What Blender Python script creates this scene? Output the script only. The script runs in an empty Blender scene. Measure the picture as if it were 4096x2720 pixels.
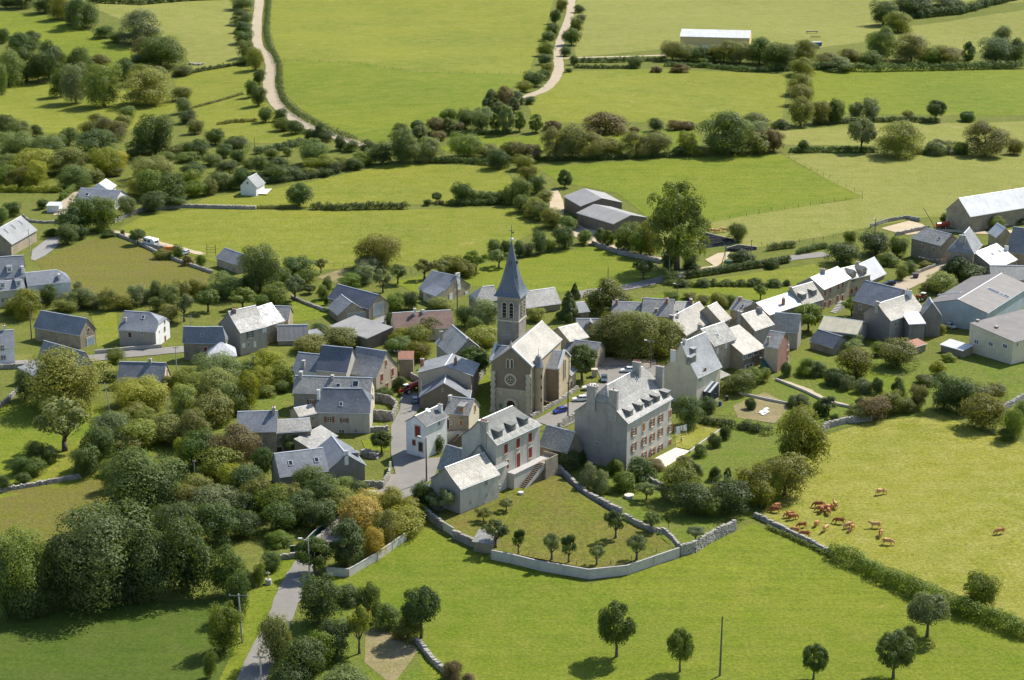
import bpy, bmesh, math, random
from mathutils import Vector, Matrix, noise, geometry
from mathutils.bvhtree import BVHTree
RN = random.Random(11)
sc = bpy.context.scene
COL = sc.collection
sin, cos, pi, rad = math.sin, math.cos, math.pi, math.radians

# ------------------------------------------------------------------ camera, sky, sun, exposure
CAM_H, PITCH, FPX, IW, IH = 162.0, rad(17.3), 7800.0, 4096.0, 2720.0
cam = bpy.data.cameras.new('camera'); cam_o = bpy.data.objects.new('camera', cam); COL.objects.link(cam_o)
cam_o.location = (0, 0, CAM_H); cam_o.rotation_euler = (pi / 2 - PITCH, 0, 0)
cam.sensor_width = 36.0; cam.lens = 36.0 * FPX / IW; cam.clip_start = 1.0; cam.clip_end = 20000.0
sc.camera = cam_o
SUN_AZ = Vector((0.72, 0.69, 0)).normalized(); SUN_EL = rad(47)
world = bpy.data.worlds.new('World'); sc.world = world; world.use_nodes = True
wn = world.node_tree; bg = wn.nodes['Background']
sky = wn.nodes.new('ShaderNodeTexSky'); sky.sky_type = 'NISHITA'; sky.sun_disc = False
sky.sun_elevation = SUN_EL; sky.sun_rotation = math.atan2(SUN_AZ.x, SUN_AZ.y); sky.altitude = 600
wn.links.new(sky.outputs[0], bg.inputs[0]); bg.inputs[1].default_value = 0.13
sl = bpy.data.lights.new('sun', 'SUN'); sl.energy = 4.8; sl.angle = rad(0.55); sl.color = (1.0, 0.955, 0.87)
so = bpy.data.objects.new('sun', sl); COL.objects.link(so)
sd = SUN_AZ * cos(SUN_EL) + Vector((0, 0, sin(SUN_EL)))
so.rotation_euler = sd.to_track_quat('Z', 'Y').to_euler(); so.location = (300, 700, 500)
vs = sc.view_settings; vs.view_transform = 'Standard'; vs.look = 'None'; vs.gamma = 1.0; vs.exposure = 0.56
try: vs.use_curve_mapping = False
except Exception: pass

# ------------------------------------------------------------------ places: the photograph read as points on the ground
FWD = Vector((0, cos(PITCH), -sin(PITCH))); UP = Vector((0, sin(PITCH), cos(PITCH))); CP = Vector((0, 0, CAM_H))
def sstep(a, b, x):
    t = min(1, max(0, (x - a) / (b - a))); return t * t * (3 - 2 * t)
def gh(x, y):
    f = sstep(640, 900, y)
    return f * (3.0 * sin(x / 95 + 1.3) * sin(y / 120 + .5) + 1.3 * sin(x / 47 + y / 61)) + .3 * sin(x / 31 + .7) * sin(y / 27)
TILE = [0, 0, 1.0]
def use(code):
    if code == 'V': TILE[:] = [0, 0, 4096 / 2361]
    elif code[0] == 'Q':
        o = {'1': (700, 1180), '2': (1900, 900), '3': (1900, 1280), '4': (2400, 1140), '5': (2860, 1140), '6': (1500, 1080), '7': (1740, 1580), '8': (3500, 1080)}[code[1]]
        TILE[:] = [o[0], o[1], .55814 if code[1] == '7' else .44643]
    else:
        r = 'abcd'.index(code[0]); c = int(code[1])
        TILE[:] = [1024 * c, 680 * r, (1024 / 1349) if (r == 3 and c > 0) else 1024 / 2361]
def S(p): return (TILE[0] + p[0] * TILE[2], TILE[1] + p[1] * TILE[2])
def ray(p):
    X, Y = S(p)
    return (FWD + Vector((1, 0, 0)) * ((X - IW / 2) / FPX) - UP * ((Y - IH / 2) / FPX)).normalized()
def P(p, h=0.0):
    d = ray(p); z = h
    for _ in range(12):
        t = (z - CAM_H) / d.z; q = CP + d * t; z = gh(q.x, q.y) + h
    return Vector((q.x, q.y, z))
def proj_y(q):
    v = q - CP; return IH / 2 - FPX * v.dot(UP) / v.dot(FWD)
def ppm(q): return FPX / (q - CP).dot(FWD)          # photograph pixels per metre at q
def dep(q): return math.atan2(CAM_H - q.z, math.hypot(q.x, q.y))
def zat(x, y, py):
    """height on the plumb line over (x, y) that shows at the picture row py of the current view"""
    Y = TILE[1] + py * TILE[2]; lo, hi = -20.0, 90.0
    for _ in range(40):
        m = (lo + hi) / 2
        if proj_y(Vector((x, y, m))) > Y: lo = m
        else: hi = m
    return lo

# ------------------------------------------------------------------ objects
WM = {}
def link(o, parent, W):
    COL.objects.link(o)
    if parent:
        o.parent = parent; o.matrix_parent_inverse = Matrix(); o.matrix_basis = WM[parent.name].inverted() @ W
    else: o.matrix_basis = W
    WM[o.name] = W
    return o
def tag(o, label=None, cat=None, group=None, kind=None):
    if label: o['label'] = label
    if cat: o['category'] = cat
    if group: o['group'] = group
    if kind: o['kind'] = kind
    return o
def thing(name, label, cat, loc, rz=0.0, group=None, scale=None):
    W = Matrix.Translation(loc) @ Matrix.Rotation(rz, 4, 'Z')
    if scale: W = W @ Matrix.Diagonal((scale[0], scale[1], scale[2], 1))
    o = bpy.data.objects.new(name, None); o.empty_display_size = .5
    link(o, None, W); return tag(o, label, cat, group)
def inst(name, mesh, mat, parent, W):
    """an object on shared mesh data with a material of its own"""
    if not mesh.materials: mesh.materials.append(None)
    o = bpy.data.objects.new(name, mesh); link(o, parent, W)
    if mat: o.material_slots[0].link = 'OBJECT'; o.material_slots[0].material = mat
    return o
class MB:
    """collects faces, builds one mesh object"""
    def __init__(s): s.v = []; s.f = []; s.uv = []
    def face(s, pts, uv=None):
        n = len(s.v); s.v += [tuple(p) for p in pts]; s.f.append(tuple(range(n, n + len(pts))))
        s.uv.append(uv)
    def box(s, M, sx, sy, sz, c=(0, 0, 0)):
        x, y, z = sx / 2, sy / 2, sz / 2
        q = [M @ Vector((c[0] + i * x, c[1] + j * y, c[2] + k * z)) for i in (-1, 1) for j in (-1, 1) for k in (-1, 1)]
        n = len(s.v); s.v += [tuple(p) for p in q]
        for f in ((0, 1, 3, 2), (4, 6, 7, 5), (0, 4, 5, 1), (2, 3, 7, 6), (0, 2, 6, 4), (1, 5, 7, 3)):
            s.f.append(tuple(n + i for i in f)); s.uv.append(None)
    def prism(s, poly, M0, M1):
        """poly 2d list swept from frame M0 to M1 (x, y in frame)"""
        a = [M0 @ Vector((p[0], p[1], 0)) for p in poly]; b = [M1 @ Vector((p[0], p[1], 0)) for p in poly]
        n = len(poly)
        for i in range(n): s.face([a[i], a[(i + 1) % n], b[(i + 1) % n], b[i]])
        s.face(list(reversed(a))); s.face(b)
    def tube(s, p0, p1, r0, r1, n=8, cap=True):
        p0, p1 = Vector(p0), Vector(p1); d = (p1 - p0).normalized()
        u = d.orthogonal().normalized(); w = d.cross(u)
        k = len(s.v)
        for p, r in ((p0, r0), (p1, r1)):
            for i in range(n):
                a = 2 * pi * i / n; s.v.append(tuple(p + (u * cos(a) + w * sin(a)) * r))
        for i in range(n):
            j = (i + 1) % n; s.f.append((k + i, k + j, k + n + j, k + n + i)); s.uv.append(None)
        if cap:
            s.f.append(tuple(k + n + i for i in range(n))); s.uv.append(None)
            s.f.append(tuple(k + i for i in reversed(range(n)))); s.uv.append(None)
    def mesh(s, name, W=None, smooth=False):
        me = bpy.data.meshes.new(name)
        vv = s.v
        if W is not None:
            I = W.inverted(); vv = [tuple(I @ Vector(p)) for p in s.v]
        me.from_pydata(vv, [], s.f)
        if any(u for u in s.uv):
            L = me.uv_layers.new(name='UVMap').data; k = 0
            for f, u in zip(s.f, s.uv):
                for i in range(len(f)):
                    if u: L[k].uv = u[i]
                    k += 1
        if smooth: me.polygons.foreach_set('use_smooth', [True] * len(me.polygons))
        me.update(); return me
    def build(s, name, mat, parent=None, smooth=False, loc=None):
        """faces given in world coordinates; the object's origin is its parent's"""
        W = WM[parent.name].copy() if parent else Matrix.Translation(loc if loc is not None else (0, 0, 0))
        me = s.mesh(name, W, smooth); me.materials.append(mat)
        o = bpy.data.objects.new(name, me); return link(o, parent, W)

# ------------------------------------------------------------------ materials
MATS = {}
def nodes(name, rough=.85, spec=.25):
    m = bpy.data.materials.new(name); m.use_nodes = True; t = m.node_tree; b = t.nodes['Principled BSDF']
    b.inputs['Roughness'].default_value = rough; b.inputs['Specular IOR Level'].default_value = spec
    MATS[name] = m
    return m, t, b
def N(t, typ, **kw):
    n = t.nodes.new('ShaderNode' + typ)
    for k, v in kw.items(): setattr(n, k, v)
    return n
def setin(n, **kw):
    for k, v in kw.items(): n.inputs[k.replace('_', ' ')].default_value = v
    return n
def rgb(c): return (c[0], c[1], c[2], 1)
def mixc(t, f, a, b, mode='MIX'):
    m = N(t, 'Mix', data_type='RGBA', blend_type=mode)
    for i, v in ((0, f), (6, a), (7, b)):
        if hasattr(v, 'is_linked') or hasattr(v, 'links'): t.links.new(v, m.inputs[i])
        else: m.inputs[i].default_value = v if i == 0 else rgb(v)
    return m.outputs[2]
def ramp(t, src, a, b):
    r = N(t, 'MapRange'); r.inputs[1].default_value = a; r.inputs[2].default_value = b
    t.links.new(src, r.inputs[0]); return r.outputs[0]
def nz(t, co, scale, detail=4, rough=.6):
    n = N(t, 'TexNoise'); setin(n, Scale=scale, Detail=detail, Roughness=rough); t.links.new(co, n.inputs['Vector']); return n.outputs['Fac']
def bump(t, b, src, strength, dist):
    n = N(t, 'Bump'); setin(n, Strength=strength, Distance=dist); t.links.new(src, n.inputs['Height']); t.links.new(n.outputs[0], b.inputs['Normal'])
def plain(name, c, rough=.7, spec=.3, var=.12, scale=1.5, metal=0.0):
    m, t, b = nodes(name, rough, spec); co = N(t, 'TexCoord').outputs['Object']
    f = ramp(t, nz(t, co, scale), .3, .7)
    t.links.new(mixc(t, f, [x * (1 - var) for x in c], [min(1, x * (1 + var)) for x in c]), b.inputs['Base Color'])
    b.inputs['Metallic'].default_value = metal
    return m
def grass(name, c1, c2, c3, tuft=1.0, dry=0.0, patch=.02, ang=.3):
    """sward: broad patches of two greens, mowing streaks, dry tufts, worn spots, fine relief"""
    m, t, b = nodes(name, .95, .1); g = N(t, 'NewGeometry').outputs['Position']
    big = ramp(t, nz(t, g, patch, 6, .62), .34, .66); mid = ramp(t, nz(t, g, .16, 6, .72), .36, .68); fine = nz(t, g, 1.3, 6, .8)
    a = mixc(t, big, c1, c2)
    mp = N(t, 'Mapping'); mp.inputs['Rotation'].default_value = (0, 0, ang); mp.inputs['Scale'].default_value = (.035, .5, 1); t.links.new(g, mp.inputs[0])
    stk = ramp(t, nz(t, mp.outputs[0], 1.0, 4, .65), .4, .66); k = N(t, 'Math', operation='MULTIPLY'); t.links.new(stk, k.inputs[0]); k.inputs[1].default_value = .5
    a = mixc(t, k.outputs[0], a, [c1[0] * .78, c1[1] * .8, c1[2] * .9])
    f2 = N(t, 'Math', operation='MULTIPLY'); t.links.new(mid, f2.inputs[0]); f2.inputs[1].default_value = .55 + dry
    a = mixc(t, f2.outputs[0], a, c3)
    worn = ramp(t, nz(t, g, .05, 6, .75), .62, .74); a = mixc(t, worn, a, [c3[0] * 1.25, c3[1] * 1.12, c3[2] * 1.6])
    dk = ramp(t, nz(t, g, .45, 5, .75), .60, .72); kd = N(t, 'Math', operation='MULTIPLY'); t.links.new(dk, kd.inputs[0]); kd.inputs[1].default_value = .55
    a = mixc(t, kd.outputs[0], a, [c1[0] * .6, c1[1] * .72, c1[2]])
    v = N(t, 'MapRange'); [v.inputs[i].__setattr__('default_value', q) for i, q in ((1, .28), (2, .74), (3, 1 - .5 * tuft), (4, 1 + .42 * tuft))]
    t.links.new(fine, v.inputs[0])
    h = N(t, 'HueSaturation'); t.links.new(v.outputs[0], h.inputs['Value']); t.links.new(a, h.inputs['Color'])
    t.links.new(h.outputs[0], b.inputs['Base Color'])
    bump(t, b, fine, .6 * tuft, .6)
    return m
def stone(name, c1, c2, cj, scale=2.6, rough=.92, bs=.5):
    m, t, b = nodes(name, rough, .15); co = N(t, 'TexCoord').outputs['Object']
    mp = N(t, 'Mapping'); mp.inputs['Scale'].default_value = (1, 1, 1.7); t.links.new(co, mp.inputs[0])
    v = N(t, 'TexVoronoi'); setin(v, Scale=scale, Randomness=.9); t.links.new(mp.outputs[0], v.inputs['Vector'])
    e = N(t, 'TexVoronoi', feature='DISTANCE_TO_EDGE'); setin(e, Scale=scale, Randomness=.9); t.links.new(mp.outputs[0], e.inputs['Vector'])
    sx = N(t, 'SeparateColor'); t.links.new(v.outputs['Color'], sx.inputs[0])
    a = mixc(t, sx.outputs[0], c1, c2)
    st = ramp(t, nz(t, co, .35, 5, .65), .42, .72)
    a = mixc(t, st, a, [x * .62 for x in c1])
    j = ramp(t, e.outputs[0], .02, .09)
    t.links.new(mixc(t, j, cj, a), b.inputs['Base Color'])
    bump(t, b, j, bs, .06)
    return m
def plaster(name, c, stain=.35, rough=.9):
    """rendered wall with run-off stains and patches"""
    m, t, b = nodes(name, rough, .15); co = N(t, 'TexCoord').outputs['Object']
    mp = N(t, 'Mapping'); mp.inputs['Scale'].default_value = (1.6, 1.6, .16); t.links.new(co, mp.inputs[0])
    st = ramp(t, nz(t, mp.outputs[0], .9, 5, .7), .5, .78); pt = ramp(t, nz(t, co, .5, 5, .65), .4, .75); fi = nz(t, co, 4, 4, .7)
    a = mixc(t, pt, c, [x * .8 for x in c])
    k = N(t, 'Math', operation='MULTIPLY'); t.links.new(st, k.inputs[0]); k.inputs[1].default_value = stain
    a = mixc(t, k.outputs[0], a, [x * .42 for x in c])
    t.links.new(a, b.inputs['Base Color']); bump(t, b, fi, .25, .03)
    return m
def slate(name, c1, c2, lich=None, lf=.5, rough=.5, spec=.5, row=.28, col=.34, bs=.5, rel=.035):
    """slates or stone slabs laid in courses (roof UVs in metres), lichen and replaced patches"""
    m, t, b = nodes(name, rough, spec); tc = N(t, 'TexCoord'); uv = tc.outputs['UV']; co = tc.outputs['Object']
    br = N(t, 'TexBrick'); setin(br, Scale=1.0, Mortar_Size=.012, Mortar_Smooth=.3, Bias=0.0, Brick_Width=col, Row_Height=row)
    br.inputs['Color1'].default_value = rgb(c1); br.inputs['Color2'].default_value = rgb(c2); br.inputs['Mortar'].default_value = rgb([x * .35 for x in c1])
    t.links.new(uv, br.inputs['Vector'])
    a = br.outputs['Color']
    pt = ramp(t, nz(t, co, .22, 5, .6), .38, .7); a = mixc(t, pt, a, [x * .7 for x in c1])
    mp = N(t, 'Mapping'); mp.inputs['Scale'].default_value = (1.4, .12, 1); t.links.new(uv, mp.inputs[0])
    stv = ramp(t, nz(t, mp.outputs[0], 1.0, 5, .7), .52, .75)
    k = N(t, 'Math', operation='MULTIPLY'); t.links.new(stv, k.inputs[0]); k.inputs[1].default_value = .5
    a = mixc(t, k.outputs[0], a, [x * .5 for x in c1])
    if lich:
        l = ramp(t, nz(t, co, 2.2, 6, .75), .62 - .16 * lf, .74 - .1 * lf); a = mixc(t, l, a, lich)
    t.links.new(a, b.inputs['Base Color'])
    fac = N(t, 'Math', operation='ADD'); t.links.new(nz(t, co, 3.2, 3, .6), fac.inputs[0]); t.links.new(br.outputs['Fac'], fac.inputs[1])
    fac.operation = 'SUBTRACT'
    bump(t, b, fac.outputs[0], bs, rel)
    rv = N(t, 'MapRange'); [rv.inputs[i].__setattr__('default_value', q) for i, q in ((1, .3), (2, .7), (3, rough - .1), (4, min(1, rough + .16)))]
    t.links.new(nz(t, co, 1.1, 4, .6), rv.inputs[0]); t.links.new(rv.outputs[0], b.inputs['Roughness'])
    return m
def sheet(name, c, rough=.5, spec=.45, pitch=.9, metal=0.0, axis=0):
    """corrugated sheeting: ribs across the roof UV"""
    m, t, b = nodes(name, rough, spec); tc = N(t, 'TexCoord'); co = tc.outputs['Object']
    w = N(t, 'TexWave', bands_direction='X'); setin(w, Scale=pitch, Distortion=0.0); t.links.new(tc.outputs['UV'], w.inputs['Vector'])
    pt = ramp(t, nz(t, co, .3, 5, .65), .35, .7)
    mp = N(t, 'Mapping'); mp.inputs['Scale'].default_value = (1.0, .12, 1); t.links.new(tc.outputs['UV'], mp.inputs[0])
    st = ramp(t, nz(t, mp.outputs[0], 1.2, 5, .7), .5, .75)
    a = mixc(t, pt, c, [x * .75 for x in c]); a = mixc(t, st, a, [x * .62 for x in c])
    t.links.new(a, b.inputs['Base Color']); b.inputs['Metallic'].default_value = metal
    bump(t, b, w.outputs['Fac'], .6, .06)
    return m
def leafmat(name, c, trans=.42, var=.32):
    m = bpy.data.materials.new(name); m.use_nodes = True; t = m.node_tree; b = t.nodes['Principled BSDF']; out = t.nodes['Material Output']
    b.inputs['Roughness'].default_value = .55; b.inputs['Specular IOR Level'].default_value = .35
    oi = N(t, 'ObjectInfo').outputs['Random']; co = N(t, 'NewGeometry').outputs['Position']
    f = ramp(t, nz(t, co, .55, 3, .6), .3, .7); f2 = ramp(t, nz(t, co, 3.5, 2, .6), .25, .75)
    a = mixc(t, f, [x * (1 - var) for x in c], [c[0] * (1 + var * 1.3), c[1] * (1 + var), c[2] * (1 + var * .4)])
    a = mixc(t, f2, a, [c[0] * 1.25, c[1] * 1.2, c[2]])
    h = N(t, 'HueSaturation'); t.links.new(a, h.inputs['Color'])
    for k, lo, hi in (('Hue', .478, .515), ('Value', .78, 1.25), ('Saturation', .82, 1.08)):
        q = N(t, 'MapRange'); q.inputs[3].default_value = lo; q.inputs[4].default_value = hi
        if k == 'Hue': t.links.new(oi, q.inputs[0])
        else:
            w = N(t, 'Math', operation='MULTIPLY'); w.inputs[1].default_value = 7.31 if k == 'Value' else 13.7; t.links.new(oi, w.inputs[0])
            fr = N(t, 'Math', operation='FRACT'); t.links.new(w.outputs[0], fr.inputs[0]); t.links.new(fr.outputs[0], q.inputs[0])
        t.links.new(q.outputs[0], h.inputs[k])
    t.links.new(h.outputs[0], b.inputs['Base Color'])
    tr = N(t, 'BsdfTranslucent'); t.links.new(mixc(t, .5, h.outputs[0], [c[0] * 1.9, c[1] * 1.6, c[2] * .5]), tr.inputs[0])
    mx = N(t, 'MixShader'); mx.inputs[0].default_value = trans
    t.links.new(b.outputs[0], mx.inputs[1]); t.links.new(tr.outputs[0], mx.inputs[2]); t.links.new(mx.outputs[0], out.inputs[0])
    MATS[name] = m; return m
# ------------------------------------------------------------------ ground, fields, roads
G = {
 'base': grass('rough grass', (.115, .145, .022), (.15, .17, .026), (.19, .18, .05), 1.0, .1, .03),
 'lush': grass('lush meadow grass', (.115, .17, .012), (.18, .215, .015), (.235, .225, .04), .95, 0, .016, .15),
 'mead': grass('meadow grass', (.14, .18, .016), (.215, .225, .02), (.27, .245, .055), .95, .05, .018, -.2),
 'pale': grass('pale pasture grass', (.185, .205, .035), (.235, .235, .05), (.27, .25, .08), .85, .1, .02, .1),
 'dry': grass('dry tufted pasture', (.205, .22, .022), (.26, .25, .03), (.34, .31, .085), 1.15, .15, .03, .5),
 'olive': grass('unmown olive field', (.145, .15, .02), (.18, .17, .026), (.17, .135, .05), 1.0, .15, .025),
 'cloud_shade': grass('meadow grass coloured as in cloud shade', (.06, .105, .012), (.08, .12, .014), (.11, .125, .03), .8, .05, .03, -.4),  # green darkened in the colour itself to stand for cloud shade
 'orch': grass('orchard rough grass', (.13, .165, .018), (.175, .18, .022), (.205, .155, .05), 1.2, .15, .06),
 'garden': grass('garden green', (.12, .18, .018), (.16, .195, .022), (.18, .17, .05), 1.1, .1, .12),
 'soil': grass('bare soil and dry grass', (.26, .205, .11), (.33, .26, .15), (.20, .19, .06), .8, .2, .15),
}
def tarmac(name, c1, c2, c3):
    m, t, b = nodes(name, .9, .2); g = N(t, 'NewGeometry').outputs['Position']
    a = mixc(t, ramp(t, nz(t, g, .12, 5, .65), .35, .65), c1, c2); a = mixc(t, ramp(t, nz(t, g, .7, 5, .7), .55, .75), a, c3)
    a = mixc(t, ramp(t, nz(t, g, 5, 3, .6), .2, .8), a, [x * .85 for x in c1])
    t.links.new(a, b.inputs['Base Color']); return m
ROAD = tarmac('worn tarmac', (.22, .205, .18), (.30, .275, .235), (.155, .145, .13))
LANE = tarmac('pale gravel lane', (.38, .31, .21), (.48, .40, .28), (.31, .26, .17))
DIRT = tarmac('dusty farm track', (.46, .37, .24), (.56, .46, .31), (.36, .30, .17))
GRIT = tarmac('grey gravel yard', (.26, .25, .235), (.33, .31, .285), (.2, .19, .18))
PAVE = plain('pale concrete', (.62, .56, .45), .85, .2, .12, .8)
PINK = tarmac('reddish gravel square', (.40, .30, .22), (.48, .37, .28), (.33, .25, .19))
def grid_sheet(name, x0, x1, y0, y1, st, mat):
    nx = int((x1 - x0) / st); ny = int((y1 - y0) / st); v = []; f = []
    for j in range(ny + 1):
        for i in range(nx + 1):
            x = x0 + i * st; y = y0 + j * st; v.append((x, y, gh(x, y)))
    for j in range(ny):
        for i in range(nx):
            a = j * (nx + 1) + i; f.append((a, a + 1, a + nx + 2, a + nx + 1))
    return v, f
def make_ground():
    xs = [-6000, -3500, -2000, -1200] + [-800 + 12 * i for i in range(134)] + [1200, 2000, 3500, 6000]
    ys = [-1500, -600, 0, 150] + [240 + 12 * i for i in range(106)] + [1700, 2100, 2800, 4000, 6000, 9000]
    v = [(x, y, gh(x, y)) for y in ys for x in xs]; n = len(xs)
    f = [(j * n + i, j * n + i + 1, (j + 1) * n + i + 1, (j + 1) * n + i) for j in range(len(ys) - 1) for i in range(n - 1)]
    me = bpy.data.meshes.new('ground'); me.from_pydata(v, [], f); me.materials.append(G['base'])
    me.polygons.foreach_set('use_smooth', [True] * len(f))
    o = bpy.data.objects.new('ground', me); link(o, None, Matrix()); tag(o, kind='structure')
make_ground()
def poly_sheet(name, pts, mat, lift, st=12.0, h=0.0, jitter=0.0):
    q = [P(p, h) for p in pts]; q2 = []
    for i in range(len(q)):                                    # divide long edges
        a, b = q[i], q[(i + 1) % len(q)]; n = max(1, int((b - a).length / st))
        for k in range(n):
            p = a.lerp(b, k / n); q2.append(Vector((p.x + RN.uniform(-jitter, jitter), p.y + RN.uniform(-jitter, jitter))))
    n = len(q2); pts2 = list(q2); edges = [(i, (i + 1) % n) for i in range(n)]
    x0, x1 = min(p.x for p in q2), max(p.x for p in q2); y0, y1 = min(p.y for p in q2), max(p.y for p in q2)
    y = y0 + st / 2
    while y < y1:
        x = x0 + st / 2
        while x < x1: pts2.append(Vector((x, y))); x += st
        y += st
    r = geometry.delaunay_2d_cdt(pts2, edges, [list(range(n))], 2, 1e-4)
    vs_, fs_ = r[0], r[2]
    # keep faces whose centre lies inside
    def inside(x, y):
        c = False; j = n - 1
        for i in range(n):
            a, b = q2[i], q2[j]
            if (a.y > y) != (b.y > y) and x < (b.x - a.x) * (y - a.y) / (b.y - a.y) + a.x: c = not c
            j = i
        return c
    ff = []
    for f in fs_:
        cx = sum(vs_[i].x for i in f) / len(f); cy = sum(vs_[i].y for i in f) / len(f)
        if inside(cx, cy):
            a, b, c = [vs_[i] for i in f[:3]]
            if (b.x - a.x) * (c.y - a.y) - (b.y - a.y) * (c.x - a.x) < 0: f = list(reversed(f))
            ff.append(tuple(f))
    me = bpy.data.meshes.new(name)
    me.from_pydata([(p.x, p.y, gh(p.x, p.y) + lift + h) for p in vs_], [], ff); me.materials.append(mat)
    me.polygons.foreach_set('use_smooth', [True] * len(ff))
    o = bpy.data.objects.new(name, me); link(o, None, Matrix()); return tag(o, kind='structure')
def smooth_line(q, n=6):
    out = []
    for i in range(len(q) - 1):
        p0 = q[max(0, i - 1)]; p1 = q[i]; p2 = q[i + 1]; p3 = q[min(len(q) - 1, i + 2)]
        for k in range(n):
            t = k / n
            out.append(.5 * ((2 * p1) + (p2 - p0) * t + (2 * p0 - 5 * p1 + 4 * p2 - p3) * t * t + (3 * p1 - p0 - 3 * p2 + p3) * t ** 3))
    out.append(q[-1]); return out
def ribbon(name, pts, w, mat, lift, kind='structure', rough=.25):
    q = smooth_line([P(p) for p in pts]); mb = []; L = len(q)
    ws = w if isinstance(w, (list, tuple)) else [w, w]
    rows = []
    for i, p in enumerate(q):
        d = (q[min(L - 1, i + 1)] - q[max(0, i - 1)]); d.z = 0; d.normalize(); n = Vector((d.y, -d.x, 0))
        ww = ws[0] + (ws[1] - ws[0]) * i / (L - 1); row = []
        for k in range(5):
            s = (k / 4 - .5) * ww + (RN.uniform(-rough, rough) if k in (0, 4) else 0)
            x, y = p.x + n.x * s, p.y + n.y * s; row.append((x, y, gh(x, y) + lift))
        rows.append(row)
    v = [p for r in rows for p in r]; f = [(i * 5 + k, (i + 1) * 5 + k, (i + 1) * 5 + k + 1, i * 5 + k + 1) for i in range(L - 1) for k in range(4)]
    f = [tuple(reversed(x)) for x in f]
    me = bpy.data.meshes.new(name); me.from_pydata(v, [], f); me.materials.append(mat)
    o = bpy.data.objects.new(name, me); link(o, None, Matrix()); return tag(o, kind=kind)

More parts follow.
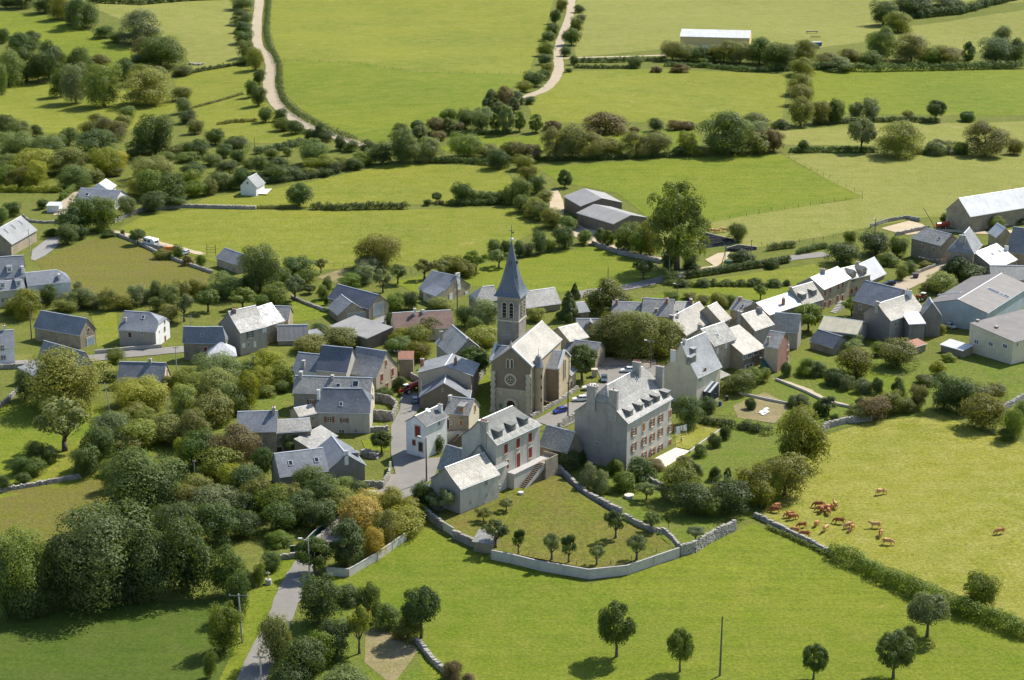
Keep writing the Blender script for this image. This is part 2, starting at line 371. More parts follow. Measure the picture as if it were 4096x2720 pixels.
use('V')
for mk, lift, pts in [
 ('mead', .06, [(612, -60), (1290, -60), (1262, 60), (1240, 120), (1205, 185), (1120, 255), (1040, 275), (930, 318), (860, 330), (760, 292), (690, 248), (655, 215), (642, 150), (622, 60)]),
 ('lush', .10, [(650, 135), (800, 142), (960, 165), (1210, 172), (1200, 190), (1120, 255), (1040, 275), (930, 318), (860, 328), (760, 290), (690, 245), (655, 210)]),
 ('pale', .06, [(205, 15), (380, -30), (575, -50), (575, 60), (560, 140), (450, 168), (420, 120), (330, 70)]),
 ('lush', .06, [(-80, 20), (90, 32), (180, 60), (330, 130), (350, 170), (200, 150), (60, 90), (-80, 70)]),
 ('mead', .06, [(400, 185), (470, 165), (590, 145), (610, 230), (660, 290), (740, 330), (560, 330), (470, 300), (430, 240)]),
 ('mead', .06, [(-60, 190), (100, 170), (260, 215), (350, 190), (420, 250), (300, 300), (200, 320), (60, 300), (-60, 250)]),
 ('pale', .06, [(1335, -60), (2500, -60), (2500, 0), (2100, 30), (2010, 95), (1880, 112), (1560, 110), (1330, 132), (1320, 80)]),
 ('pale', .06, [(2100, 60), (2500, 10), (2500, 110), (2200, 120), (2080, 100)]),
 ('mead', .06, [(1215, 235), (1310, 165), (1450, 158), (1815, 172), (1800, 290), (1230, 285)]),
 ('lush', .06, [(1872, 160), (2500, 165), (2500, 268), (2240, 266), (1960, 262), (1868, 262)]),
 ('pale', .06, [(1790, 305), (2000, 285), (2500, 275), (2500, 335), (1830, 335), (1780, 330)]),
 ('lush', .06, [(1010, 340), (1120, 318), (1260, 312), (1610, 300), (1620, 345), (1240, 350), (1030, 352)]),
 ('lush', .06, [(1235, 385), (1500, 368), (1800, 355), (1990, 455), (1640, 512), (1490, 500), (1420, 445), (1290, 420)]),
 ('pale', .06, [(1810, 358), (2500, 345), (2500, 520), (2200, 505), (2140, 500), (1900, 545), (1720, 575), (1610, 540), (1640, 512), (1990, 455)]),
 ('mead', .06, [(640, 435), (760, 410), (905, 378), (1165, 383), (1195, 440), (1040, 470), (720, 478), (440, 476), (480, 455)]),
 ('mead', .06, [(262, 532), (330, 500), (450, 482), (720, 485), (1180, 480), (1245, 530), (1130, 585), (1030, 620), (900, 612), (700, 625), (500, 605), (380, 570)]),
 ('olive', .06, [(85, 602), (150, 575), (245, 545), (380, 590), (500, 632), (470, 660), (290, 690), (170, 670), (110, 640)]),
 ('lush', .06, [(900, 650), (1030, 625), (1150, 600), (1370, 568), (1450, 600), (1530, 640), (1440, 660), (1330, 676), (1215, 672), (1090, 660), (1000, 690)]),
 ('lush', .06, [(1440, 695), (1640, 660), (1900, 640), (1980, 625), (2010, 660), (1880, 690), (1690, 710), (1500, 725)]),
 ('mead', .06, [(1560, 655), (1900, 605), (1960, 610), (1960, 640), (1640, 668)]),
 ('dry', .06, [(1740, 1195), (1800, 1140), (1860, 1060), (1890, 1010), (1990, 975), (2150, 945), (2280, 1000), (2500, 1060), (2500, 1480), (2250, 1390), (2060, 1310), (1930, 1275)]),
 ('lush', .06, [(735, 1335), (800, 1330), (985, 1215), (1060, 1262), (1150, 1290), (1360, 1345), (1560, 1290), (1690, 1225), (1740, 1205), (1930, 1290), (2060, 1330), (2500, 1530), (2500, 1700), (1010, 1720), (960, 1480), (900, 1440), (790, 1380)]),
 ('garden', .06, [(1380, 1110), (1560, 1060), (1700, 960), (1880, 1010), (1850, 1060), (1740, 1190), (1690, 1215), (1560, 1275), (1480, 1220), (1350, 1140)]),
 ('garden', .06, [(1640, 960), (1760, 880), (1850, 820), (2050, 830), (2361, 840), (2400, 1000), (2200, 950), (1990, 975), (1890, 1000), (1760, 960)]),
 ('lush', .09, [(1850, 860), (2000, 850), (2090, 880), (2140, 910), (2060, 960), (1980, 930)]),
 ('lush', .06, [(-60, 950), (60, 920), (210, 930), (380, 1010), (330, 1080), (200, 1110), (-60, 1160)]),
 ('mead', .10, [(60, 1110), (250, 960), (385, 1000), (300, 1080), (160, 1115)]),
 ('olive', .06, [(-60, 1140), (150, 1105), (270, 1105), (250, 1190), (120, 1290), (-60, 1320)]),
 ('cloud_shade', .06, [(-60, 1420), (200, 1400), (500, 1380), (620, 1330), (700, 1300), (560, 1590), (500, 1720), (-60, 1720)]),
 ('lush', .09, [(556, 1400), (620, 1300), (690, 1280), (720, 1290), (600, 1530), (570, 1600), (500, 1590), (545, 1480)]),
 ('garden', .06, [(690, 1420), (740, 1340), (900, 1440), (970, 1480), (1040, 1600), (1000, 1700), (590, 1700), (620, 1560)]),
 ('mead', .06, [(210, 720), (270, 720), (270, 790), (220, 800)]),
 ('lush', .06, [(640, 700), (740, 690), (760, 730), (680, 745)]),
 ('garden', .06, [(420, 860), (660, 850), (690, 900), (640, 960), (540, 1030), (380, 1020)]),
 ('lush', .06, [(1085, 885), (1135, 855), (1140, 970), (1080, 960)]),
 ('dry', .09, [(1560, 985), (1660, 975), (1670, 1000), (1590, 1035), (1560, 1030)]),
 ('soil', .09, [(1690, 935), (1760, 905), (1830, 935), (1780, 975), (1700, 965)]),
 ('soil', .09, [(730, 640), (790, 620), (850, 640), (800, 660)]),
 ('soil', .09, [(840, 1530), (850, 1450), (930, 1440), (960, 1500), (900, 1580)]),
 ('lush', .09, [(835, 1015), (900, 1015), (895, 1040), (845, 1040)]),
]: poly_sheet('field', pts, G[mk], lift, jitter=.6)
ORCH = 1.0                                                      # the walled orchard lies a metre up
use('V')
poly_sheet('orchard_ground', [(1000, 1200), (1060, 1130), (1200, 1080), (1262, 1075), (1340, 1140), (1420, 1190), (1500, 1225), (1555, 1265), (1450, 1300), (1360, 1312), (1250, 1290), (1140, 1268), (1060, 1235)], G['orch'], .06, 6.0, ORCH)

use('V')
ribbon('road', [(545, 1640), (590, 1545), (635, 1450), (668, 1370), (705, 1300), (770, 1235), (830, 1190), (885, 1150), (920, 1095)], [5.2, 5.0], ROAD, .14)
use('c1')
poly_sheet('street_square', [(1245, 800), (1330, 640), (1335, 520), (1420, 480), (1520, 500), (1510, 640), (1385, 780), (1392, 1000), (1560, 1100), (1700, 1085), (1650, 1260), (1490, 1410), (1340, 1480), (1180, 1520), (1200, 1420), (1290, 1250), (1245, 1050)], ROAD, .16, 4.0)
use('c2')
poly_sheet('street_square', [(200, 745), (580, 555), (830, 380), (770, 250), (1000, 215), (1330, 225), (1330, 330), (1100, 420), (900, 600), (560, 770), (430, 830)], ROAD, .16, 4.0)
poly_sheet('gravel_square', [(770, 165), (1320, 180), (1330, 230), (770, 240)], PINK, .2, 4.0)
poly_sheet('terrace', [(1290, 1110), (1510, 998), (1640, 1030), (1420, 1180)], PAVE, .2, 4.0)
use('c0')
ribbon('road', [(-200, 245), (0, 232), (360, 212), (900, 165), (1120, 140), (1450, 110), (1720, 85)], 6.0, ROAD, .14)
use('b0')
poly_sheet('gravel_yard', [(285, 830), (300, 740), (430, 640), (565, 608), (550, 690), (420, 790), (320, 840)], GRIT, .14, 4.0)
ribbon('farm_track', [(950, 548), (1100, 580), (1220, 615), (1450, 670), (1700, 735), (1870, 780)], 2.6, DIRT, .14)
ribbon('drive', [(690, 205), (600, 330), (540, 420)], 4, LANE, .14)
use('b2')
ribbon('road', [(560, 1170), (700, 1130), (1050, 1085), (1400, 1005), (1640, 945), (1900, 915), (2361, 850), (2600, 812), (2900, 775)], 5.5, ROAD, .14)
ribbon('farm_track', [(360, 190), (410, 300), (430, 460), (590, 575), (740, 660), (950, 725), (1180, 790), (1400, 835)], 5, DIRT, .14)
poly_sheet('farm_yard', [(560, 560), (800, 440), (1000, 560), (940, 620), (760, 640)], DIRT, .16, 5.0)
poly_sheet('farm_yard', [(1500, 960), (1720, 905), (1860, 885), (1780, 830), (1900, 770), (2010, 760), (1990, 820), (1880, 900), (1700, 945)], DIRT, .17, 5.0)
use('b3')
ribbon('road', [(1090, 1130), (1250, 1060), (1420, 985), (1600, 905), (1760, 860)], 7, LANE, .14)
poly_sheet('farm_yard', [(1040, 540), (1300, 470), (1420, 500), (1480, 540), (1180, 580)], DIRT, .14, 5.0)
ribbon('farm_track', [(1250, 590), (1600, 560), (2000, 580), (2361, 560)], 4, DIRT, .14)
use('b1')
poly_sheet('barn_yard', [(1000, 1420), (1200, 1340), (1210, 1400), (1160, 1500), (1040, 1540)], GRIT, .14, 4.0)
use('a1')
ribbon('lane', [(40, -120), (25, 60), (5, 250), (20, 420), (105, 520), (140, 620), (118, 760), (145, 880), (220, 1000), (330, 1085), (500, 1180), (720, 1255), (980, 1345)], 5.5, LANE, .14)
use('a2')
ribbon('lane', [(575, -140), (550, 20), (525, 170), (470, 310), (430, 450), (428, 560), (430, 640), (390, 735), (300, 830), (170, 880), (100, 930)], 5.0, LANE, .14)
ribbon('farm_track', [(470, 540), (700, 530), (1300, 515), (1500, 500)], 3.2, DIRT, .14)
use('c3')
ribbon('garden_path', [(60, 355), (340, 455), (560, 560), (800, 625)], 1.6, DIRT, .14)
# ------------------------------------------------------------------ building kit
WALL = {
 'stone': stone('rubble stone', (.31, .26, .185), (.42, .355, .255), (.20, .18, .15)),
 'tan': stone('tan rubble stone', (.40, .335, .23), (.52, .44, .31), (.28, .24, .18)),
 'grey': plaster('grey render', (.36, .33, .285), .5),
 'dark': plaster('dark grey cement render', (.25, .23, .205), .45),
 'white': plaster('white render', (.78, .77, .74), .12),
 'cream': plaster('cream render', (.66, .58, .43), .1),
 'beige': plaster('beige render', (.48, .405, .30), .3),
 'pale': plaster('pale weathered render', (.52, .485, .415), .5),
 'brick': plaster('dull red brick', (.36, .20, .15), .25),
 'plank': plaster('weathered planks', (.20, .165, .13), .6),
 'blue': sheet('blue grey cladding', (.38, .45, .50), .55, .4, 1.2),
 'yellow': plain('yellow cladding', (.66, .50, .24), .6, .3, .05),
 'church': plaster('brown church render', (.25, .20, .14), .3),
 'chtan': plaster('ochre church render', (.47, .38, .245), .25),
 'tower': stone('tower stone', (.30, .275, .23), (.38, .345, .285), (.22, .2, .17), 1.9),
}
ROOF = {
 'slate': slate('blue grey slate', (.185, .20, .225), (.24, .255, .275), (.36, .36, .34), .45, .42, .5, .3, .36, .7, .05),
 'dark': slate('new dark slate', (.105, .118, .138), (.13, .143, .162), (.2, .2, .2), .5, .42, .5, .25, .3, .3, .02),
 'mid': slate('grey slate', (.215, .22, .22), (.28, .28, .275), (.42, .41, .36), .5, .42, .5, .3, .36, .7, .05),
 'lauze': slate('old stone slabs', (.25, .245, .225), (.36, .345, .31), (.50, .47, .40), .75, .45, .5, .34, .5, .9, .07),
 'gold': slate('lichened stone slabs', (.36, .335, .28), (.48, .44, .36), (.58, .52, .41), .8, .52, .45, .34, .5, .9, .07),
 'olive': slate('olive grey shingles', (.17, .175, .155), (.20, .205, .18), None, .5, .5, .4, .22, .26, .3, .02),
 'light': slate('pale slate', (.34, .345, .35), (.42, .425, .42), (.52, .51, .46), .5, .42, .5, .3, .36, .7, .05),
 'matte': slate('dull grey slate', (.17, .17, .168), (.22, .22, .215), (.3, .29, .26), .5, .75, .2, .3, .36, .7, .05),
 'tile': slate('brown flat tiles', (.20, .125, .10), (.245, .155, .125), None, .5, .65, .3, .26, .24, .6, .04),
 'red': sheet('rusty red sheet', (.36, .16, .09), .6, .3, 1.0),
 'fibre': sheet('grey corrugated sheet', (.33, .305, .27), .42, .55, .9),
 'fibre_dark': sheet('brown grey corrugated sheet', (.20, .18, .165), .65, .35, .8),
 'cream': sheet('pale yellow corrugated sheet', (.52, .47, .33), .6, .35, .8),
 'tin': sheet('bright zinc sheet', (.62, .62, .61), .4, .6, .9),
}
M_ZINC = plain('zinc ridge', (.55, .58, .60), .45, .5, .1)
M_GLASS = plain('window glass', (.025, .03, .035), .12, .6, .2)
M_FRAME = plain('painted window frame', (.72, .70, .66), .6, .3, .06)
M_DARK = plain('dark opening', (.03, .028, .026), .9, .1, .2)
M_DRESS = plain('dressed stone', (.52, .45, .33), .85, .2, .15, 2.0)
M_BRICK = plain('chimney brick', (.34, .17, .11), .85, .2, .2, 3.0)
M_CHIM = plain('chimney render', (.36, .335, .30), .9, .15, .2, 1.2)
M_POT = plain('red clay pot', (.42, .13, .07), .8, .2, .15)
M_WOOD = plain('weathered wood', (.17, .13, .095), .85, .15, .25, 2.0)
M_CONC = plain('concrete', (.42, .40, .37), .9, .15, .15)
M_METAL = plain('dark metal', (.10, .10, .105), .5, .4, .1)
SHUT = {'r': plain('dark red shutter', (.22, .035, .03), .65, .3, .15), 'o': plain('chestnut shutter', (.30, .115, .045), .65, .3, .15),
        'w': plain('white shutter', (.70, .71, .70), .6, .3, .08), 'g': plain('slate green shutter', (.10, .14, .14), .65, .3, .1),
        'b': plain('pale blue door', (.24, .33, .42), .65, .3, .15), 'z': plain('grey metal door', (.34, .38, .40), .55, .4, .12),
        'd': plain('dark wooden door', (.075, .04, .03), .7, .25, .2), 'n': plain('brown door', (.24, .12, .06), .7, .25, .15)}
def unit_box():
    mb = MB(); mb.box(Matrix(), 1, 1, 1); return mb.mesh('unit_box')
UB = unit_box()
def frame_mesh():
    """window surround of unit size in x, z; bars proud of the wall along -y"""
    mb = MB(); I = Matrix()
    for c, s in (((-.56, -.02, 0), (.12, .12, 1.24)), ((.56, -.02, 0), (.12, .12, 1.24)), ((0, -.02, .56), (1.0, .12, .12)), ((0, -.05, -.56), (1.0, .2, .12))):
        mb.box(I, s[0], s[1], s[2], c)
    return mb.mesh('window_surround')
FRM = frame_mesh()
def pane_mesh():
    mb = MB(); I = Matrix(); mb.box(I, 1, .03, 1, (0, -.015, 0)); return mb.mesh('window_pane')
PNE = pane_mesh()
def sash_mesh():
    mb = MB(); I = Matrix()
    for c, s in (((0, -.05, 0), (.07, .03, 1)), ((0, -.05, .17), (1, .03, .05)), ((0, -.05, -.2), (1, .03, .05)), ((-.47, -.05, 0), (.06, .03, 1)), ((.47, -.05, 0), (.06, .03, 1)), ((0, -.05, .47), (1, .03, .06)), ((0, -.05, -.47), (1, .03, .06))):
        mb.box(I, s[0], s[1], s[2], c)
    return mb.mesh('window_bars')
SSH = sash_mesh()
def slat_mesh():
    """boarded leaf of unit size with ledges"""
    mb = MB(); I = Matrix()
    for i in range(4): mb.box(I, .235, .05, 1, (-.375 + .25 * i, -.03, 0))
    for z in (-.32, .32): mb.box(I, .96, .03, .08, (0, -.07, z))
    return mb.mesh('shutter_leaf')
SLT = slat_mesh()
def wallM(p, n, tz=0):
    """frame at p on a wall: x along the wall, -y out of it, z up"""
    n = Vector((n.x, n.y, 0)).normalized(); x = Vector((-n.y, n.x, 0))
    M = Matrix(((x.x, -n.x, 0, p.x), (x.y, -n.y, 0, p.y), (0, 0, 1, p.z), (0, 0, 0, 1)))
    return M
def SC(x, y, z): return Matrix.Diagonal((x, y, z, 1))
def TR(x, y, z): return Matrix.Translation((x, y, z))
def window(root, M, w, h, st='', dress=True):
    fm = M_DRESS if dress else M_FRAME
    if st and st[0] == 'D':                                     # door: leaf in a surround
        o = inst('door', SLT, SHUT[st[1]], root, M @ SC(w, 1, h)); inst('frame', FRM, fm, o, M @ SC(w, 1, h))
        return o
    o = inst('window', FRM, fm, root, M @ SC(w, 1, h))
    if st and st[0] == 'C':                                     # shutters closed over the glass
        for s in (-1, 1): inst('shutter', SLT, SHUT[st[1]], o, M @ TR(s * w * .25, -.02, 0) @ SC(w * .5, 1, h))
        return o
    inst('pane', PNE, M_GLASS, o, M @ SC(w, 1, h)); inst('bars', SSH, M_FRAME, o, M @ SC(w, 1, h))
    if st and st[0] == 'O':
        for s in (-1, 1): inst('shutter', SLT, SHUT[st[1]], o, M @ TR(s * (w * .5 + w * .27), -.07, 0) @ SC(w * .5, 1, h))
    return o
def chimney(root, p, ex, h, w=.9, d=.6, pots=2, mat=None, below=1.2):
    ex = Vector((ex.x, ex.y, 0)).normalized(); ey = Vector((-ex.y, ex.x, 0))
    M = Matrix(((ex.x, ey.x, 0, p.x), (ex.y, ey.y, 0, p.y), (0, 0, 1, p.z), (0, 0, 0, 1)))
    mb = MB(); mb.box(M, w, d, h + below, (0, 0, (h - below) / 2)); o = mb.build('chimney', mat or M_CHIM, root)
    mb = MB(); mb.box(M, w + .16, d + .16, .12, (0, 0, h + .06)); mb.build('cap', M_CONC, o)
    for i in range(pots):
        mb = MB(); q = M @ Vector(((i - (pots - 1) / 2) * w / max(pots, 1) * .95, 0, h + .12)); mb.tube(q, q + Vector((0, 0, .5)), .13, .1, 7)
        mb.build('chimney_pot', M_POT, o)
    return o
def skylight(root, p, n, w=.8, h=1.1):
    n = n.normalized(); x = Vector((0, 0, 1)).cross(n).normalized(); y = n.cross(x)
    M = Matrix(((x.x, y.x, n.x, p.x), (x.y, y.y, n.y, p.y), (x.z, y.z, n.z, p.z), (0, 0, 0, 1)))
    mb = MB()
    for cx, cy, sx, sy in ((-w / 2, 0, .1, h + .1), (w / 2, 0, .1, h + .1), (0, -h / 2, w, .1), (0, h / 2, w, .1)): mb.box(M, sx, sy, .22, (cx, cy, .03))
    o = mb.build('skylight', M_ZINC, root)
    mb = MB(); mb.box(M, w - .08, h - .08, .12, (0, 0, .06)); mb.build('pane', M_GLASS, o)
    return o
def dormer(root, p, n, w, h, roofm, wallm, st='', gable=False, depth=2.6, z0=0.0):
    n = Vector((n.x, n.y, 0)).normalized(); M = wallM(p + Vector((0, 0, z0 + .15)), n)
    mb = MB(); mb.box(M, w, depth, h + .6, (0, depth / 2, h / 2 - .3)); o = mb.build('dormer', wallm, root)
    mb = MB()
    if gable:
        r = w * .5; ov = .18
        for s in (-1, 1):
            a = [M @ Vector((s * (w / 2 + ov), -ov, h - .12)), M @ Vector((s * (w / 2 + ov), depth + 1, h - .12)), M @ Vector((0, depth + 1, h + r)), M @ Vector((0, -ov, h + r))]
            b = [q + Vector((0, 0, .14)) for q in a]
            uvs = [(0, 0), (depth + 1, 0), (depth + 1, w * .7), (0, w * .7)]
            mb.face(b if s > 0 else b[::-1], uvs if s > 0 else uvs[::-1]); mb.face(a[::-1] if s > 0 else a)
            for i in range(4): mb.face([a[i], a[(i + 1) % 4], b[(i + 1) % 4], b[i]])
        mb.face([M @ Vector((-w / 2, 0, h - .05)), M @ Vector((w / 2, 0, h - .05)), M @ Vector((0, 0, h + r))])
    else:
        r = .22; ov = .24
        a = [M @ Vector((-w / 2 - ov, -ov, h - .05)), M @ Vector((w / 2 + ov, -ov, h - .05)), M @ Vector((w / 2 + ov, depth, h + r)), M @ Vector((-w / 2 - ov, depth, h + r))]
        b = [q + Vector((0, 0, .14)) for q in a]
        mb.face(b, [(0, 0), (w, 0), (w, depth), (0, depth)]); mb.face(a[::-1])
        for i in range(4): mb.face([a[i], a[(i + 1) % 4], b[(i + 1) % 4], b[i]])
    mb.build('dormer_roof', roofm, o)
    W = M @ TR(0, 0, h * .45) @ SC(w * .62, 1, h * .62)
    if st: inst('shutter', SLT, SHUT[st[1]], o, W)
    else: inst('pane', PNE, M_GLASS, o, W); inst('bars', SSH, M_FRAME, o, W)
    return o
HOUSES = []
def house(label, A, B, C, he=None, g=None, axis='AB', rise=2.5, hips=(0, 0), tb=1.0, wall='stone', roof='mid', feats=(), name='house', cat='house',
          ov=.35, og=.22, fl=0.0, ro=.5, gwall=None, group=None, sag=.04, ridge=True, gutter=True, fix='AB', root=None, pre='', plan=None):
    """A, B, C: wall-top corners read off the photograph (B nearest) or a length in metres; g: foot of corner B"""
    if plan:
        O, ex, ey, L, W, he, base = plan; b2 = O; wf = W * ro; wb = W - wf
    elif g is not None:
        q = P(g); he = zat(q.x, q.y, B[1]) - gh(q.x, q.y)
    if not plan:
        b = P(B, he); base = gh(b.x, b.y)
        view = Vector((b.x, b.y, 0)).normalized()
        def flat(p):
            d = ray(p); t = (base + he - CAM_H) / d.z; q = CP + d * t; return Vector((q.x, q.y, 0))
        b2 = Vector((b.x, b.y, 0))
        if isinstance(A, (int, float)):
            c = flat(C); v = (c - b2).normalized(); n = Vector((-v.y, v.x, 0)); n = n if n.dot(view) > 0 else -n
            a = b2 + n * A; Lbc = (c - b2).length; ebc = v; eba = n; Lab = A
        elif isinstance(C, (int, float)):
            a = flat(A); v = (a - b2).normalized(); n = Vector((-v.y, v.x, 0)); n = n if n.dot(view) > 0 else -n
            eba = v; Lab = (a - b2).length; ebc = n; Lbc = C
        else:
            a, c = flat(A), flat(C)
            if fix == 'AB':
                eba = (a - b2).normalized(); n = Vector((-eba.y, eba.x, 0)); n = n if n.dot(c - b2) > 0 else -n
                ebc = n; Lab = (a - b2).length; Lbc = (c - b2).dot(n)
            else:
                ebc = (c - b2).normalized(); n = Vector((-ebc.y, ebc.x, 0)); n = n if n.dot(a - b2) > 0 else -n
                eba = n; Lbc = (c - b2).length; Lab = (a - b2).dot(n)
        a = b2 + eba * Lab
        if axis == 'AB': O, ex, ey, L, W = a, -eba, ebc, Lab, Lbc
        else: O, ex, ey, L, W = b2, ebc, eba, Lbc, Lab
        wf = W * ro; wb = W - wf
    if isinstance(rise, tuple):
        e = O + ex * (L if axis == 'AB' else 0) + ey * wf
        rise = zat(e.x, e.y, rise[1]) - base - he
        if rise < .3: rise = .8
    root = root or thing(name, label, cat, (b2.x, b2.y, base), 0, group)
    def Q(x, y, z): return Vector((O.x + ex.x * x + ey.x * y, O.y + ex.y * x + ey.y * y, base + z))
    # rows across the roof: signed distance from the ridge, height
    def prof(t): return rise * (1 - t) - fl * rise * sin(pi * min(1, max(0, t)))
    tE = 1 + ov / max(wf, .1); nt = 5 if (sag or fl) else 2
    rows = []
    for i in range(nt + 1): t = tE * (1 - i / nt); rows.append((wf - t * wf, prof(t), t))
    if wb > .3:
        tB = 1 + ov / wb
        for i in range(1, nt + 1): t = tB * i / nt; rows.append((wf + t * wb, prof(t), t))
    nu = max(2, int(L / 1.6)); hl0 = hips[0] * min(L * .48, W * .5); hl1 = hips[1] * min(L * .48, W * .5)
    sd_ = RN.uniform(0, 100)
    grid = []
    for (y, z, t) in rows:
        i0 = hl0 * max(0, 1 - t / tb) if hips[0] else 0; i1 = hl1 * max(0, 1 - t / tb) if hips[1] else 0
        x0 = -og + i0 * (1 + og / max(hl0, .1) if i0 else 1); x1 = L + og - i1
        r = []
        for k in range(nu + 1):
            x = x0 + (x1 - x0) * k / nu
            j = sag * 1.6 * noise.noise(Vector((x * .35 + sd_, y * .35, 0))) + sag * .6 * noise.noise(Vector((x * 1.3, y * 1.3, sd_)))
            r.append((x, y, he + z + .02 + j))
        grid.append(r)
    mb = MB(); th = .15; nr = len(grid)
    slope = math.hypot(1, rise / max(wf, .3))
    for i in range(nr - 1):
        for k in range(nu):
            q = [grid[i][k], grid[i][k + 1], grid[i + 1][k + 1], grid[i + 1][k]]
            mb.face([Q(x, y, z + th) for x, y, z in q], [(x, y * slope) for x, y, z in q])
            mb.face([Q(x, y, z) for x, y, z in reversed(q)])
    for k in range(nu):
        for r, fl_ in ((grid[0], 1), (grid[-1], 0)):
            q = [Q(*r[k]), Q(*r[k + 1])]; s = [Q(r[k][0], r[k][1], r[k][2] + th), Q(r[k + 1][0], r[k + 1][1], r[k + 1][2] + th)]
            mb.face([q[0], q[1], s[1], s[0]] if fl_ else [q[1], q[0], s[0], s[1]])
    for i in range(nr - 1):
        for k, fl_ in ((0, 0), (nu, 1)):
            p0, p1 = grid[i][k], grid[i + 1][k]
            q = [Q(*p0), Q(*p1), Q(p1[0], p1[1], p1[2] + th), Q(p0[0], p0[1], p0[2] + th)]
            mb.face(q if fl_ else q[::-1])
    if wb > .3:
        for e, hp in ((0, hips[0]), (nu, hips[1])):
            if not hp: continue
            for i in range(nt):
                f0, f1, b0, b1 = grid[i][e], grid[i + 1][e], grid[nr - 1 - i][e], grid[nr - 2 - i][e]
                if abs(rows[i][2]) > tb + .02 and rows[i + 1][2] > tb - .001: continue
                q = [Q(p[0], p[1], p[2] + th) for p in ((f0, b0, b1, f1) if e else (b0, f0, f1, b1))]
                hh = [(f0[1], 0), (b0[1], 0), (b1[1], .9), (f1[1], .9)]
                if (q[2] - q[3]).length < .02: q = q[:3]; hh = hh[:3]
                mb.face(q, [(u, v + i * .9) for u, v in hh])
    rm = ROOF[roof]
    mb.build(pre + 'roof', rm, root)
    bv = [Vector(v) for v in mb.v]; bf = list(mb.f)
    # walls
    wb_ = MB(); zb = -2.0
    def top(y):
        t = abs(y - wf) / (wf if y <= wf else max(wb, .1)); return prof(min(1, t))
    def gab(x, hip):
        ys = [0, wf * .25, wf * .5, wf * .75, wf] + ([wf + wb * .25, wf + wb * .5, wf + wb * .75, W] if wb > .3 else [])
        zc = prof(min(1, tb)) if hip else 1e9
        return [Q(x, 0, zb)] + [Q(x, y, he + min(top(y), zc) + (0 if top(y) < .05 else -.03)) for y in ys] + ([] if wb > .3 else []) + [Q(x, W, zb)]
    g0, g1 = gab(0, hips[0]), gab(L, hips[1])
    wb_.face([Q(0, 0, zb), Q(L, 0, zb), Q(L, 0, he), Q(0, 0, he)])
    zt = he + (top(W) if wb <= .3 else 0)
    wb_.face([Q(L, W, zb), Q(0, W, zb), Q(0, W, zt), Q(L, W, zt)])
    if gwall is None: wb_.face(g0); wb_.face(g1[::-1])
    if gwall is None: wb_.build(pre + 'wall', WALL[wall], root)
    else:
        for i_, nm_ in ((0, 'wall'), (1, 'rear_wall')):
            m2 = MB(); m2.face([wb_.v[j_] for j_ in wb_.f[i_]]); m2.build(pre + nm_, WALL[wall], root)
    if gwall is not None:
        for gg in (g0, g1[::-1]):
            m2 = MB(); m2.face(gg); m2.build(pre + 'gable_wall', WALL[gwall], root)
            k = len(bv); bv += [Vector(v) for v in m2.v]; bf += [tuple(i + k for i in f) for f in m2.f]
    k = len(bv); bv += [Vector(v) for v in wb_.v]; bf += [tuple(i + k for i in f) for f in wb_.f]
    if ridge and wb > .3:
        r = grid[nt]; m2 = MB()
        for k in range(nu):
            p, q = Q(*r[k]) + Vector((0, 0, th)), Q(*r[k + 1]) + Vector((0, 0, th))
            for s in (-1, 1):
                e = ey * (s * .17) + Vector((0, 0, -.1))
                a_ = [p + Vector((0, 0, .06)), q + Vector((0, 0, .06)), q + e + Vector((0, 0, .05)), p + e + Vector((0, 0, .05))]
                m2.face(a_ if s < 0 else a_[::-1])
        m2.build(pre + 'ridge_cap', M_ZINC, root)
    if gutter:
        m2 = MB(); r = grid[0]; m2.tube(Q(r[0][0], r[0][1] - .06, r[0][2] + .02), Q(r[-1][0], r[-1][1] - .06, r[-1][2] + .02), .07, .07, 6); m2.build(pre + 'gutter', M_ZINC, root)
    bvh = BVHTree.FromPolygons(bv, bf)
    for ft in feats:
        k, x, y = ft[0], ft[1], ft[2]
        hit, nrm, _, _ = bvh.ray_cast(CP, ray((x, y)))
        if hit is None: print('MISS', label, ft); continue
        if nrm.dot(ray((x, y))) > 0: nrm = -nrm
        if k == 'w': window(root, wallM(hit, nrm), ft[3], ft[4], ft[5] if len(ft) > 5 else '', ft[6] if len(ft) > 6 else True)
        elif k == 'c': chimney(root, hit + Vector((0, .25, 0)), ey if len(ft) < 8 else ex, ft[3], ft[4] if len(ft) > 4 else .9, .65, ft[5] if len(ft) > 5 else 2, {'b': M_BRICK, 'w': M_FRAME, 'p': M_CHIM}[ft[6]] if len(ft) > 6 else None, 2.0)
        elif k == 'k': chimney(root, hit + Vector((0, .3, 0)), ey, max(.8, zat(hit.x, hit.y + .3, ft[3]) - hit.z), ft[4], .8, ft[5], None, 2.5)
        elif k == 's': skylight(root, hit, nrm, ft[3] if len(ft) > 3 else .8, ft[4] if len(ft) > 4 else 1.1)
        elif k == 'd': dormer(root, hit, nrm if abs(nrm.z) < .97 else -ey, ft[3], ft[4], rm, WALL[ft[5] if len(ft) > 5 else wall], ft[6] if len(ft) > 6 else '', ft[7] if len(ft) > 7 else False)
        elif k == 'p':                                          # a board, sign or panel on the wall
            inst(ft[6] if len(ft) > 6 else 'panel', UB, ft[5], root, wallM(hit, nrm) @ TR(0, -.03, 0) @ SC(ft[3], .08, ft[4]))
    HOUSES.append((label, round(L, 1), round(W, 1), round(he, 1), round(rise, 1)))
    root['_f'] = 1; del root['_f']
    return dict(root=root, Q=Q, L=L, W=W, he=he, rise=rise, base=base, ex=ex, ey=ey, bvh=bvh)
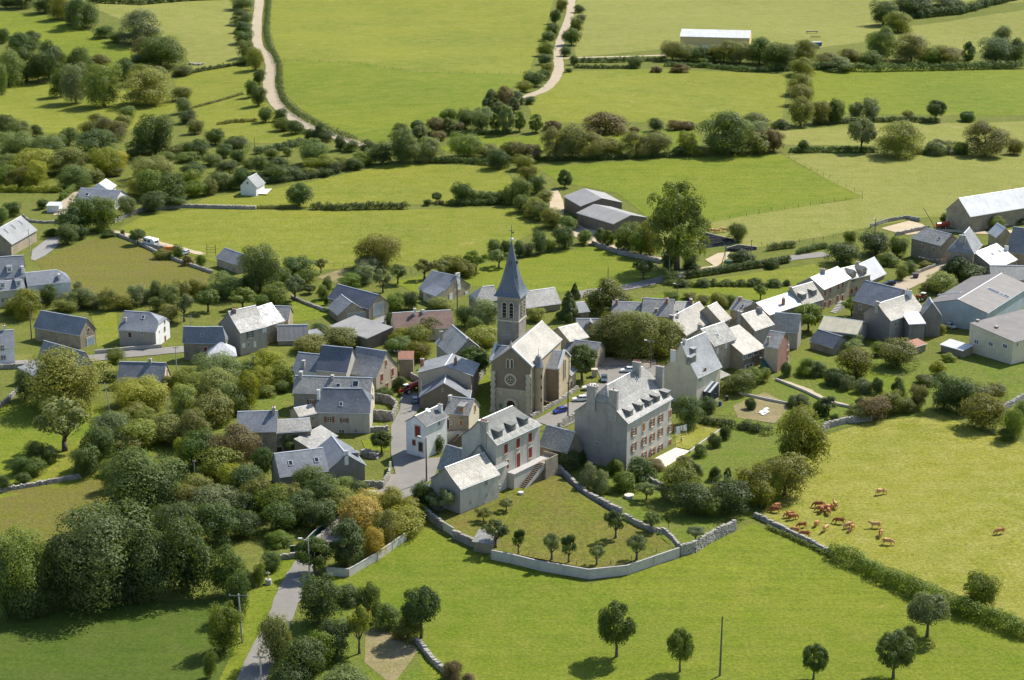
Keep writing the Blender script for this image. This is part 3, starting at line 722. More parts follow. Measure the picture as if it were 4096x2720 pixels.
# ------------------------------------------------------------------ houses and barns, left to right
use('b0')
house('stone barn with pale roof lights at the left edge beside the gravel yard', 10, (100, 680), (332, 548), g=(106, 792), axis='BC', rise=4.2, wall='tan', gwall='stone', roof='mid', name='stone_barn', cat='barn',
      feats=[('s', 55, 562, .7, 2.2), ('s', 122, 523, .7, 2.2), ('s', 190, 485, .7, 2.2)])
house('tall left-edge house of blue slate with a dormer, behind its lower front wing', (-140, 992), (222, 972), 9, he=8, rise=(0, 790), wall='pale', roof='slate', feats=[('d', 88, 945, 1.4, 1.5, 'white'), ('c', 205, 935, 1.4, 1.4, 0, 'w')])
house('long white-walled slate wing with hipped end, below the olive field on the left', (258, 1062), (652, 1024), 8.5, g=(655, 1190), rise=(0, 912), wall='white', roof='slate', hips=(0, .8), feats=[('c', 545, 1000, 1.2, 1.4, 0, 'w')])
house('low front wing with two dormers at the left edge, against the taller slate house', (-150, 1128), (228, 1085), 6, he=5.2, rise=(0, 1008), wall='pale', roof='slate', feats=[('d', 25, 1090, 1.3, 1.4, 'white'), ('d', 172, 1072, 1.3, 1.4, 'white'), ('w', 30, 1200, 1.0, 1.3), ('w', 60, 1198, 1.0, 1.3)])
house('slate-roofed stone barn with pale blue double door in its gable', (318, 1438), (738, 1515), (930, 1470), g=(738, 1650), rise=(812, 1372), wall='stone', roof='slate', name='stone_barn', cat='barn',
      feats=[('w', 815, 1475, .7, 1.0, 'Cd'), ('w', 836, 1590, 2.6, 2.9, 'Db')])
house('small stone and white house with half-hipped slate roof beside the bend of the left road', (1095, 1465), (1434, 1487), (1590, 1392), g=(1437, 1640), rise=(1512, 1322), hips=(0, .7), tb=.5, wall='grey', gwall='white', roof='slate', fl=.05,
      feats=[('w', 1198, 1520, .9, 1.4, 'Cd'), ('w', 1312, 1505, .7, .8), ('w', 1518, 1465, .9, 1.3, 'Cd'), ('w', 1470, 1490, .5, .5), ('w', 1518, 1398, .8, 1.0, 'Cd'), ('w', 1524, 1562, .9, 2.0, 'Dr'), ('s', 1320, 1358), ('c', 1155, 1400, 1.1, .7, 1)])
house('slate-roofed house with one skylight and white gable, behind dark trees on the far left', (685, 278), (1052, 302), (1122, 232), g=(1078, 372), rise=(1088, 190), wall='white', roof='slate', feats=[('s', 803, 225, 1.3, 1.4)])
house('small pale gable rising behind the skylight house on the far left', (832, 182), (1005, 186), 8, he=4.2, axis='BC', rise=(925, 127), wall='white', roof='tin')
house('lone white house with bright roof and a paved terrace, amid the far left meadows', (2218, 142), (2360, 152), (2409, 110), g=(2361, 242), axis='BC', rise=(2280, 72), wall='white', roof='mid', feats=[('w', 2283, 118, .7, .9)])
house('small stone house with broad shingle roof beside the big dark tree left of centre', (1998, 802), (2195, 872), 6.5, g=(2190, 958), rise=2.4, wall='tan', roof='mid', feats=[('w', 2092, 915, .8, 1.4), ('w', 2160, 918, .8, 1.2, 'Cn')])
use('Q1')
house('low stone house with sagging slate roof and one red-shuttered window, beside the left road', (75, 408), (447, 415), (578, 384), g=(447, 590), rise=(512, 290), hips=(0, .6), wall='stone', gwall='tan', roof='slate', sag=.1, feats=[('w', 275, 488, 1.0, 1.3, 'Cr'), ('s', 243, 357, .6, .7)])
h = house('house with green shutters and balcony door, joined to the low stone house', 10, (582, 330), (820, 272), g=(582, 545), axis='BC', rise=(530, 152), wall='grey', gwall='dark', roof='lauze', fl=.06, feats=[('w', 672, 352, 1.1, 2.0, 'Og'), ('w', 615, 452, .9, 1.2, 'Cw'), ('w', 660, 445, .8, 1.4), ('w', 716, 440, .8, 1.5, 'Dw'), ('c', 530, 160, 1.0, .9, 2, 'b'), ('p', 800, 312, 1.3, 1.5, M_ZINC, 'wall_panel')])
house('dark new slate roof over tan wall, right of the house with green shutters', 10, (822, 270), (975, 224), he=5.4, axis='BC', rise=(718, 118), wall='tan', roof='dark', feats=[('w', 835, 320, .8, 1.2), ('w', 900, 300, .8, 1.2)])
house('small pale slate roof at the back of the dark slate roof, beside the bright lawn', (860, 205), (1013, 210), 6, he=4.6, rise=(0, 103), wall='tan', roof='mid')
house('shed with ribbed sheet roof and cream gable, above the bushes left of centre', (922, 397), (1187, 392), (1228, 340), g=(1187, 445), rise=(1207, 268), wall='grey', gwall='cream', roof='fibre', name='shed', cat='shed')
house('lean-to with greenish flat roof beside the ribbed sheet shed', (1232, 372), (1330, 352), 4, he=2.4, rise=.5, ro=1.0, wall='dark', roof='mid', name='lean_to', cat='shed')
house('little pale hipped roof among the bushes below the low stone house', (290, 555), (548, 540), 7, he=2.6, rise=2.6, hips=(1, 1), wall='white', roof='tin')
use('c0')
use('b0')
house('white two-storey house cut by the left edge beside the road', (-200, 1645), (130, 1620), (210, 1540), g=(132, 1780), rise=(168, 1476), wall='white', roof='slate', feats=[('w', 20, 1640, .9, 1.4), ('w', 30, 1730, 1.3, 1.2), ('w', 158, 1610, .8, 1.6, 'Cd'), ('w', 157, 1715, 1.0, 2.0, 'Dd'), ('c', 35, 1480, 1.2, .7, 1, 'w')])
use('c0')
house('long low slate roof beside the left road, behind the big walnut', (350, 160), (720, 268), (890, 235), he=3.4, rise=(800, 112), wall='cream', roof='mid', feats=[('s', 398, 110), ('s', 490, 128)])
house('small blue-grey lean-to roof under the big walnut on the left', (300, 335), (490, 262), 5, he=2.6, rise=1.5, ro=1.0, wall='grey', roof='slate', name='lean_to', cat='shed')
house('slate roof with red chimney and cream gable below the left road', (1082, 398), (1500, 408), (1580, 320), g=(1500, 470), rise=(1540, 212), wall='cream', roof='slate', feats=[('w', 1540, 300, .7, 1.6, 'Cr'), ('c', 1385, 215, 1.1, .8, 1, 'p')])
use('b1')
house('big stone barn with dark slate roof and grey sliding door in its gable', (672, 1172), (1042, 1272), (1196, 1214), g=(1042, 1385), rise=(1120, 1152), wall='stone', gwall='tan', roof='dark', name='stone_barn', cat='barn', feats=[('w', 1127, 1295, 3.4, 4.0, 'Dz')])
house('lower barn front with wide grey gate, against the big dark slate barn', (655, 1258), (764, 1332), (1010, 1302), g=(768, 1410), rise=(884, 1224), wall='stone', gwall='tan', roof='mid', name='stone_barn', cat='barn', fix='BC', feats=[('w', 936, 1362, 5.0, 3.0, 'Dz')])
house('long open shed under patched corrugated sheets beside the barn yard', (690, 1442), (1032, 1552), (985, 1402), he=3.2, rise=1.2, ro=1.0, wall='plank', roof='fibre', name='open_shed', cat='shed')
use('Q6')
house('stone house with white chimney block and pale window surrounds, above the church lane', (478, 137), (616, 212), (850, 132), g=(616, 290), rise=(735, 55), wall='tan', roof='slate', fix='BC', feats=[('w', 753, 150, 1.2, 1.6, 'Cw'), ('w', 680, 240, 1.4, 2.0, 'Cw'), ('w', 820, 222, 1.4, 2.0, 'Cw'), ('c', 740, 66, 1.2, 1.6, 0, 'w')])
house('low slate wing with small windows left of the stone house above the church lane', (432, 186), (545, 234), (612, 208), he=3, rise=1.4, ro=1.0, wall='cream', roof='slate', feats=[('w', 470, 222, .7, 1.0), ('w', 492, 230, .7, 1.0)])
house('brown-tiled house with two white chimneys behind trees left of the church', (180, 535), (700, 508), 10, he=3.6, rise=(0, 360), wall='cream', roof='tile', feats=[('c', 357, 405, 1.8, .7, 0, 'w'), ('c', 430, 385, .8, .8, 0, 'w'), ('s', 520, 462)])
house('steep house with bold white ridge and tall chimney, left of the church tower', (552, 640), (697, 772), (955, 708), he=6.0, rise=(832, 625), wall='grey', gwall='beige', roof='lauze', feats=[('c', 593, 625, 2.2, .7, 1, 'p'), ('s', 687, 608, .3, 1.2), ('w', 757, 812, 1.4, .8), ('c', 830, 640, .8, .7, 0, 'p')])
house('hipped slab roof peeping out left of the church spire', (842, 232), (908, 280), (1085, 252), he=4.4, axis='BC', rise=3.2, hips=(1, 0), wall='stone', roof='lauze', feats=[('w', 1000, 290, 1.0, 1.6, 'Cw')])
use('Q2')
house('long grey slab roof right of the church spire, ending in a chimney', (462, 738), (765, 694), 8, g=(775, 760), rise=(0, 562), wall='tan', roof='lauze', feats=[('c', 745, 600, 2.0, 1.0, 0)])
house('dark-roofed barn behind the firs right of the church tower', (885, 785), (1022, 770), 8, g=(1022, 842), rise=(0, 690), wall='stone', roof='dark', name='stone_barn', cat='barn')
use('Q3')
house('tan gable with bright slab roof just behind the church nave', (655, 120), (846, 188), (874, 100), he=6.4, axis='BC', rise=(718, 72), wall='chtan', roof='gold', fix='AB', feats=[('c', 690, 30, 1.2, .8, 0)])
house('tan house with one wall dormer and chestnut shutter, left of the big square tree', (906, 116), (1120, 120), 7.5, g=(1120, 205), rise=(0, -8), wall='tan', roof='mid', feats=[('d', 1030, 100, 1.7, 1.7, 'tan', 'Co', True), ('w', 1058, 182, 1.1, 1.2, 'Co')])
house('low grey slab roof behind the round tree by the church', (796, 302), (1078, 335), 8, he=3.6, rise=(0, 205), wall='tan', roof='mid')
use('Q4')
house('grey slate house with brick chimney at the left end of the upper terrace row', (105, 258), (378, 270), 8, he=4.5, rise=(0, 160), wall='tan', roof='mid', feats=[('c', 150, 175, 1.3, .6, 1, 'b'), ('c', 388, 170, 1.5, .6, 1, 'b')])
house('long mossy-roofed house in the middle of the upper terrace row', (376, 264), (645, 278), 8.5, he=5.0, rise=(0, 132), wall='tan', roof='lauze', feats=[('c', 505, 240, .8, .4, 0, 'b'), ('c', 600, 165, 1.4, .9, 2, 'b')])
house('darker slab-roofed house at the right of the upper terrace row', (648, 266), (850, 262), 8.5, he=4.8, rise=(0, 150), wall='tan', roof='lauze', feats=[('c', 815, 165, 1.2, 1.6, 1, 'b'), ('s', 693, 243)])
house('tan-roofed house with drooping eaves behind the bright white roof', 9, (1085, 330), (1165, 290), he=4.2, axis='BC', rise=(975, 195), wall='beige', roof='gold')
house('glaring slab-roofed house behind the big square tree, white door surround', 9, (764, 442), (1015, 300), g=(762, 560), axis='BC', rise=(664, 290), wall='beige', gwall='dark', roof='gold', fl=.05, feats=[('w', 707, 482, 1.0, 1.8, 'Dd'), ('c', 640, 330, 1.8, 1.2, 0), ('c', 700, 300, 1.2, .5, 0, 'w')])
house('tall grey-roofed house with white shutters, blank tan gable to the square', (785, 478), (1018, 540), (1163, 457), g=(1010, 795), axis='BC', rise=(900, 398), wall='beige', roof='olive', sag=.015, feats=[('w', 1052, 592, .9, 1.6, 'Cw'), ('w', 1128, 542, .9, 1.6, 'Cw'), ('w', 1088, 567, .4, .7, 'Co'), ('w', 1077, 675, .9, .9), ('w', 1113, 657, .5, 1.6), ('w', 1078, 722, .4, .8), ('s', 1052, 450), ('c', 895, 405, 1.4, 1.2, 2)])
use('c2')
h = house('cream house with two dark dormers and a glazed verandah, right of the manor', (1400, 265), (1706, 333), (1826, 208), g=(1692, 615), axis='BC', rise=(1572, 28), wall='cream', roof='light', fl=.05, fix='AB',
      feats=[('d', 1625, 215, 1.5, 1.5, 'dark'), ('d', 1685, 135, 1.5, 1.5, 'dark'), ('w', 1735, 345, .9, 1.5, 'Cb'), ('w', 1780, 285, .9, 1.5, 'Cd'), ('c', 1493, 135, 1.0, 1.6, 2, 'w'), ('c', 1590, 30, .9, .9, 1, 'w')])
house('small pale roof annex beside the cream house', (1800, 300), (1925, 360), 3, he=2.6, rise=.6, ro=1.0, wall='stone', roof='gold', name='annex', cat='annex')
use('Q5')
house('white-glazed extension with bright slab roof, between the tall house and the brick house', 9, (250, 620), (440, 556), g=(250, 770), axis='BC', rise=4.2, ro=1.0, wall='stone', roof='gold', ridge=False,
      feats=[('w', 261, 645, .8, 1.3, '', False), ('w', 307, 628, 1.8, 1.3, '', False), ('w', 366, 605, 1.8, 1.3, '', False), ('w', 411, 610, .8, 2.4, '', False), ('w', 305, 725, 3.0, 1.0, '', False), ('s', 185, 478), ('s', 138, 500)])
house('narrow house with dull red brick gable and slab roof, above the right gardens', (440, 542), (566, 562), (742, 500), g=(566, 785), rise=(660, 432), wall='beige', gwall='brick', roof='lauze', feats=[('w', 655, 510, .7, 1.6), ('w', 652, 610, .9, 1.5, 'Cr'), ('w', 655, 670, .7, 1.2), ('c', 480, 520, 1.6, .9, 2)])
house('bright-roofed house with chimney on its left gable, behind the white-glazed extension', 9, (352, 402), (520, 346), he=7.2, axis='BC', rise=(246, 268), wall='grey', gwall='stone', roof='gold', feats=[('c', 222, 290, 1.6, 1.3, 1), ('c', 400, 245, 1.2, 1.6, 4, 'p')])
house('bright slab roof between the brick house and the street tree', (522, 396), (742, 416), 6, he=5.2, rise=(0, 266), wall='grey', roof='gold')
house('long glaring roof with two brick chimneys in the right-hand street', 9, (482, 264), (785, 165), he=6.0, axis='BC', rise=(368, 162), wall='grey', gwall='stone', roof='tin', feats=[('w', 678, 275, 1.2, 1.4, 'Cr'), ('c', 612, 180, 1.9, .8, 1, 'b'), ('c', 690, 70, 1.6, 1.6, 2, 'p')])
house('small grey house with chimney and skylight left of the long glaring roof', (138, 210), (276, 238), 7, he=4.2, rise=(0, 150), wall='tan', roof='lauze', feats=[('s', 248, 188), ('c', 225, 140, 1.0, 1.0, 1, 'b')])
house('house with two hooded dormers and creeper in the right-hand street', 8, (786, 172), (962, 118), he=6.0, axis='BC', rise=4.0, wall='grey', roof='gold', feats=[('d', 800, 130, 1.9, 1.5, 'dark'), ('d', 893, 95, 1.9, 1.5, 'dark')])
use('b3')
house('tall stone house with eight dark red windows and outside steps in the right street', 9, (512, 1098), (757, 994), g=(512, 1290), axis='BC', rise=(397, 995), wall='tan', gwall='grey', roof='tin',
      feats=[('w', 525, 1132, .9, 1.7, 'Cr'), ('w', 572, 1110, .9, 1.7, 'Cr'), ('w', 648, 1077, .9, 1.7, 'Cr'), ('w', 688, 1057, .9, 1.7, 'Cr'), ('w', 524, 1242, .9, 1.8, 'Cr'), ('w', 571, 1225, .9, 1.8, 'Cr'), ('w', 641, 1188, .9, 1.8, 'Cr'), ('w', 685, 1190, 1.1, 2.4, 'Dr'), ('c', 505, 955, 1.3, 1.4, 2)])
house('stone house with two gabled wall dormers beside the tall red-windowed house', 8, (758, 1002), (945, 958), g=(760, 1168), axis='BC', rise=(690, 912), wall='tan', roof='gold', feats=[('d', 790, 1018, 1.9, 2.0, 'tan', '', True), ('d', 888, 985, 1.9, 2.0, 'tan', '', True), ('w', 772, 1118, .9, 1.5, 'Cr'), ('w', 812, 1095, .8, 1.4, 'Cr'), ('c', 828, 880, 1.0, .8, 1)])
house('white-roofed end house at the top of the right street', 8, (945, 1010), (1080, 946), g=(950, 1062), axis='BC', rise=(858, 868), wall='tan', roof='tin')
house('stone barn with dark blue slate roof beside the right street', (788, 1192), (1128, 1278), (1226, 1180), he=6.0, rise=(1190, 1104), wall='stone', roof='slate', name='stone_barn', cat='barn', feats=[('w', 852, 1265, .9, 1.3)])
house('long shed roofed with pale yellow sheets behind the street tree', (470, 1468), (818, 1514), (918, 1425), he=3.6, rise=(885, 1396), wall='grey', roof='cream', name='long_shed', cat='shed')
use('Q5')
house('small dark slate outbuilding in the yard above the right gardens', (856, 492), (1062, 556), (1150, 500), g=(1062, 630), rise=(1130, 462), wall='stone', roof='dark', name='outbuilding', cat='outbuilding')
use('b3')
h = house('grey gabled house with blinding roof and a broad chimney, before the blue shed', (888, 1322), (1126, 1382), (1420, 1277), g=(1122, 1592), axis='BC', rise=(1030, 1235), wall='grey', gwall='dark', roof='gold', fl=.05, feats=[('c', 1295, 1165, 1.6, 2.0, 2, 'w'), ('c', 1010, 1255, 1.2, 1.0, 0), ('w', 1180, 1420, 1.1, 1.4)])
house('stone extension with white catslide roof on the front of the blinding-roofed house', (1232, 1365), (1302, 1420), (1404, 1380), g=(1300, 1592), axis='BC', rise=1.6, ro=1.0, wall='dark', roof='tin', ridge=False)
house('grey stone end wall with slate roof beside the blinding-roofed house', (1395, 1290), (1420, 1340), (1565, 1280), he=6.2, rise=(1500, 1228), wall='dark', roof='slate', name='stone_barn', cat='barn')
use('Q8')
h = house('huge farm shed with blue-grey cladding and brown sheet roof', (478, 297), (1000, 384), 34, g=(985, 560), axis='BC', rise=(732, 266), wall='blue', roof='fibre_dark', name='farm_shed', cat='shed', sag=0, feats=[('p', 672, 212, .01, .01, M_ZINC)] if 0 else [('s', 668, 210, 1.2, 7.0), ('s', 1080, 195, 1.4, 5.0), ('s', 1160, 228, 1.4, 3.0)])
SHED2 = house('projecting bay of the farm shed with cream panels, three dark windows and block plinth', (848, 524), (1238, 642), 30, g=(1235, 848), axis='BC', rise=(848, 478), ro=1.0, wall='cream', roof='fibre_dark', name='farm_shed', cat='shed', sag=0, ridge=False,
      feats=[('w', 910, 642, 1.6, 1.1, '', False), ('w', 1038, 664, 1.6, 1.1, '', False), ('w', 1165, 682, 1.6, 1.1, '', False), ('w', 1275, 667, .8, 1.2, '', False), ('c', 922, 462, .4, .8, 0), ('c', 1090, 520, .4, .9, 0)])
house('tiny hut with rusty red roof below the grey gabled house', (340, 692), (456, 660), 3.2, he=2.2, rise=.6, ro=1.0, wall='stone', roof='red', name='hut', cat='hut')
house('hut with half white, half rusty roof in front of the farm shed', (592, 668), (790, 724), 4.2, g=(788, 785), rise=.6, ro=1.0, wall='stone', roof='tin', name='hut', cat='hut')
use('b3')
house('stone house with brown shutters and bunting, above the right street', (1326, 622), (1602, 694), 8.5, g=(1592, 870), rise=(0, 595), hips=(.5, 0), wall='stone', roof='lauze', feats=[('w', 1405, 705, .7, 1.4, 'Cn'), ('w', 1432, 708, .7, 1.4, 'Cn'), ('w', 1530, 736, .8, 1.2, 'Cn'), ('s', 1580, 634)])
house('big stone house with hipped slate end and glaring roof, on the far right', (1655, 740), (1893, 764), (2118, 692), g=(1890, 1003), axis='BC', rise=4.8, hips=(1, 0), wall='stone', roof='mid', feats=[('c', 1792, 668, 2.2, 2.0, 0), ('w', 1843, 880, .7, 1.0)])
house('catslide extension with white roof and one dark red window, on the big right house', (1897, 872), (2090, 908), (2335, 832), g=(2085, 1018), axis='BC', rise=(1897, 760), ro=1.0, wall='stone', roof='tin', ridge=False, feats=[('w', 1990, 925, 1.5, 1.7, 'Cr'), ('c', 2200, 745, 1.4, 1.1, 0, 'w'), ('w', 2200, 895, 1.0, 1.2, 'Cr'), ('w', 2278, 868, 1.0, 1.2, 'Cr'), ('s', 2070, 775), ('s', 2135, 750)])
house('great stone barn with glaring roof near the silo pipe, at the right edge', (1646, 362), (1863, 424), (2480, 292), g=(1868, 577), axis='BC', rise=(1750, 262), wall='stone', gwall='tan', roof='tin', name='stone_barn', cat='barn', feats=[('w', 1757, 322, .6, .9), ('w', 1930, 545, .7, .8), ('w', 2010, 520, .7, .8), ('c', 2290, 200, .1, .1, 0)][:3])
house('pale-roofed farmhouse cut by the right edge below the great barn', (2110, 618), (2258, 612), (2420, 556), he=4.4, axis='BC', rise=(2215, 537), wall='tan', roof='tin')
house('grey-roofed farmhouse cut by the right edge beside the catslide house', (2208, 738), (2460, 775), 9, he=4.4, rise=(0, 560), wall='tan', roof='mid')
house('low stone outhouse with slab roof at the right edge above the farm shed', (2062, 1002), (2420, 1006), 7, he=3.4, rise=(0, 885), wall='stone', roof='lauze', name='outhouse', cat='outbuilding', feats=[('w', 2150, 1075, 1.0, 2.0, 'Dd')])
# --- heart of the village
use('c1')
house('small house with pale blue wall and lone chimney, left of the dark slate house', (346, 266), (562, 288), 7.5, he=5.2, rise=(0, 136), wall='white', roof='slate', feats=[('c', 440, 255, 1.8, .9, 0, 'p')])
house('dark slate house between the pale blue house and the tan gable with red shutters', (560, 264), (832, 290), 9, he=6.4, rise=(0, 75), wall='pale', roof='dark', fl=.06)
house('tan gabled house with three pairs of red shutters and mottled slate roof', (836, 292), (1108, 334), (1306, 222), g=(1112, 512), rise=(1200, 106), wall='beige', roof='mid', fl=.06, feats=[('w', 1198, 213, .8, 1.5, 'Cr'), ('w', 1160, 347, 1.2, 1.9, 'Cr'), ('w', 1258, 297, 1.2, 1.9, 'Cr'), ('w', 1207, 440, 1.3, 2.4, 'Dr'), ('w', 1266, 400, 1.2, 2.0, 'Dd'), ('c', 905, 110, 1.4, .8, 1)])
house('stone hut with bright rust-red sheet roof behind the tan gable', (1318, 172), (1448, 172), 5, he=5.2, rise=1.2, wall='stone', roof='red', name='hut', cat='hut', ridge=False)
house('long house, half slab and half slate roof, behind the dark slate cottage', (346, 476), (1050, 498), (1102, 420), he=5.6, rise=(1076, 352), wall='grey', gwall='cream', roof='lauze', feats=[('w', 515, 577, 1.1, 1.4, 'Oo'), ('c', 415, 345, 1.4, 1.2, 0), ('c', 705, 358, .8, .9, 0), ('s', 757, 420, 1.0, 1.0), ('s', 918, 405, 1.4, 1.6), ('w', 1075, 455, .7, .9)])
house('pale cottage with dark blue slate roof and two chestnut-shuttered windows', (553, 657), (1046, 660), 9.5, g=(1044, 862), rise=(0, 449), hips=(.3, .5), tb=.6, wall='pale', roof='dark', fl=.05, feats=[('w', 677, 732, 1.2, 1.5, 'Oo'), ('w', 813, 740, 1.0, 1.2, 'Oo'), ('w', 790, 845, 1.4, 1.0), ('w', 921, 838, .5, .8), ('c', 577, 545, 2.2, .8, 0, 'w'), ('s', 783, 592)])
house('left half of the old stone row behind the reddish tree, tall chimney at its end', (-172, 838), (186, 832), 8, g=(180, 1062), rise=(0, 657), wall='stone', roof='slate', feats=[('w', 35, 922, .8, 1.2), ('w', 87, 1030, 1.3, 1.6, 'Dz'), ('c', 165, 670, 1.2, 1.2, 2)])
house('right half of the old stone row with lower slab roof and a doorway', (184, 852), (505, 830), 7.5, g=(505, 1025), rise=(0, 722), wall='stone', roof='lauze', feats=[('w', 216, 1015, 1.3, 1.6, 'Dd'), ('w', 400, 900, .6, .8)])
house('small slab-roofed link between the stone row and the pale cottage', (395, 700), (550, 668), 4.5, g=(548, 860), rise=1.3, wall='beige', roof='gold', name='annex', cat='annex', feats=[('w', 523, 725, .7, 1.0), ('w', 532, 840, .9, 2.2, 'Dd')])
house('low slab-roofed lean-to slanting down beside the stone row', (500, 1005), (738, 882), 4.5, he=2.6, rise=1.6, ro=1.0, wall='stone', roof='lauze', name='lean_to', cat='shed')
house('long slate wing with two skylights, lowest of the houses left of the street', (222, 1252), (660, 1196), 8.5, he=4.2, rise=(0, 996), wall='grey', roof='slate', sag=.02, feats=[('s', 318, 1135, .9, 1.2), ('s', 558, 1105, .9, 1.2), ('w', 395, 1285, 1.0, 1.6, 'Cn')])
house('grey gabled slate house crossing the long skylight wing, white chimney on its gable', (672, 1196), (1003, 1155), 13, g=(1000, 1290), axis='BC', rise=(836, 1060), wall='dark', roof='slate', sag=.02, feats=[('c', 830, 1075, 1.2, .9, 0, 'w'), ('d', 940, 1075, 1.4, 1.0, 'dark'), ('d', 915, 975, 1.4, 1.0, 'dark')])
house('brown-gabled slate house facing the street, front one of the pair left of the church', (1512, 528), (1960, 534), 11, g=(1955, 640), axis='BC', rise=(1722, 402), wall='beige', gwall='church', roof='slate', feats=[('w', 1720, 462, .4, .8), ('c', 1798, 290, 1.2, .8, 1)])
house('taller slate house with pale ridge, rear one of the pair left of the church', (1496, 305), (1985, 330), 10, he=6.8, axis='BC', rise=(1662, 242), wall='beige', roof='mid', feats=[('c', 1533, 240, 1.8, .9, 1, 'b'), ('c', 1840, 225, 1.6, .7, 1, 'b')])
h14 = house('white gabled house front on the street corner, porch and dark red shutter', (1383, 748), (1558, 790), (1734, 690), g=(1560, 1095), axis='BC', rise=(1466, 702), wall='white', roof='matte', fl=.03, feats=[('w', 1492, 842, 1.5, 2.6, 'Cr'), ('w', 1458, 945, .9, 1.3, 'Cr'), ('w', 1520, 985, 1.2, 2.2, 'Dd'), ('w', 1688, 768, .9, 1.1, '', False), ('w', 1690, 890, .9, 1.1, '', False), ('s', 1585, 650), ('c', 1700, 665, 1.8, 1.0, 1, 'w')])
house('cream-gabled house with one chestnut dormer and balcony, behind the white corner house', (1747, 660), (1962, 686), (2087, 606), g=(1962, 950), rise=(2017, 548), wall='stone', gwall='cream', roof='lauze', feats=[('d', 1890, 672, 1.3, 1.5, 'stone', 'Co'), ('s', 1913, 590, 1.2, 1.6), ('w', 1893, 765, .7, 1.3, 'Co'), ('w', 1765, 775, 1.0, 2.4, 'Dd'), ('w', 1795, 765, .5, .8), ('w', 2020, 630, 1.1, 1.6, 'Cn'), ('w', 2015, 845, 1.6, .9, 'Dr'), ('c', 1790, 560, 1.2, 1.0, 0)])
use('Q7')
house('farmhouse with six dark red shutters, three dormers and pot-topped chimney, by the orchard', 9.5, (437, 350), (752, 205), g=(437, 735), axis='BC', rise=(330, 185), hips=(0, .9), wall='pale', roof='olive', fl=.07, sag=.015,
      feats=[('w', 507, 385, 1.3, 2.2, 'Cr'), ('w', 594, 345, 1.3, 2.2, 'Cr'), ('w', 680, 305, 1.3, 2.2, 'Cr'), ('w', 518, 497, .9, 2.0, 'Cr'), ('w', 596, 470, 1.3, 3.4, 'Dr'), ('w', 681, 412, 1.3, 2.4, 'Cr'), ('d', 470, 300, 1.6, 1.3, 'dark'), ('d', 563, 255, 1.6, 1.3, 'dark'), ('d', 652, 212, 1.6, 1.3, 'dark'), ('k', 352, 300, 190, 1.8, 5)])
house('middle part of the farmhouse with a single dormer, between its tall end and low wing', 8.5, (427, 524), (514, 482), g=(427, 745), axis='BC', rise=(350, 360), wall='pale', roof='olive', fl=.1, sag=.015, feats=[('d', 462, 480, 1.5, 1.2, 'dark'), ('w', 463, 566, .7, .9), ('w', 463, 655, .6, .7)])
house('low blank-walled wing of the farmhouse with sparkling slab roof', (-28, 595), (180, 668), (426, 552), g=(180, 885), axis='BC', rise=(76, 520), wall='pale', gwall='grey', roof='gold', fl=.06, feats=[('w', 367, 628, .9, 1.4), ('w', 370, 720, .5, .6), ('w', 254, 770, .5, .6), ('w', 354, 780, .4, .5), ('w', 256, 833, .4, .6)])
house('little dark slab-roofed shed behind the sparkling wing of the farmhouse', (25, 512), (170, 555), 6, he=4.0, rise=(0, 400), wall='stone', roof='lauze', name='shed', cat='shed')
house('low dark slab-roofed outbuilding between the farmhouse and the manor', (752, 348), (950, 402), (1016, 345), he=4.8, rise=(955, 268), wall='church', roof='lauze', name='outbuilding', cat='outbuilding', feats=[('w', 905, 455, .9, 1.2)])
use('c2')
MANOR = house('big manor house with fifteen chestnut-shuttered openings and five small dormers', (578, 655), (1062, 758), (1517, 538), g=(1058, 1207), axis='BC', rise=(822, 445), hips=(.35, .3), tb=.3, wall='pale', gwall='grey', roof='lauze', fl=.09, sag=.05, name='manor_house', cat='house',
      feats=[('d', a, b, 1.5, 1.25, 'dark') for a, b in ((1100, 700), (1195, 648), (1275, 605), (1350, 568), (1440, 528))] +
      [('w', a, b, 1.15, 1.9, 'Oo') for a, b in ((1125, 845), (1293, 762), (1370, 722), (1123, 985), (1218, 932), (1293, 897), (1368, 852), (1458, 812), (1218, 1070), (1368, 1000))] +
      [('w', 1213, 803, 1.1, 1.9, 'Co'), ('w', 1458, 680, 1.1, 1.8, 'Co'), ('w', 1293, 1050, 1.4, 2.8, 'Oo'), ('w', 1455, 970, 1.2, 2.6, 'Do'), ('w', 783, 955, .9, .7), ][:5] +
      [('k', 735, 555, 425, 2.2, 3), ('k', 935, 650, 465, 2.2, 1), ('k', 1150, 310, 205, 1.9, 4), ('k', 1362, 420, 245, 1.9, 3), ('s', 1148, 355)])
use('b2')
house('rear timber barn of the pair, open side and half white roof, under the far meadow', (488, 242), (641, 334), (1014, 302), g=(641, 458), rise=(830, 263), wall='plank', roof='fibre', name='timber_barn', cat='barn', fix='BC', sag=0, ridge=False)
house('front timber barn of the pair, boarded gable beside the cattle pens', (722, 374), (941, 497), (1247, 440), he=5.0, rise=(1130, 418), wall='plank', roof='fibre', name='timber_barn', cat='barn', fix='BC', sag=0, ridge=False)
use('a2')
house('yellow steel barn with white roof on the far hillside', (1552, 336), (2190, 352), (2238, 300), g=(2190, 445), rise=(2222, 283), wall='yellow', roof='tin', name='steel_barn', cat='barn', sag=0, ridge=False)
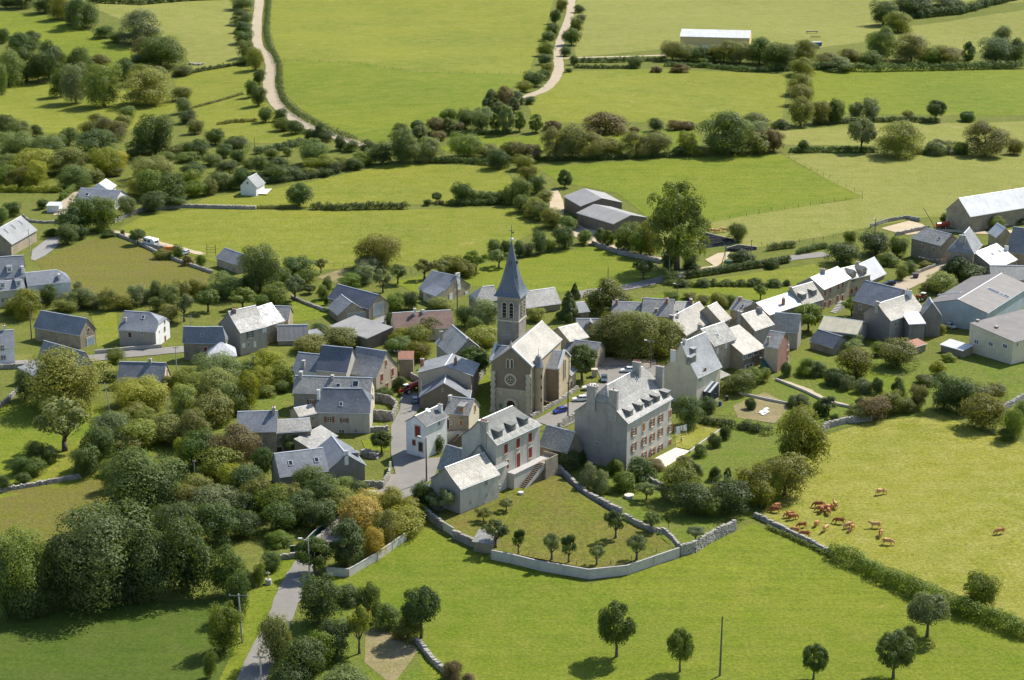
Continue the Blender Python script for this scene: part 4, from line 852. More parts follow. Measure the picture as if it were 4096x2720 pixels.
# ------------------------------------------------------------------ the church
use('Q3')
_b = P((492, 862))
CH = thing('church', 'brown and ochre village church with rose window, stair turret and slate-spired tower', 'church', (_b.x, _b.y, gh(_b.x, _b.y)))
M_COPE = plain('pale coping stone', (.50, .52, .52), .8, .2, .1)
NV = house('nave', (130, 390), (500, 414), (770, 165), g=(492, 862), axis='BC', rise=(312, 252), fix='BC', wall='chtan', gwall='church', roof='gold', root=CH, pre='nave_', og=.02, sag=.05, fl=.02)
Q, NL, NW, NH, NR = NV['Q'], NV['L'], NV['W'], NV['he'], NV['rise']
exn, eyn = NV['ex'], NV['ey']
def LM(x, y, z, face='front'):
    """frame on a church wall: x along the wall, -y out"""
    p = Q(x, y, z); n = -exn if face == 'front' else (-eyn if face == 'right' else (eyn if face == 'left' else exn))
    return wallM(p, n)
def hitloc(px, py):
    h, n, _, _ = NV['bvh'].ray_cast(CP, ray((px, py))); return h, n
def lbox(mb, x0, x1, y0, y1, z0, z1):
    q = [Q(x, y, z) for x in (x0, x1) for y in (y0, y1) for z in (z0, z1)]
    n = len(mb.v); mb.v += [tuple(p) for p in q]
    for f in ((0, 1, 3, 2), (4, 6, 7, 5), (0, 4, 5, 1), (2, 3, 7, 6), (0, 2, 6, 4), (1, 5, 7, 3)): mb.f.append(tuple(n + i for i in f)); mb.uv.append(None)
# gable coping
for s in (0, 1):
    y0, y1 = (0 - .5, NW / 2) if s == 0 else (NW / 2, NW + .5)
    z0, z1 = (NH - .35, NH + NR + .3) if s == 0 else (NH + NR + .3, NH - .35)
    mb = MB(); a = [(-.25, y0, z0), (.45, y0, z0), (.45, y1, z1), (-.25, y1, z1)]
    b = [(x, y, z + .4) for x, y, z in a]
    a = [Q(*p) for p in a]; b = [Q(*p) for p in b]
    mb.face(b); mb.face(a[::-1])
    for i in range(4): mb.face([a[i], a[(i + 1) % 4], b[(i + 1) % 4], b[i]])
    mb.build('gable_coping', M_COPE, CH)
mb = MB(); lbox(mb, -.3, .3, NW / 2 - .3, NW / 2 + .3, NH + NR + .3, NH + NR + 1.1); mb.tube(Q(0, NW / 2, NH + NR + 1.1), Q(0, NW / 2, NH + NR + 1.9), .3, .05, 8); mb.build('gable_finial', M_DRESS, CH)
for yy in (.55, NW - .55):
    mb = MB()
    for k in range(14):                                          # long and short quoin stones
        w = .62 if k % 2 else .45; lbox(mb, -.55, .3, yy - w, yy + w, k * .78, k * .78 + .76)
    lbox(mb, -.75, .3, yy - .75, yy + .75, -1, .9)
    o = mb.build('buttress', M_DRESS, CH); tag(o, kind='stuff')
mb = MB(); lbox(mb, -.14, .02, 1.0, NW - 1.0, 6.3, 6.55); mb.build('string_course', M_DRESS, CH)
mb = MB(); lbox(mb, -.06, .02, 1.1, NW - 1.1, 0, 6.3); mb.build('lower_facade', WALL['beige'], CH)
def ring(mb, M, r0, r1, d, n=28, a0=0, a1=2 * pi):
    for i in range(n):
        t0, t1 = a0 + (a1 - a0) * i / n, a0 + (a1 - a0) * (i + 1) / n
        p = [Vector((r * cos(t), -y, r * sin(t))) for y in (0, d) for r, t in ((r0, t0), (r1, t0), (r1, t1), (r0, t1))]
        p = [M @ q for q in p]
        mb.face([p[4], p[5], p[6], p[7]]); mb.face([p[1], p[0], p[3], p[2]]); mb.face([p[0], p[4], p[7], p[3]]); mb.face([p[5], p[1], p[2], p[6]])
hit, _ = hitloc(320, 533)
M = wallM(hit, -exn)
mb = MB(); ring(mb, M, 1.12, 1.6, .28); rose = mb.build('rose_window', M_DRESS, CH)
mb = MB(); mb.face([M @ Vector((1.14 * cos(2 * pi * i / 28), -.03, 1.14 * sin(2 * pi * i / 28))) for i in range(28)]); mb.build('pane', M_GLASS, rose)
for k in range(4):
    a = pi / 4 + k * pi / 2; mb = MB(); ring(mb, M @ TR(.56 * cos(a), 0, .56 * sin(a)), .3, .45, .2, 16); mb.build('tracery', M_DRESS, rose)
mb = MB(); ring(mb, M, .08, .24, .2, 12); mb.build('tracery_hub', M_DRESS, rose)
def arched(root, M, w, h, glassm, dm, name, fr=.28, depth=.25, lead=None):
    """round-headed opening with a dressed surround"""
    r = w / 2; mb = MB()
    for s in (-1, 1): mb.box(M, fr, depth, h - r, (s * (r + fr / 2), -depth / 2, (h - r) / 2))
    ring(mb, M @ TR(0, 0, h - r), r, r + fr, depth, 14, 0, pi)
    o = mb.build(name, dm, root)
    mb = MB(); mb.face([M @ Vector((-r, -.05, 0)), M @ Vector((r, -.05, 0))] + [M @ Vector((r * cos(pi * i / 12), -.05, h - r + r * sin(pi * i / 12))) for i in range(13)])
    mb.build(lead or 'pane', glassm, o)
    return o
hit, _ = hitloc(315, 428); M = wallM(hit, -exn)
for s in (-1, 1): arched(CH, M @ TR(s * .52, 0, 0), .55, 2.2, M_GLASS, M_DRESS, 'lancet_window', .22)
hit, _ = hitloc(326, 815); M = wallM(Vector((hit.x, hit.y, NV['base'])), -exn)
arched(CH, M @ TR(0, -.12, 0), 2.1, 3.7, SHUT['d'], M_DRESS, 'portal', .75, .45, 'door')
mb = MB(); lbox(mb, -1.6, -.1, hit and 2.6 or 0, 7.0, -.5, .25); mb.build('door_step', M_CONC, CH)
hit, _ = hitloc(230, 765); inst('notice_board', UB, plain('green notice board', (.10, .22, .10), .6), CH, wallM(hit, -exn) @ TR(0, -.1, 0) @ SC(.8, .1, 1.0))
for px in (232, 415):
    hit, _ = hitloc(px, 650); inst('stone_plaque', UB, M_DRESS, CH, wallM(hit, -exn) @ TR(0, -.08, 0) @ SC(.8, .1, 1.1))
# downpipe at the facade corner
mb = MB(); mb.tube(Q(-.2, -.25, 0), Q(-.2, -.25, NH - .6), .09, .09, 6); mb.build('downpipe', M_ZINC, CH)
# stair turret
tc = Q(3.6, -.75, 0); tz = zat(tc.x, tc.y, 408) - tc.z; ta = zat(tc.x, tc.y, 300) - tc.z
mb = MB(); n = 20
mb.tube(tc - Vector((0, 0, 1)), tc + Vector((0, 0, tz)), 1.32, 1.28, n, True); tur = mb.build('stair_turret', WALL['chtan'], CH, smooth=False)
mb = MB(); prof_ = [(1.75, -.15), (1.45, .35), (1.05, 1.3), (.6, 2.5), (.2, ta - tz - .5), (.04, ta - tz)]
for (r0, z0), (r1, z1) in zip(prof_, prof_[1:]):
    for i in range(n):
        a0, a1 = 2 * pi * i / n, 2 * pi * (i + 1) / n
        mb.face([tc + Vector((r * cos(a), r * sin(a), tz + z)) for r, z, a in ((r0, z0, a0), (r0, z0, a1), (r1, z1, a1), (r1, z1, a0))], [(a0 * 1.2, z0), (a1 * 1.2, z0), (a1 * 1.2, z1), (a0 * 1.2, z1)])
mb.face([tc + Vector((1.75 * cos(-2 * pi * i / n), 1.75 * sin(-2 * pi * i / n), tz - .15)) for i in range(n)])
cone = mb.build('turret_roof', ROOF['mid'], CH)
mb = MB(); mb.tube(tc + Vector((0, 0, ta - .1)), tc + Vector((0, 0, ta + 1.6)), .07, .03, 6); mb.build('finial', M_METAL, cone)
for zz in (3.5, 6.8, 9.6): inst('slit_window', UB, M_DARK, tur, wallM(tc + Vector((.78, -1.05, zz)) , Vector((.6, -.8, 0))) @ SC(.28, .14, .9))
# side chapels and sacristy
CP2 = house('chapel', (605, 432), (752, 436), (848, 326), g=(755, 738), axis='AB', rise=(800, 284), wall='church', gwall='chtan', roof='mid', fix='BC', root=CH, pre='chapel_', sag=.04)
q = CP2['Q']; gl, gw, gz = CP2['L'], CP2['W'], CP2['he']
for s in (0, 1):
    mb = MB(); y0, y1 = (-.4, gw / 2) if s == 0 else (gw / 2, gw + .4); z0, z1 = (gz - .2, gz + CP2['rise'] + .3) if s == 0 else (gz + CP2['rise'] + .3, gz - .2)
    a = [q(gl - .35, y0, z0), q(gl + .3, y0, z0), q(gl + .3, y1, z1), q(gl - .35, y1, z1)]; b = [p + Vector((0, 0, .35)) for p in a]
    mb.face(b); mb.face(a[::-1]); [mb.face([a[i], a[(i + 1) % 4], b[(i + 1) % 4], b[i]]) for i in range(4)]
    mb.build('gable_coping', M_COPE, CH)
nn = CP2['ex']; mid = q(gl, gw / 2, 0)
arched(CH, wallM(mid + Vector((0, 0, 4.6)), nn), 1.2, 5.2, M_GLASS, M_DRESS, 'chapel_window', .35)
for yy in (.2, gw - .2):
    mb = MB()
    for k in range(10):
        w = .5 if k % 2 else .32; c = q(gl + .05, yy, k * .9 + .44); mb.box(wallM(c, nn), w * 2, .3, .86)
    tag(mb.build('quoin', M_DRESS, CH), kind='stuff')
o2 = Q(11.5, NW, 0)
house('left chapel', None, None, None, axis='AB', rise=CP2['rise'], wall='church', roof='slate', root=CH, pre='chapel_', plan=(o2, eyn, exn * 1.0, 4.2, 8.0, CP2['he'], NV['base'])) if 0 else None
o2 = Q(12.0 + 8.0, NW - .5, 0)
house('left chapel', None, None, None, rise=max(2.0, CP2['rise']), wall='church', roof='slate', root=CH, pre='chapel_', plan=(Q(11.5 + 8, NW - .3, 0), eyn, -exn, 4.4, 8.0, CP2['he'] + .5, NV['base']))
mb = MB()
for s in (0, 1):
    x0, x1 = (11.3, 15.5) if s == 0 else (15.5, 19.7); z0, z1 = (CP2['he'] + .3, CP2['he'] + .8 + CP2['rise']) if s == 0 else (CP2['he'] + .8 + CP2['rise'], CP2['he'] + .3)
    a = [Q(x0, NW + 3.9, z0), Q(x0, NW + 4.6, z0), Q(x1, NW + 4.6, z1), Q(x1, NW + 3.9, z1)]; b = [p + Vector((0, 0, .45)) for p in a]
    mb = MB(); mb.face(b[::-1]); mb.face(a); [mb.face([a[i], b[i], b[(i + 1) % 4], a[(i + 1) % 4]]) for i in range(4)]; mb.build('gable_coping', M_COPE, CH)
house('sacristy', 4.5, (850, 494), (905, 440), g=(850, 628), axis='BC', rise=1.8, ro=1.0, wall='chtan', roof='mid', root=CH, pre='sacristy_', ridge=False, feats=[('w', 862, 590, .9, 2.4, 'Dd')])
# tower
use('Q2')
TH_ = 24.0
ta_, tb_, tc_ = P((187, 640), TH_), P((392, 650), TH_), P((462, 598), TH_)
side = ((ta_ - tb_).length + (tc_ - tb_).length) / 2
O3 = Vector((tb_.x, tb_.y, 0)); tb0 = NV['base']
def T(x, y, z): return Vector((O3.x + exn.x * x + eyn.x * y, O3.y + exn.y * x + eyn.y * y, tb0 + z))
def tbox(mb, x0, x1, y0, y1, z0, z1):
    qq = [T(x, y, z) for x in (x0, x1) for y in (y0, y1) for z in (z0, z1)]; n = len(mb.v); mb.v += [tuple(p) for p in qq]
    for f in ((0, 1, 3, 2), (4, 6, 7, 5), (0, 4, 5, 1), (2, 3, 7, 6), (0, 2, 6, 4), (1, 5, 7, 3)): mb.f.append(tuple(n + i for i in f)); mb.uv.append(None)
sw = side; S2 = sw / 2
mb = MB(); tbox(mb, 0, sw, 0, sw, -1, TH_); tower = mb.build('tower', WALL['tower'], CH)
zs = zat(O3.x, O3.y, 875) - tb0
for z, e, t in ((zs, .14, .35), (TH_ - .35, .12, .35)):
    mb = MB(); tbox(mb, -e, sw + e, -e, sw + e, z, z + t); mb.build('string_course', M_DRESS, tower)
mb = MB()
for k in range(9):
    for f in (0, 1): (tbox(mb, -.3, 0, sw * (k + .3) / 9, sw * (k + .7) / 9, TH_ - .75, TH_ - .36) if f == 0 else tbox(mb, sw * (k + .3) / 9, sw * (k + .7) / 9, -.3, 0, TH_ - .75, TH_ - .36))
tag(mb.build('corbel', M_DRESS, tower), kind='stuff')
zo = zs + 1.0; oh = TH_ - 1.6 - zo
for face in ('front', 'right'):
    for s in (-1, 1):
        c = S2 + s * .95
        p, n = (T(0, c, zo), -exn) if face == 'front' else (T(c, 0, zo), -eyn)
        o = arched(tower, wallM(p, n), 1.05, oh, M_DARK, M_DRESS, 'belfry_opening', .2, .2, 'dark_interior')
        for k in range(4):
            M = wallM(p + Vector((0, 0, .45 + k * (oh - 1.2) / 3.3)), n)
            inst('louvre', UB, WALL['tower'], o, M @ TR(0, -.14, 0) @ Matrix.Rotation(rad(-35), 4, 'X') @ SC(1.05, .42, .1))
# slate spire: square at the eaves, eight-sided above, flared foot
cx = T(S2, S2, 0); ap = zat(cx.x, cx.y, 140) - tb0; SH = ap - TH_
lv = [(0, 3.75, 0.0), (.035, 3.42, .02), (.08, 3.12, .05), (.14, 2.82, .11), (.22, 2.52, .2), (.33, 2.12, .30), (.5, 1.56, .36), (.75, .80, .41), (1.0, .06, .41)]
def octo(w, c):
    k = w * (1 - c)
    return [(w, -k), (w, k), (k, w), (-k, w), (-w, k), (-w, -k), (-k, -w), (k, -w)]
mb = MB(); rows = []
for t, w, c in lv: rows.append([T(S2 + x, S2 + y, TH_ + t * SH) for x, y in octo(w, min(.4142 * 1.414, c * 1.42))])
for i in range(len(rows) - 1):
    for k in range(8):
        a, b, c, d = rows[i][k], rows[i][(k + 1) % 8], rows[i + 1][(k + 1) % 8], rows[i + 1][k]
        w0 = (b - a).length / 2; w1 = (c - d).length / 2; h0, h1 = lv[i][0] * SH * 1.1, lv[i + 1][0] * SH * 1.1
        if (a - b).length < .02: mb.face([a, c, d], [(0, h0), (w1, h1), (-w1, h1)])
        else: mb.face([a, b, c, d], [(-w0, h0), (w0, h0), (w1, h1), (-w1, h1)])
mb.face(rows[0][::-1])
M_SPIRE = slate('spire slate', (.115, .14, .175), (.15, .175, .21), (.26, .28, .29), .3, .42, .5, .26, .26, .4, .02)
spire = mb.build('spire', M_SPIRE, CH)
mb = MB(); tbox(mb, -.7, sw + .7, -.7, sw + .7, TH_ - .02, TH_ + .1); mb.build('eave_board', M_ZINC, spire)
for a in (0, 1):
    p = T(S2 - (1.75 if a == 0 else 0), S2 - (0 if a == 0 else 1.75), TH_ + SH * .58); mb = MB(); M = wallM(p, -exn if a == 0 else -eyn)
    mb.box(M, .5, 1.6, .8, (0, .8, .4)); o = mb.build('lucarne', M_METAL, spire)
top = T(S2, S2, ap)
def ball(mb, c, r, n=10, m=7):
    rows = [[c + Vector((r * sin(pi * j / m) * cos(2 * pi * i / n), r * sin(pi * j / m) * sin(2 * pi * i / n), r * cos(pi * j / m))) for i in range(n)] for j in range(m + 1)]
    for j in range(m):
        for i in range(n): mb.face([rows[j][i], rows[j + 1][i], rows[j + 1][(i + 1) % n], rows[j][(i + 1) % n]])
mb = MB(); ball(mb, top + Vector((0, 0, .3)), .5); mb.build('ball', M_ZINC, spire, smooth=True)
mb = MB(); ct = zat(cx.x, cx.y, -5) - tb0; mb.tube(top, T(S2, S2, ct), .1, .06, 6)
mb.box(wallM(T(S2, S2, ap + (ct - ap) * .62), -exn), 1.5, .1, .12); cr = mb.build('cross', M_METAL, spire)
mb = MB(); M = wallM(T(S2, S2, ap + (ct - ap) * .45), -exn)
mb.face([M @ Vector(p) for p in ((-.1, 0, 0), (.55, 0, .05), (.75, 0, .55), (.45, 0, .35), (.2, 0, .3), (.05, 0, .62), (-.2, 0, .5), (-.12, 0, .2))]); mb.build('weathercock', M_METAL, cr)
# ------------------------------------------------------------------ trees, bushes, hedges
LEAF = {'g': leafmat('dark green leaves', (.078, .125, .026)), 'm': leafmat('green leaves', (.13, .185, .03)), 'y': leafmat('light yellow green leaves', (.215, .25, .03)),
        'o': leafmat('olive leaves', (.165, .185, .034)), 'r': leafmat('rusty leaves', (.165, .14, .048)), 'w': leafmat('silvery green leaves', (.16, .205, .085)), 'Y': leafmat('golden yellow leaves', (.36, .31, .035))}
M_BARK = plain('bark', (.13, .105, .08), .9, .15, .3, 4.0)
def rdir(r):
    z = r.uniform(-1, 1); a = r.uniform(0, 2 * pi); q = math.sqrt(1 - z * z); return Vector((q * cos(a), q * sin(a), z))
def leaf_quads(lobes, n, leaf, r, centre, zmin=.0, flat=1.0):
    """leaf-clump faces over the lobes (c, radius); returns verts, faces"""
    v = []; f = []; tot = sum(l[1] ** 2 for l in lobes)
    for c, rr in lobes:
        k = max(4, int(n * rr * rr / tot))
        for _ in range(k):
            d = rdir(r)
            if d.z < -.35 and r.random() < .7: d.z = -d.z
            p = c + Vector((d.x, d.y, d.z * flat)) * rr * ((.62 + .42 * r.random() ** .5) if r.random() > .12 else r.uniform(1.0, 1.3))
            if p.z < zmin: continue
            nn = (d + (p - centre).normalized() * .5 + rdir(r) * .75).normalized()
            u = nn.orthogonal().normalized(); a = r.uniform(0, 2 * pi); w = nn.cross(u); u2 = u * cos(a) + w * sin(a); w2 = nn.cross(u2)
            s = leaf * r.uniform(.6, 1.35); i = len(v)
            v += [p + u2 * s, p + w2 * s * .55 + nn * s * .12, p - u2 * s, p - w2 * s * .55 + nn * s * .12]; f.append((i, i + 1, i + 2, i + 3))
    return v, f
def crown(shape, seed, n=4200, leaf=.034):
    """unit crown: 1 high, 1 wide, foot at z = 0"""
    r = random.Random(seed); L = []; C0 = Vector((0, 0, .55)); zm = .0
    if shape == 'b':
        C0 = Vector((0, 0, .52)); zm = .01
        for _ in range(30):
            d = rdir(r); k = r.uniform(.45, .86); L.append((C0 + Vector((d.x * .34, d.y * .34, d.z * .36)) * k / .8, r.uniform(.12, .21)))
        L += [(Vector((r.uniform(-.28, .28), r.uniform(-.28, .28), r.uniform(.08, .3))), r.uniform(.15, .22)) for _ in range(9)]
    elif shape == 'r':
        C0 = Vector((0, 0, .61))
        for _ in range(46): d = rdir(r); L.append((C0 + Vector((d.x * .36, d.y * .36, d.z * .28)), r.uniform(.09, .145)))
    elif shape == 'o':
        C0 = Vector((0, 0, .54))
        for _ in range(34):
            d = rdir(r); t = (d.z + 1) / 2; w = .36 * (1 - .35 * t); L.append((C0 + Vector((d.x * w, d.y * w, d.z * .40)), r.uniform(.09, .16)))
    elif shape == 'p':
        for _ in range(58):
            z = r.uniform(.2, .95); w = .42 * math.sin(pi * min(1, (z + .12) * .86)) ** .6; a = r.uniform(0, 2 * pi); k = math.sqrt(r.random())
            L.append((Vector((cos(a) * w * k, sin(a) * w * k, z)), r.uniform(.075, .125)))
        C0 = Vector((0, 0, .5))
    elif shape == 'a':
        C0 = Vector((0, 0, .62))
        for _ in range(26):
            d = rdir(r); k = r.uniform(.5, 1); L.append((C0 + Vector((d.x * .4, d.y * .4, d.z * .26)) * k, r.uniform(.07, .13)))
        n = int(n * .55)
    elif shape == 'u':
        C0 = Vector((0, 0, .2))
        for _ in range(30):
            d = rdir(r); d.z = abs(d.z); L.append((Vector((d.x * .36, d.y * .36, d.z * .66)) * r.uniform(.6, 1), r.uniform(.12, .2)))
    elif shape == 'c':
        for _ in range(60):
            z = r.uniform(.04, .96); w = .38 * (1 - z) ** .85; a = r.uniform(0, 2 * pi); L.append((Vector((cos(a) * w, sin(a) * w, z)), .05 + .09 * (1 - z)))
        C0 = Vector((0, 0, .3))
    v, f = leaf_quads(L, n, leaf, r, C0, zm)
    rr = sorted(math.hypot(p.x, p.y) for p in v); xs = rr[int(len(rr) * .95)] * 2; zz = sorted(p.z for p in v); zt = zz[int(len(zz) * .985)]
    v = [(p.x / xs, p.y / xs, p.z / zt) for p in v]
    me = bpy.data.meshes.new('crown_' + shape); me.from_pydata(v, [], f); me.update(); return me
def trunk(shape, seed):
    r = random.Random(seed); mb = MB(); z1 = {'b': .45, 'r': .5, 'o': .5, 'p': .8, 'a': .45, 'u': .3, 'c': .85}[shape]; tr = .035 if shape != 'a' else .045
    pts = [Vector((0, 0, -.04)), Vector((r.uniform(-.02, .02), r.uniform(-.02, .02), z1 * .4)), Vector((r.uniform(-.04, .04), r.uniform(-.04, .04), z1 * .75)), Vector((r.uniform(-.05, .05), 0, z1 + .15))]
    rs = [tr * 1.5, tr, tr * .8, tr * .35]
    for i in range(3): mb.tube(pts[i], pts[i + 1], rs[i], rs[i + 1], 7)
    for k in range(6):
        a = 2 * pi * k / 6 + r.uniform(-.4, .4); p = pts[1].lerp(pts[2], r.uniform(.2, 1)); e = p + Vector((cos(a) * .26, sin(a) * .26, r.uniform(.16, .3)))
        mb.tube(p, e, tr * .5, tr * .15, 5)
    return mb.mesh('trunk_' + shape, None, True)
CROWN = {}; TRUNK = {}
for sh, nv in (('b', 5), ('r', 2), ('o', 3), ('p', 1), ('a', 3), ('u', 3), ('c', 2)):
    CROWN[sh] = [crown(sh, 100 + i * 7 + ord(sh), 13000 if sh == 'p' else 8500, .016 if sh == 'p' else (.0215 if sh in 'bu' else .024)) for i in range(nv)]
    TRUNK[sh] = [trunk(sh, 300 + i) for i in range(nv)]
BIGC = [crown('b', 900 + i, 17000, .0155) for i in range(3)]
ORD = 'first second third fourth fifth sixth seventh eighth ninth tenth eleventh twelfth thirteenth fourteenth fifteenth sixteenth seventeenth eighteenth nineteenth twentieth'.split()
TENS = {2: 'twenty', 3: 'thirty', 4: 'forty', 5: 'fifty', 6: 'sixty'}
def ordinal(i):
    if i < 20: return ORD[i]
    t, u = divmod(i + 1, 10)
    return TENS[t] + '-' + ORD[u - 1] if u else TENS[t][:-1] + 'ieth'
CW = {'g': 'dark green', 'm': 'green', 'y': 'yellow-green', 'o': 'olive', 'r': 'rust-brown', 'w': 'silvery green', 'Y': 'golden yellow'}
SW = {'b': ('broad', 'tree'), 'r': ('round-headed', 'tree'), 'o': ('upright', 'tree'), 'p': ('tall open', 'poplar'), 'a': ('thin', 'fruit tree'), 'u': ('low', 'bush'), 'c': ('dense', 'fir')}
NMS = {'b': 'broadleaf_tree', 'r': 'round_tree', 'o': 'upright_tree', 'p': 'poplar_tree', 'a': 'fruit_tree', 'u': 'bush', 'c': 'fir_tree'}
NMB = {'g': 'dark_broadleaf_tree', 'm': 'broadleaf_tree', 'o': 'dull_broadleaf_tree', 'y': 'bright_broadleaf_tree', 'r': 'russet_tree', 'w': 'silvery_tree', 'Y': 'golden_tree'}
NTREE = [0]
def trees(place, lst, lift=0.0):
    """lst of (x, top, foot, width, shape+colour) in the current view; place ends every label of the group"""
    order = sorted(range(len(lst)), key=lambda i: lst[i][0]); rank = {i: k for k, i in enumerate(order)}
    for i, (x, top, bot, w, kd) in enumerate(lst):
        sh, co = kd[0], kd[1]; k = TILE[2]; r = random.Random(int(x * 7 + bot * 13 + TILE[0]))
        p0 = P((x, bot), lift); ph = dep(p0); s = ppm(p0)
        fy = bot - (.22 * w * sin(ph) if sh in 'bu' else .05 * w * sin(ph))
        p = P((x, fy), lift); s = ppm(p); wm = w * k / s * 1.2; hm = max(.6, (zat(p.x, p.y, top) - p.z) * (.97 if sh in 'bu' else 1.0))
        if sh in 'bu': hm = max(hm, wm * .42)
        kin, n2 = SW[sh]; o = ordinal(rank[i])
        lab = f"{CW[co]} {n2}, {o} from left {place}" if len(lst) > 1 else f"{CW[co]} {kin} {n2} {place}"
        root = thing(NMB[co] if sh == 'b' else NMS[sh], lab, n2, p, r.uniform(0, 2 * pi), place)
        big = wm > 12 and sh == 'b'
        j = r.randrange(len(CROWN[sh])); me = BIGC[r.randrange(3)] if big else CROWN[sh][j]
        W = WM[root.name]
        kx = r.uniform(.94, 1.06)
        inst('crown', me, LEAF[co], root, W @ SC(wm * kx, wm / kx, hm))
        if sh != 'u': inst('trunk', TRUNK[sh][j % len(TRUNK[sh])], M_BARK, root, W @ SC(min(wm, hm), min(wm, hm), hm))
        else: inst('stem', TRUNK['u'][0], M_BARK, root, W @ SC(wm * .8, wm * .8, hm))
        NTREE[0] += 1
def hedge(label, pts, h, w, co='g', dens=1.0, trim=False, name='hedgerow', lift=0.0, group=None):
    """one continuous hedge of leaf clumps along a line on the ground"""
    q = [P(p, lift) for p in pts]; r = random.Random(int(pts[0][0] * 3 + pts[0][1] + TILE[0])); L = []
    base = q[0]; C0 = Vector((0, 0, 0)); area = 0
    for a, b in zip(q, q[1:]):
        n = max(1, int((b - a).length / (w * .33)))
        for i in range(n):
            p = a.lerp(b, (i + r.random()) / n); p.z = gh(p.x, p.y) + lift
            hh = h * (1 if trim else r.uniform(.6, 1.2))
            if trim:
                for z in (.3, .75): L.append((p + Vector((r.uniform(-.08, .08) * w, r.uniform(-.08, .08) * w, hh * z)) - base, w * .42))
            else:
                rr = w * r.uniform(.33, .55); L.append((p + Vector((r.uniform(-.2, .2) * w, r.uniform(-.2, .2) * w, hh - rr)) - base, rr))
                L.append((p + Vector((r.uniform(-.25, .25) * w, r.uniform(-.25, .25) * w, hh * .38)) - base, w * r.uniform(.35, .5)))
        area += (b - a).length * (h * 2 + w)
    s = ppm(q[len(q) // 2]); leaf = max(.14 if trim else .2, 2.6 / s)
    n = int(min(16000, area / (leaf * leaf) * 1.5 * dens))
    v = []; f = []; tot = sum(l[1] ** 2 for l in L)
    for c, rr in L:
        vv, ff = leaf_quads([(c, rr)], max(5, n * rr * rr / tot), leaf, r, c - Vector((0, 0, rr)), -1e9)
        k = len(v); v += vv; f += [tuple(i + k for i in x) for x in ff]
    me = bpy.data.meshes.new(name); me.from_pydata([tuple(p) for p in v], [], f); me.materials.append(LEAF[co])
    o = bpy.data.objects.new(name, me); link(o, None, Matrix.Translation(base)); tag(o, label, 'hedge', group)
    return o
use('a0')
trees('in the hedge line across the top-left corner', [(60,-40,80,150,'bg'),(200,-60,80,200,'bg'),(420,-80,120,220,'bg'),(580,-30,180,200,'bo'),(760,-20,260,260,'bg'),(680,80,230,160,'bg'),(960,240,350,160,'bg'),(1080,290,390,160,'bm'),(1310,100,410,330,'bw'),(1480,340,640,400,'bg'),(1340,350,560,220,'br'),(1290,500,640,160,'bg'),(1690,600,700,170,'bo'),(1150,540,740,180,'bg')])
trees('in the wood above the shadowed top-left meadow', [(30,260,400,120,'bg'),(200,300,520,250,'bg'),(290,290,450,180,'bg'),(80,470,800,240,'bm'),(250,450,760,260,'bg'),(450,390,760,250,'bg'),(600,480,720,200,'bm'),(760,440,700,200,'bm'),(700,590,960,230,'bw'),(960,590,990,300,'bm'),(920,500,640,180,'bo'),(1350,650,980,400,'by'),(1310,590,780,250,'bo'),(1460,610,760,160,'bo'),(20,600,880,120,'bm'),(560,640,900,160,'bg')])
trees('between the two small upper-left meadows', [(1690,800,930,160,'bo'),(1700,900,1050,130,'bw'),(1740,1020,1140,150,'bg'),(1800,1100,1240,140,'bo'),(1440,1060,1460,320,'bg'),(1170,980,1120,140,'bm'),(1130,1060,1180,140,'bo')])
trees('in the thicket below the shadowed top-left meadow', [(880,1060,1250,240,'bo'),(1020,1090,1300,260,'bo'),(200,1110,1290,210,'bm'),(60,1060,1250,200,'bg'),(340,1150,1260,100,'bg'),(640,1180,1340,160,'bm'),(150,1220,1480,320,'bm'),(460,1250,1480,300,'bm'),(890,1210,1490,360,'bg'),(620,1380,1620,320,'bo'),(330,1380,1640,340,'by'),(80,1430,1640,260,'bm'),(980,1370,1620,280,'by'),(1100,1400,1560,150,'bY'),(1400,1450,1680,360,'by'),(1280,1300,1480,220,'bg')])
trees('in the scrub left of the left lane', [(1990,1190,1340,160,'bg'),(2180,1260,1400,200,'bg'),(2070,1330,1460,150,'bg'),(1820,1290,1460,230,'bg'),(1640,1340,1440,180,'bo'),(1540,1400,1500,160,'bm'),(1740,1400,1500,180,'bm'),(1960,1420,1530,170,'bm'),(2200,1380,1520,120,'bg'),(2300,1450,1560,130,'bm'),(1780,1500,1620,200,'bg'),(2090,1480,1600,180,'bg')])
trees('lining the left side of the winding left lane', [(2230,-40,100,200,'bw'),(2230,90,240,180,'bg'),(2250,200,310,170,'bg'),(2240,290,410,160,'bg'),(2270,370,540,160,'bm'),(2290,520,600,160,'bg'),(2320,740,900,100,'bg'),(2360,440,650,140,'by'),(2390,640,780,100,'bg'),(2385,790,980,120,'bg'),(2450,990,1130,120,'bg'),(2590,1000,1120,110,'bg'),(2610,1090,1210,150,'bm'),(2730,1110,1240,150,'bg'),(2880,1190,1300,150,'bg'),(2960,1140,1300,100,'og'),(3010,1200,1310,140,'bg'),(3140,1250,1390,100,'bg'),(3240,1300,1400,130,'bg')])
hedge('low dark hedge climbing to the left lane between two top-left meadows', [(1600,700),(1900,650),(2260,590)], 2.0, 2.2, 'g')
hedge('low scrubby bank across the terraced upper-left meadow', [(1780,1000),(2000,940),(2240,870)], 1.0, 1.8, 'o')
hedge('mounded bramble bank on the terraced meadow beside the left lane', [(2020,1150),(2160,1130),(2361,1120)], 1.4, 2.5, 'o')
hedge('far dark hedge along the very top left of the picture', [(820,25),(1300,45),(1700,10),(2150,-8)], 3.5, 4, 'g')
use('a1')
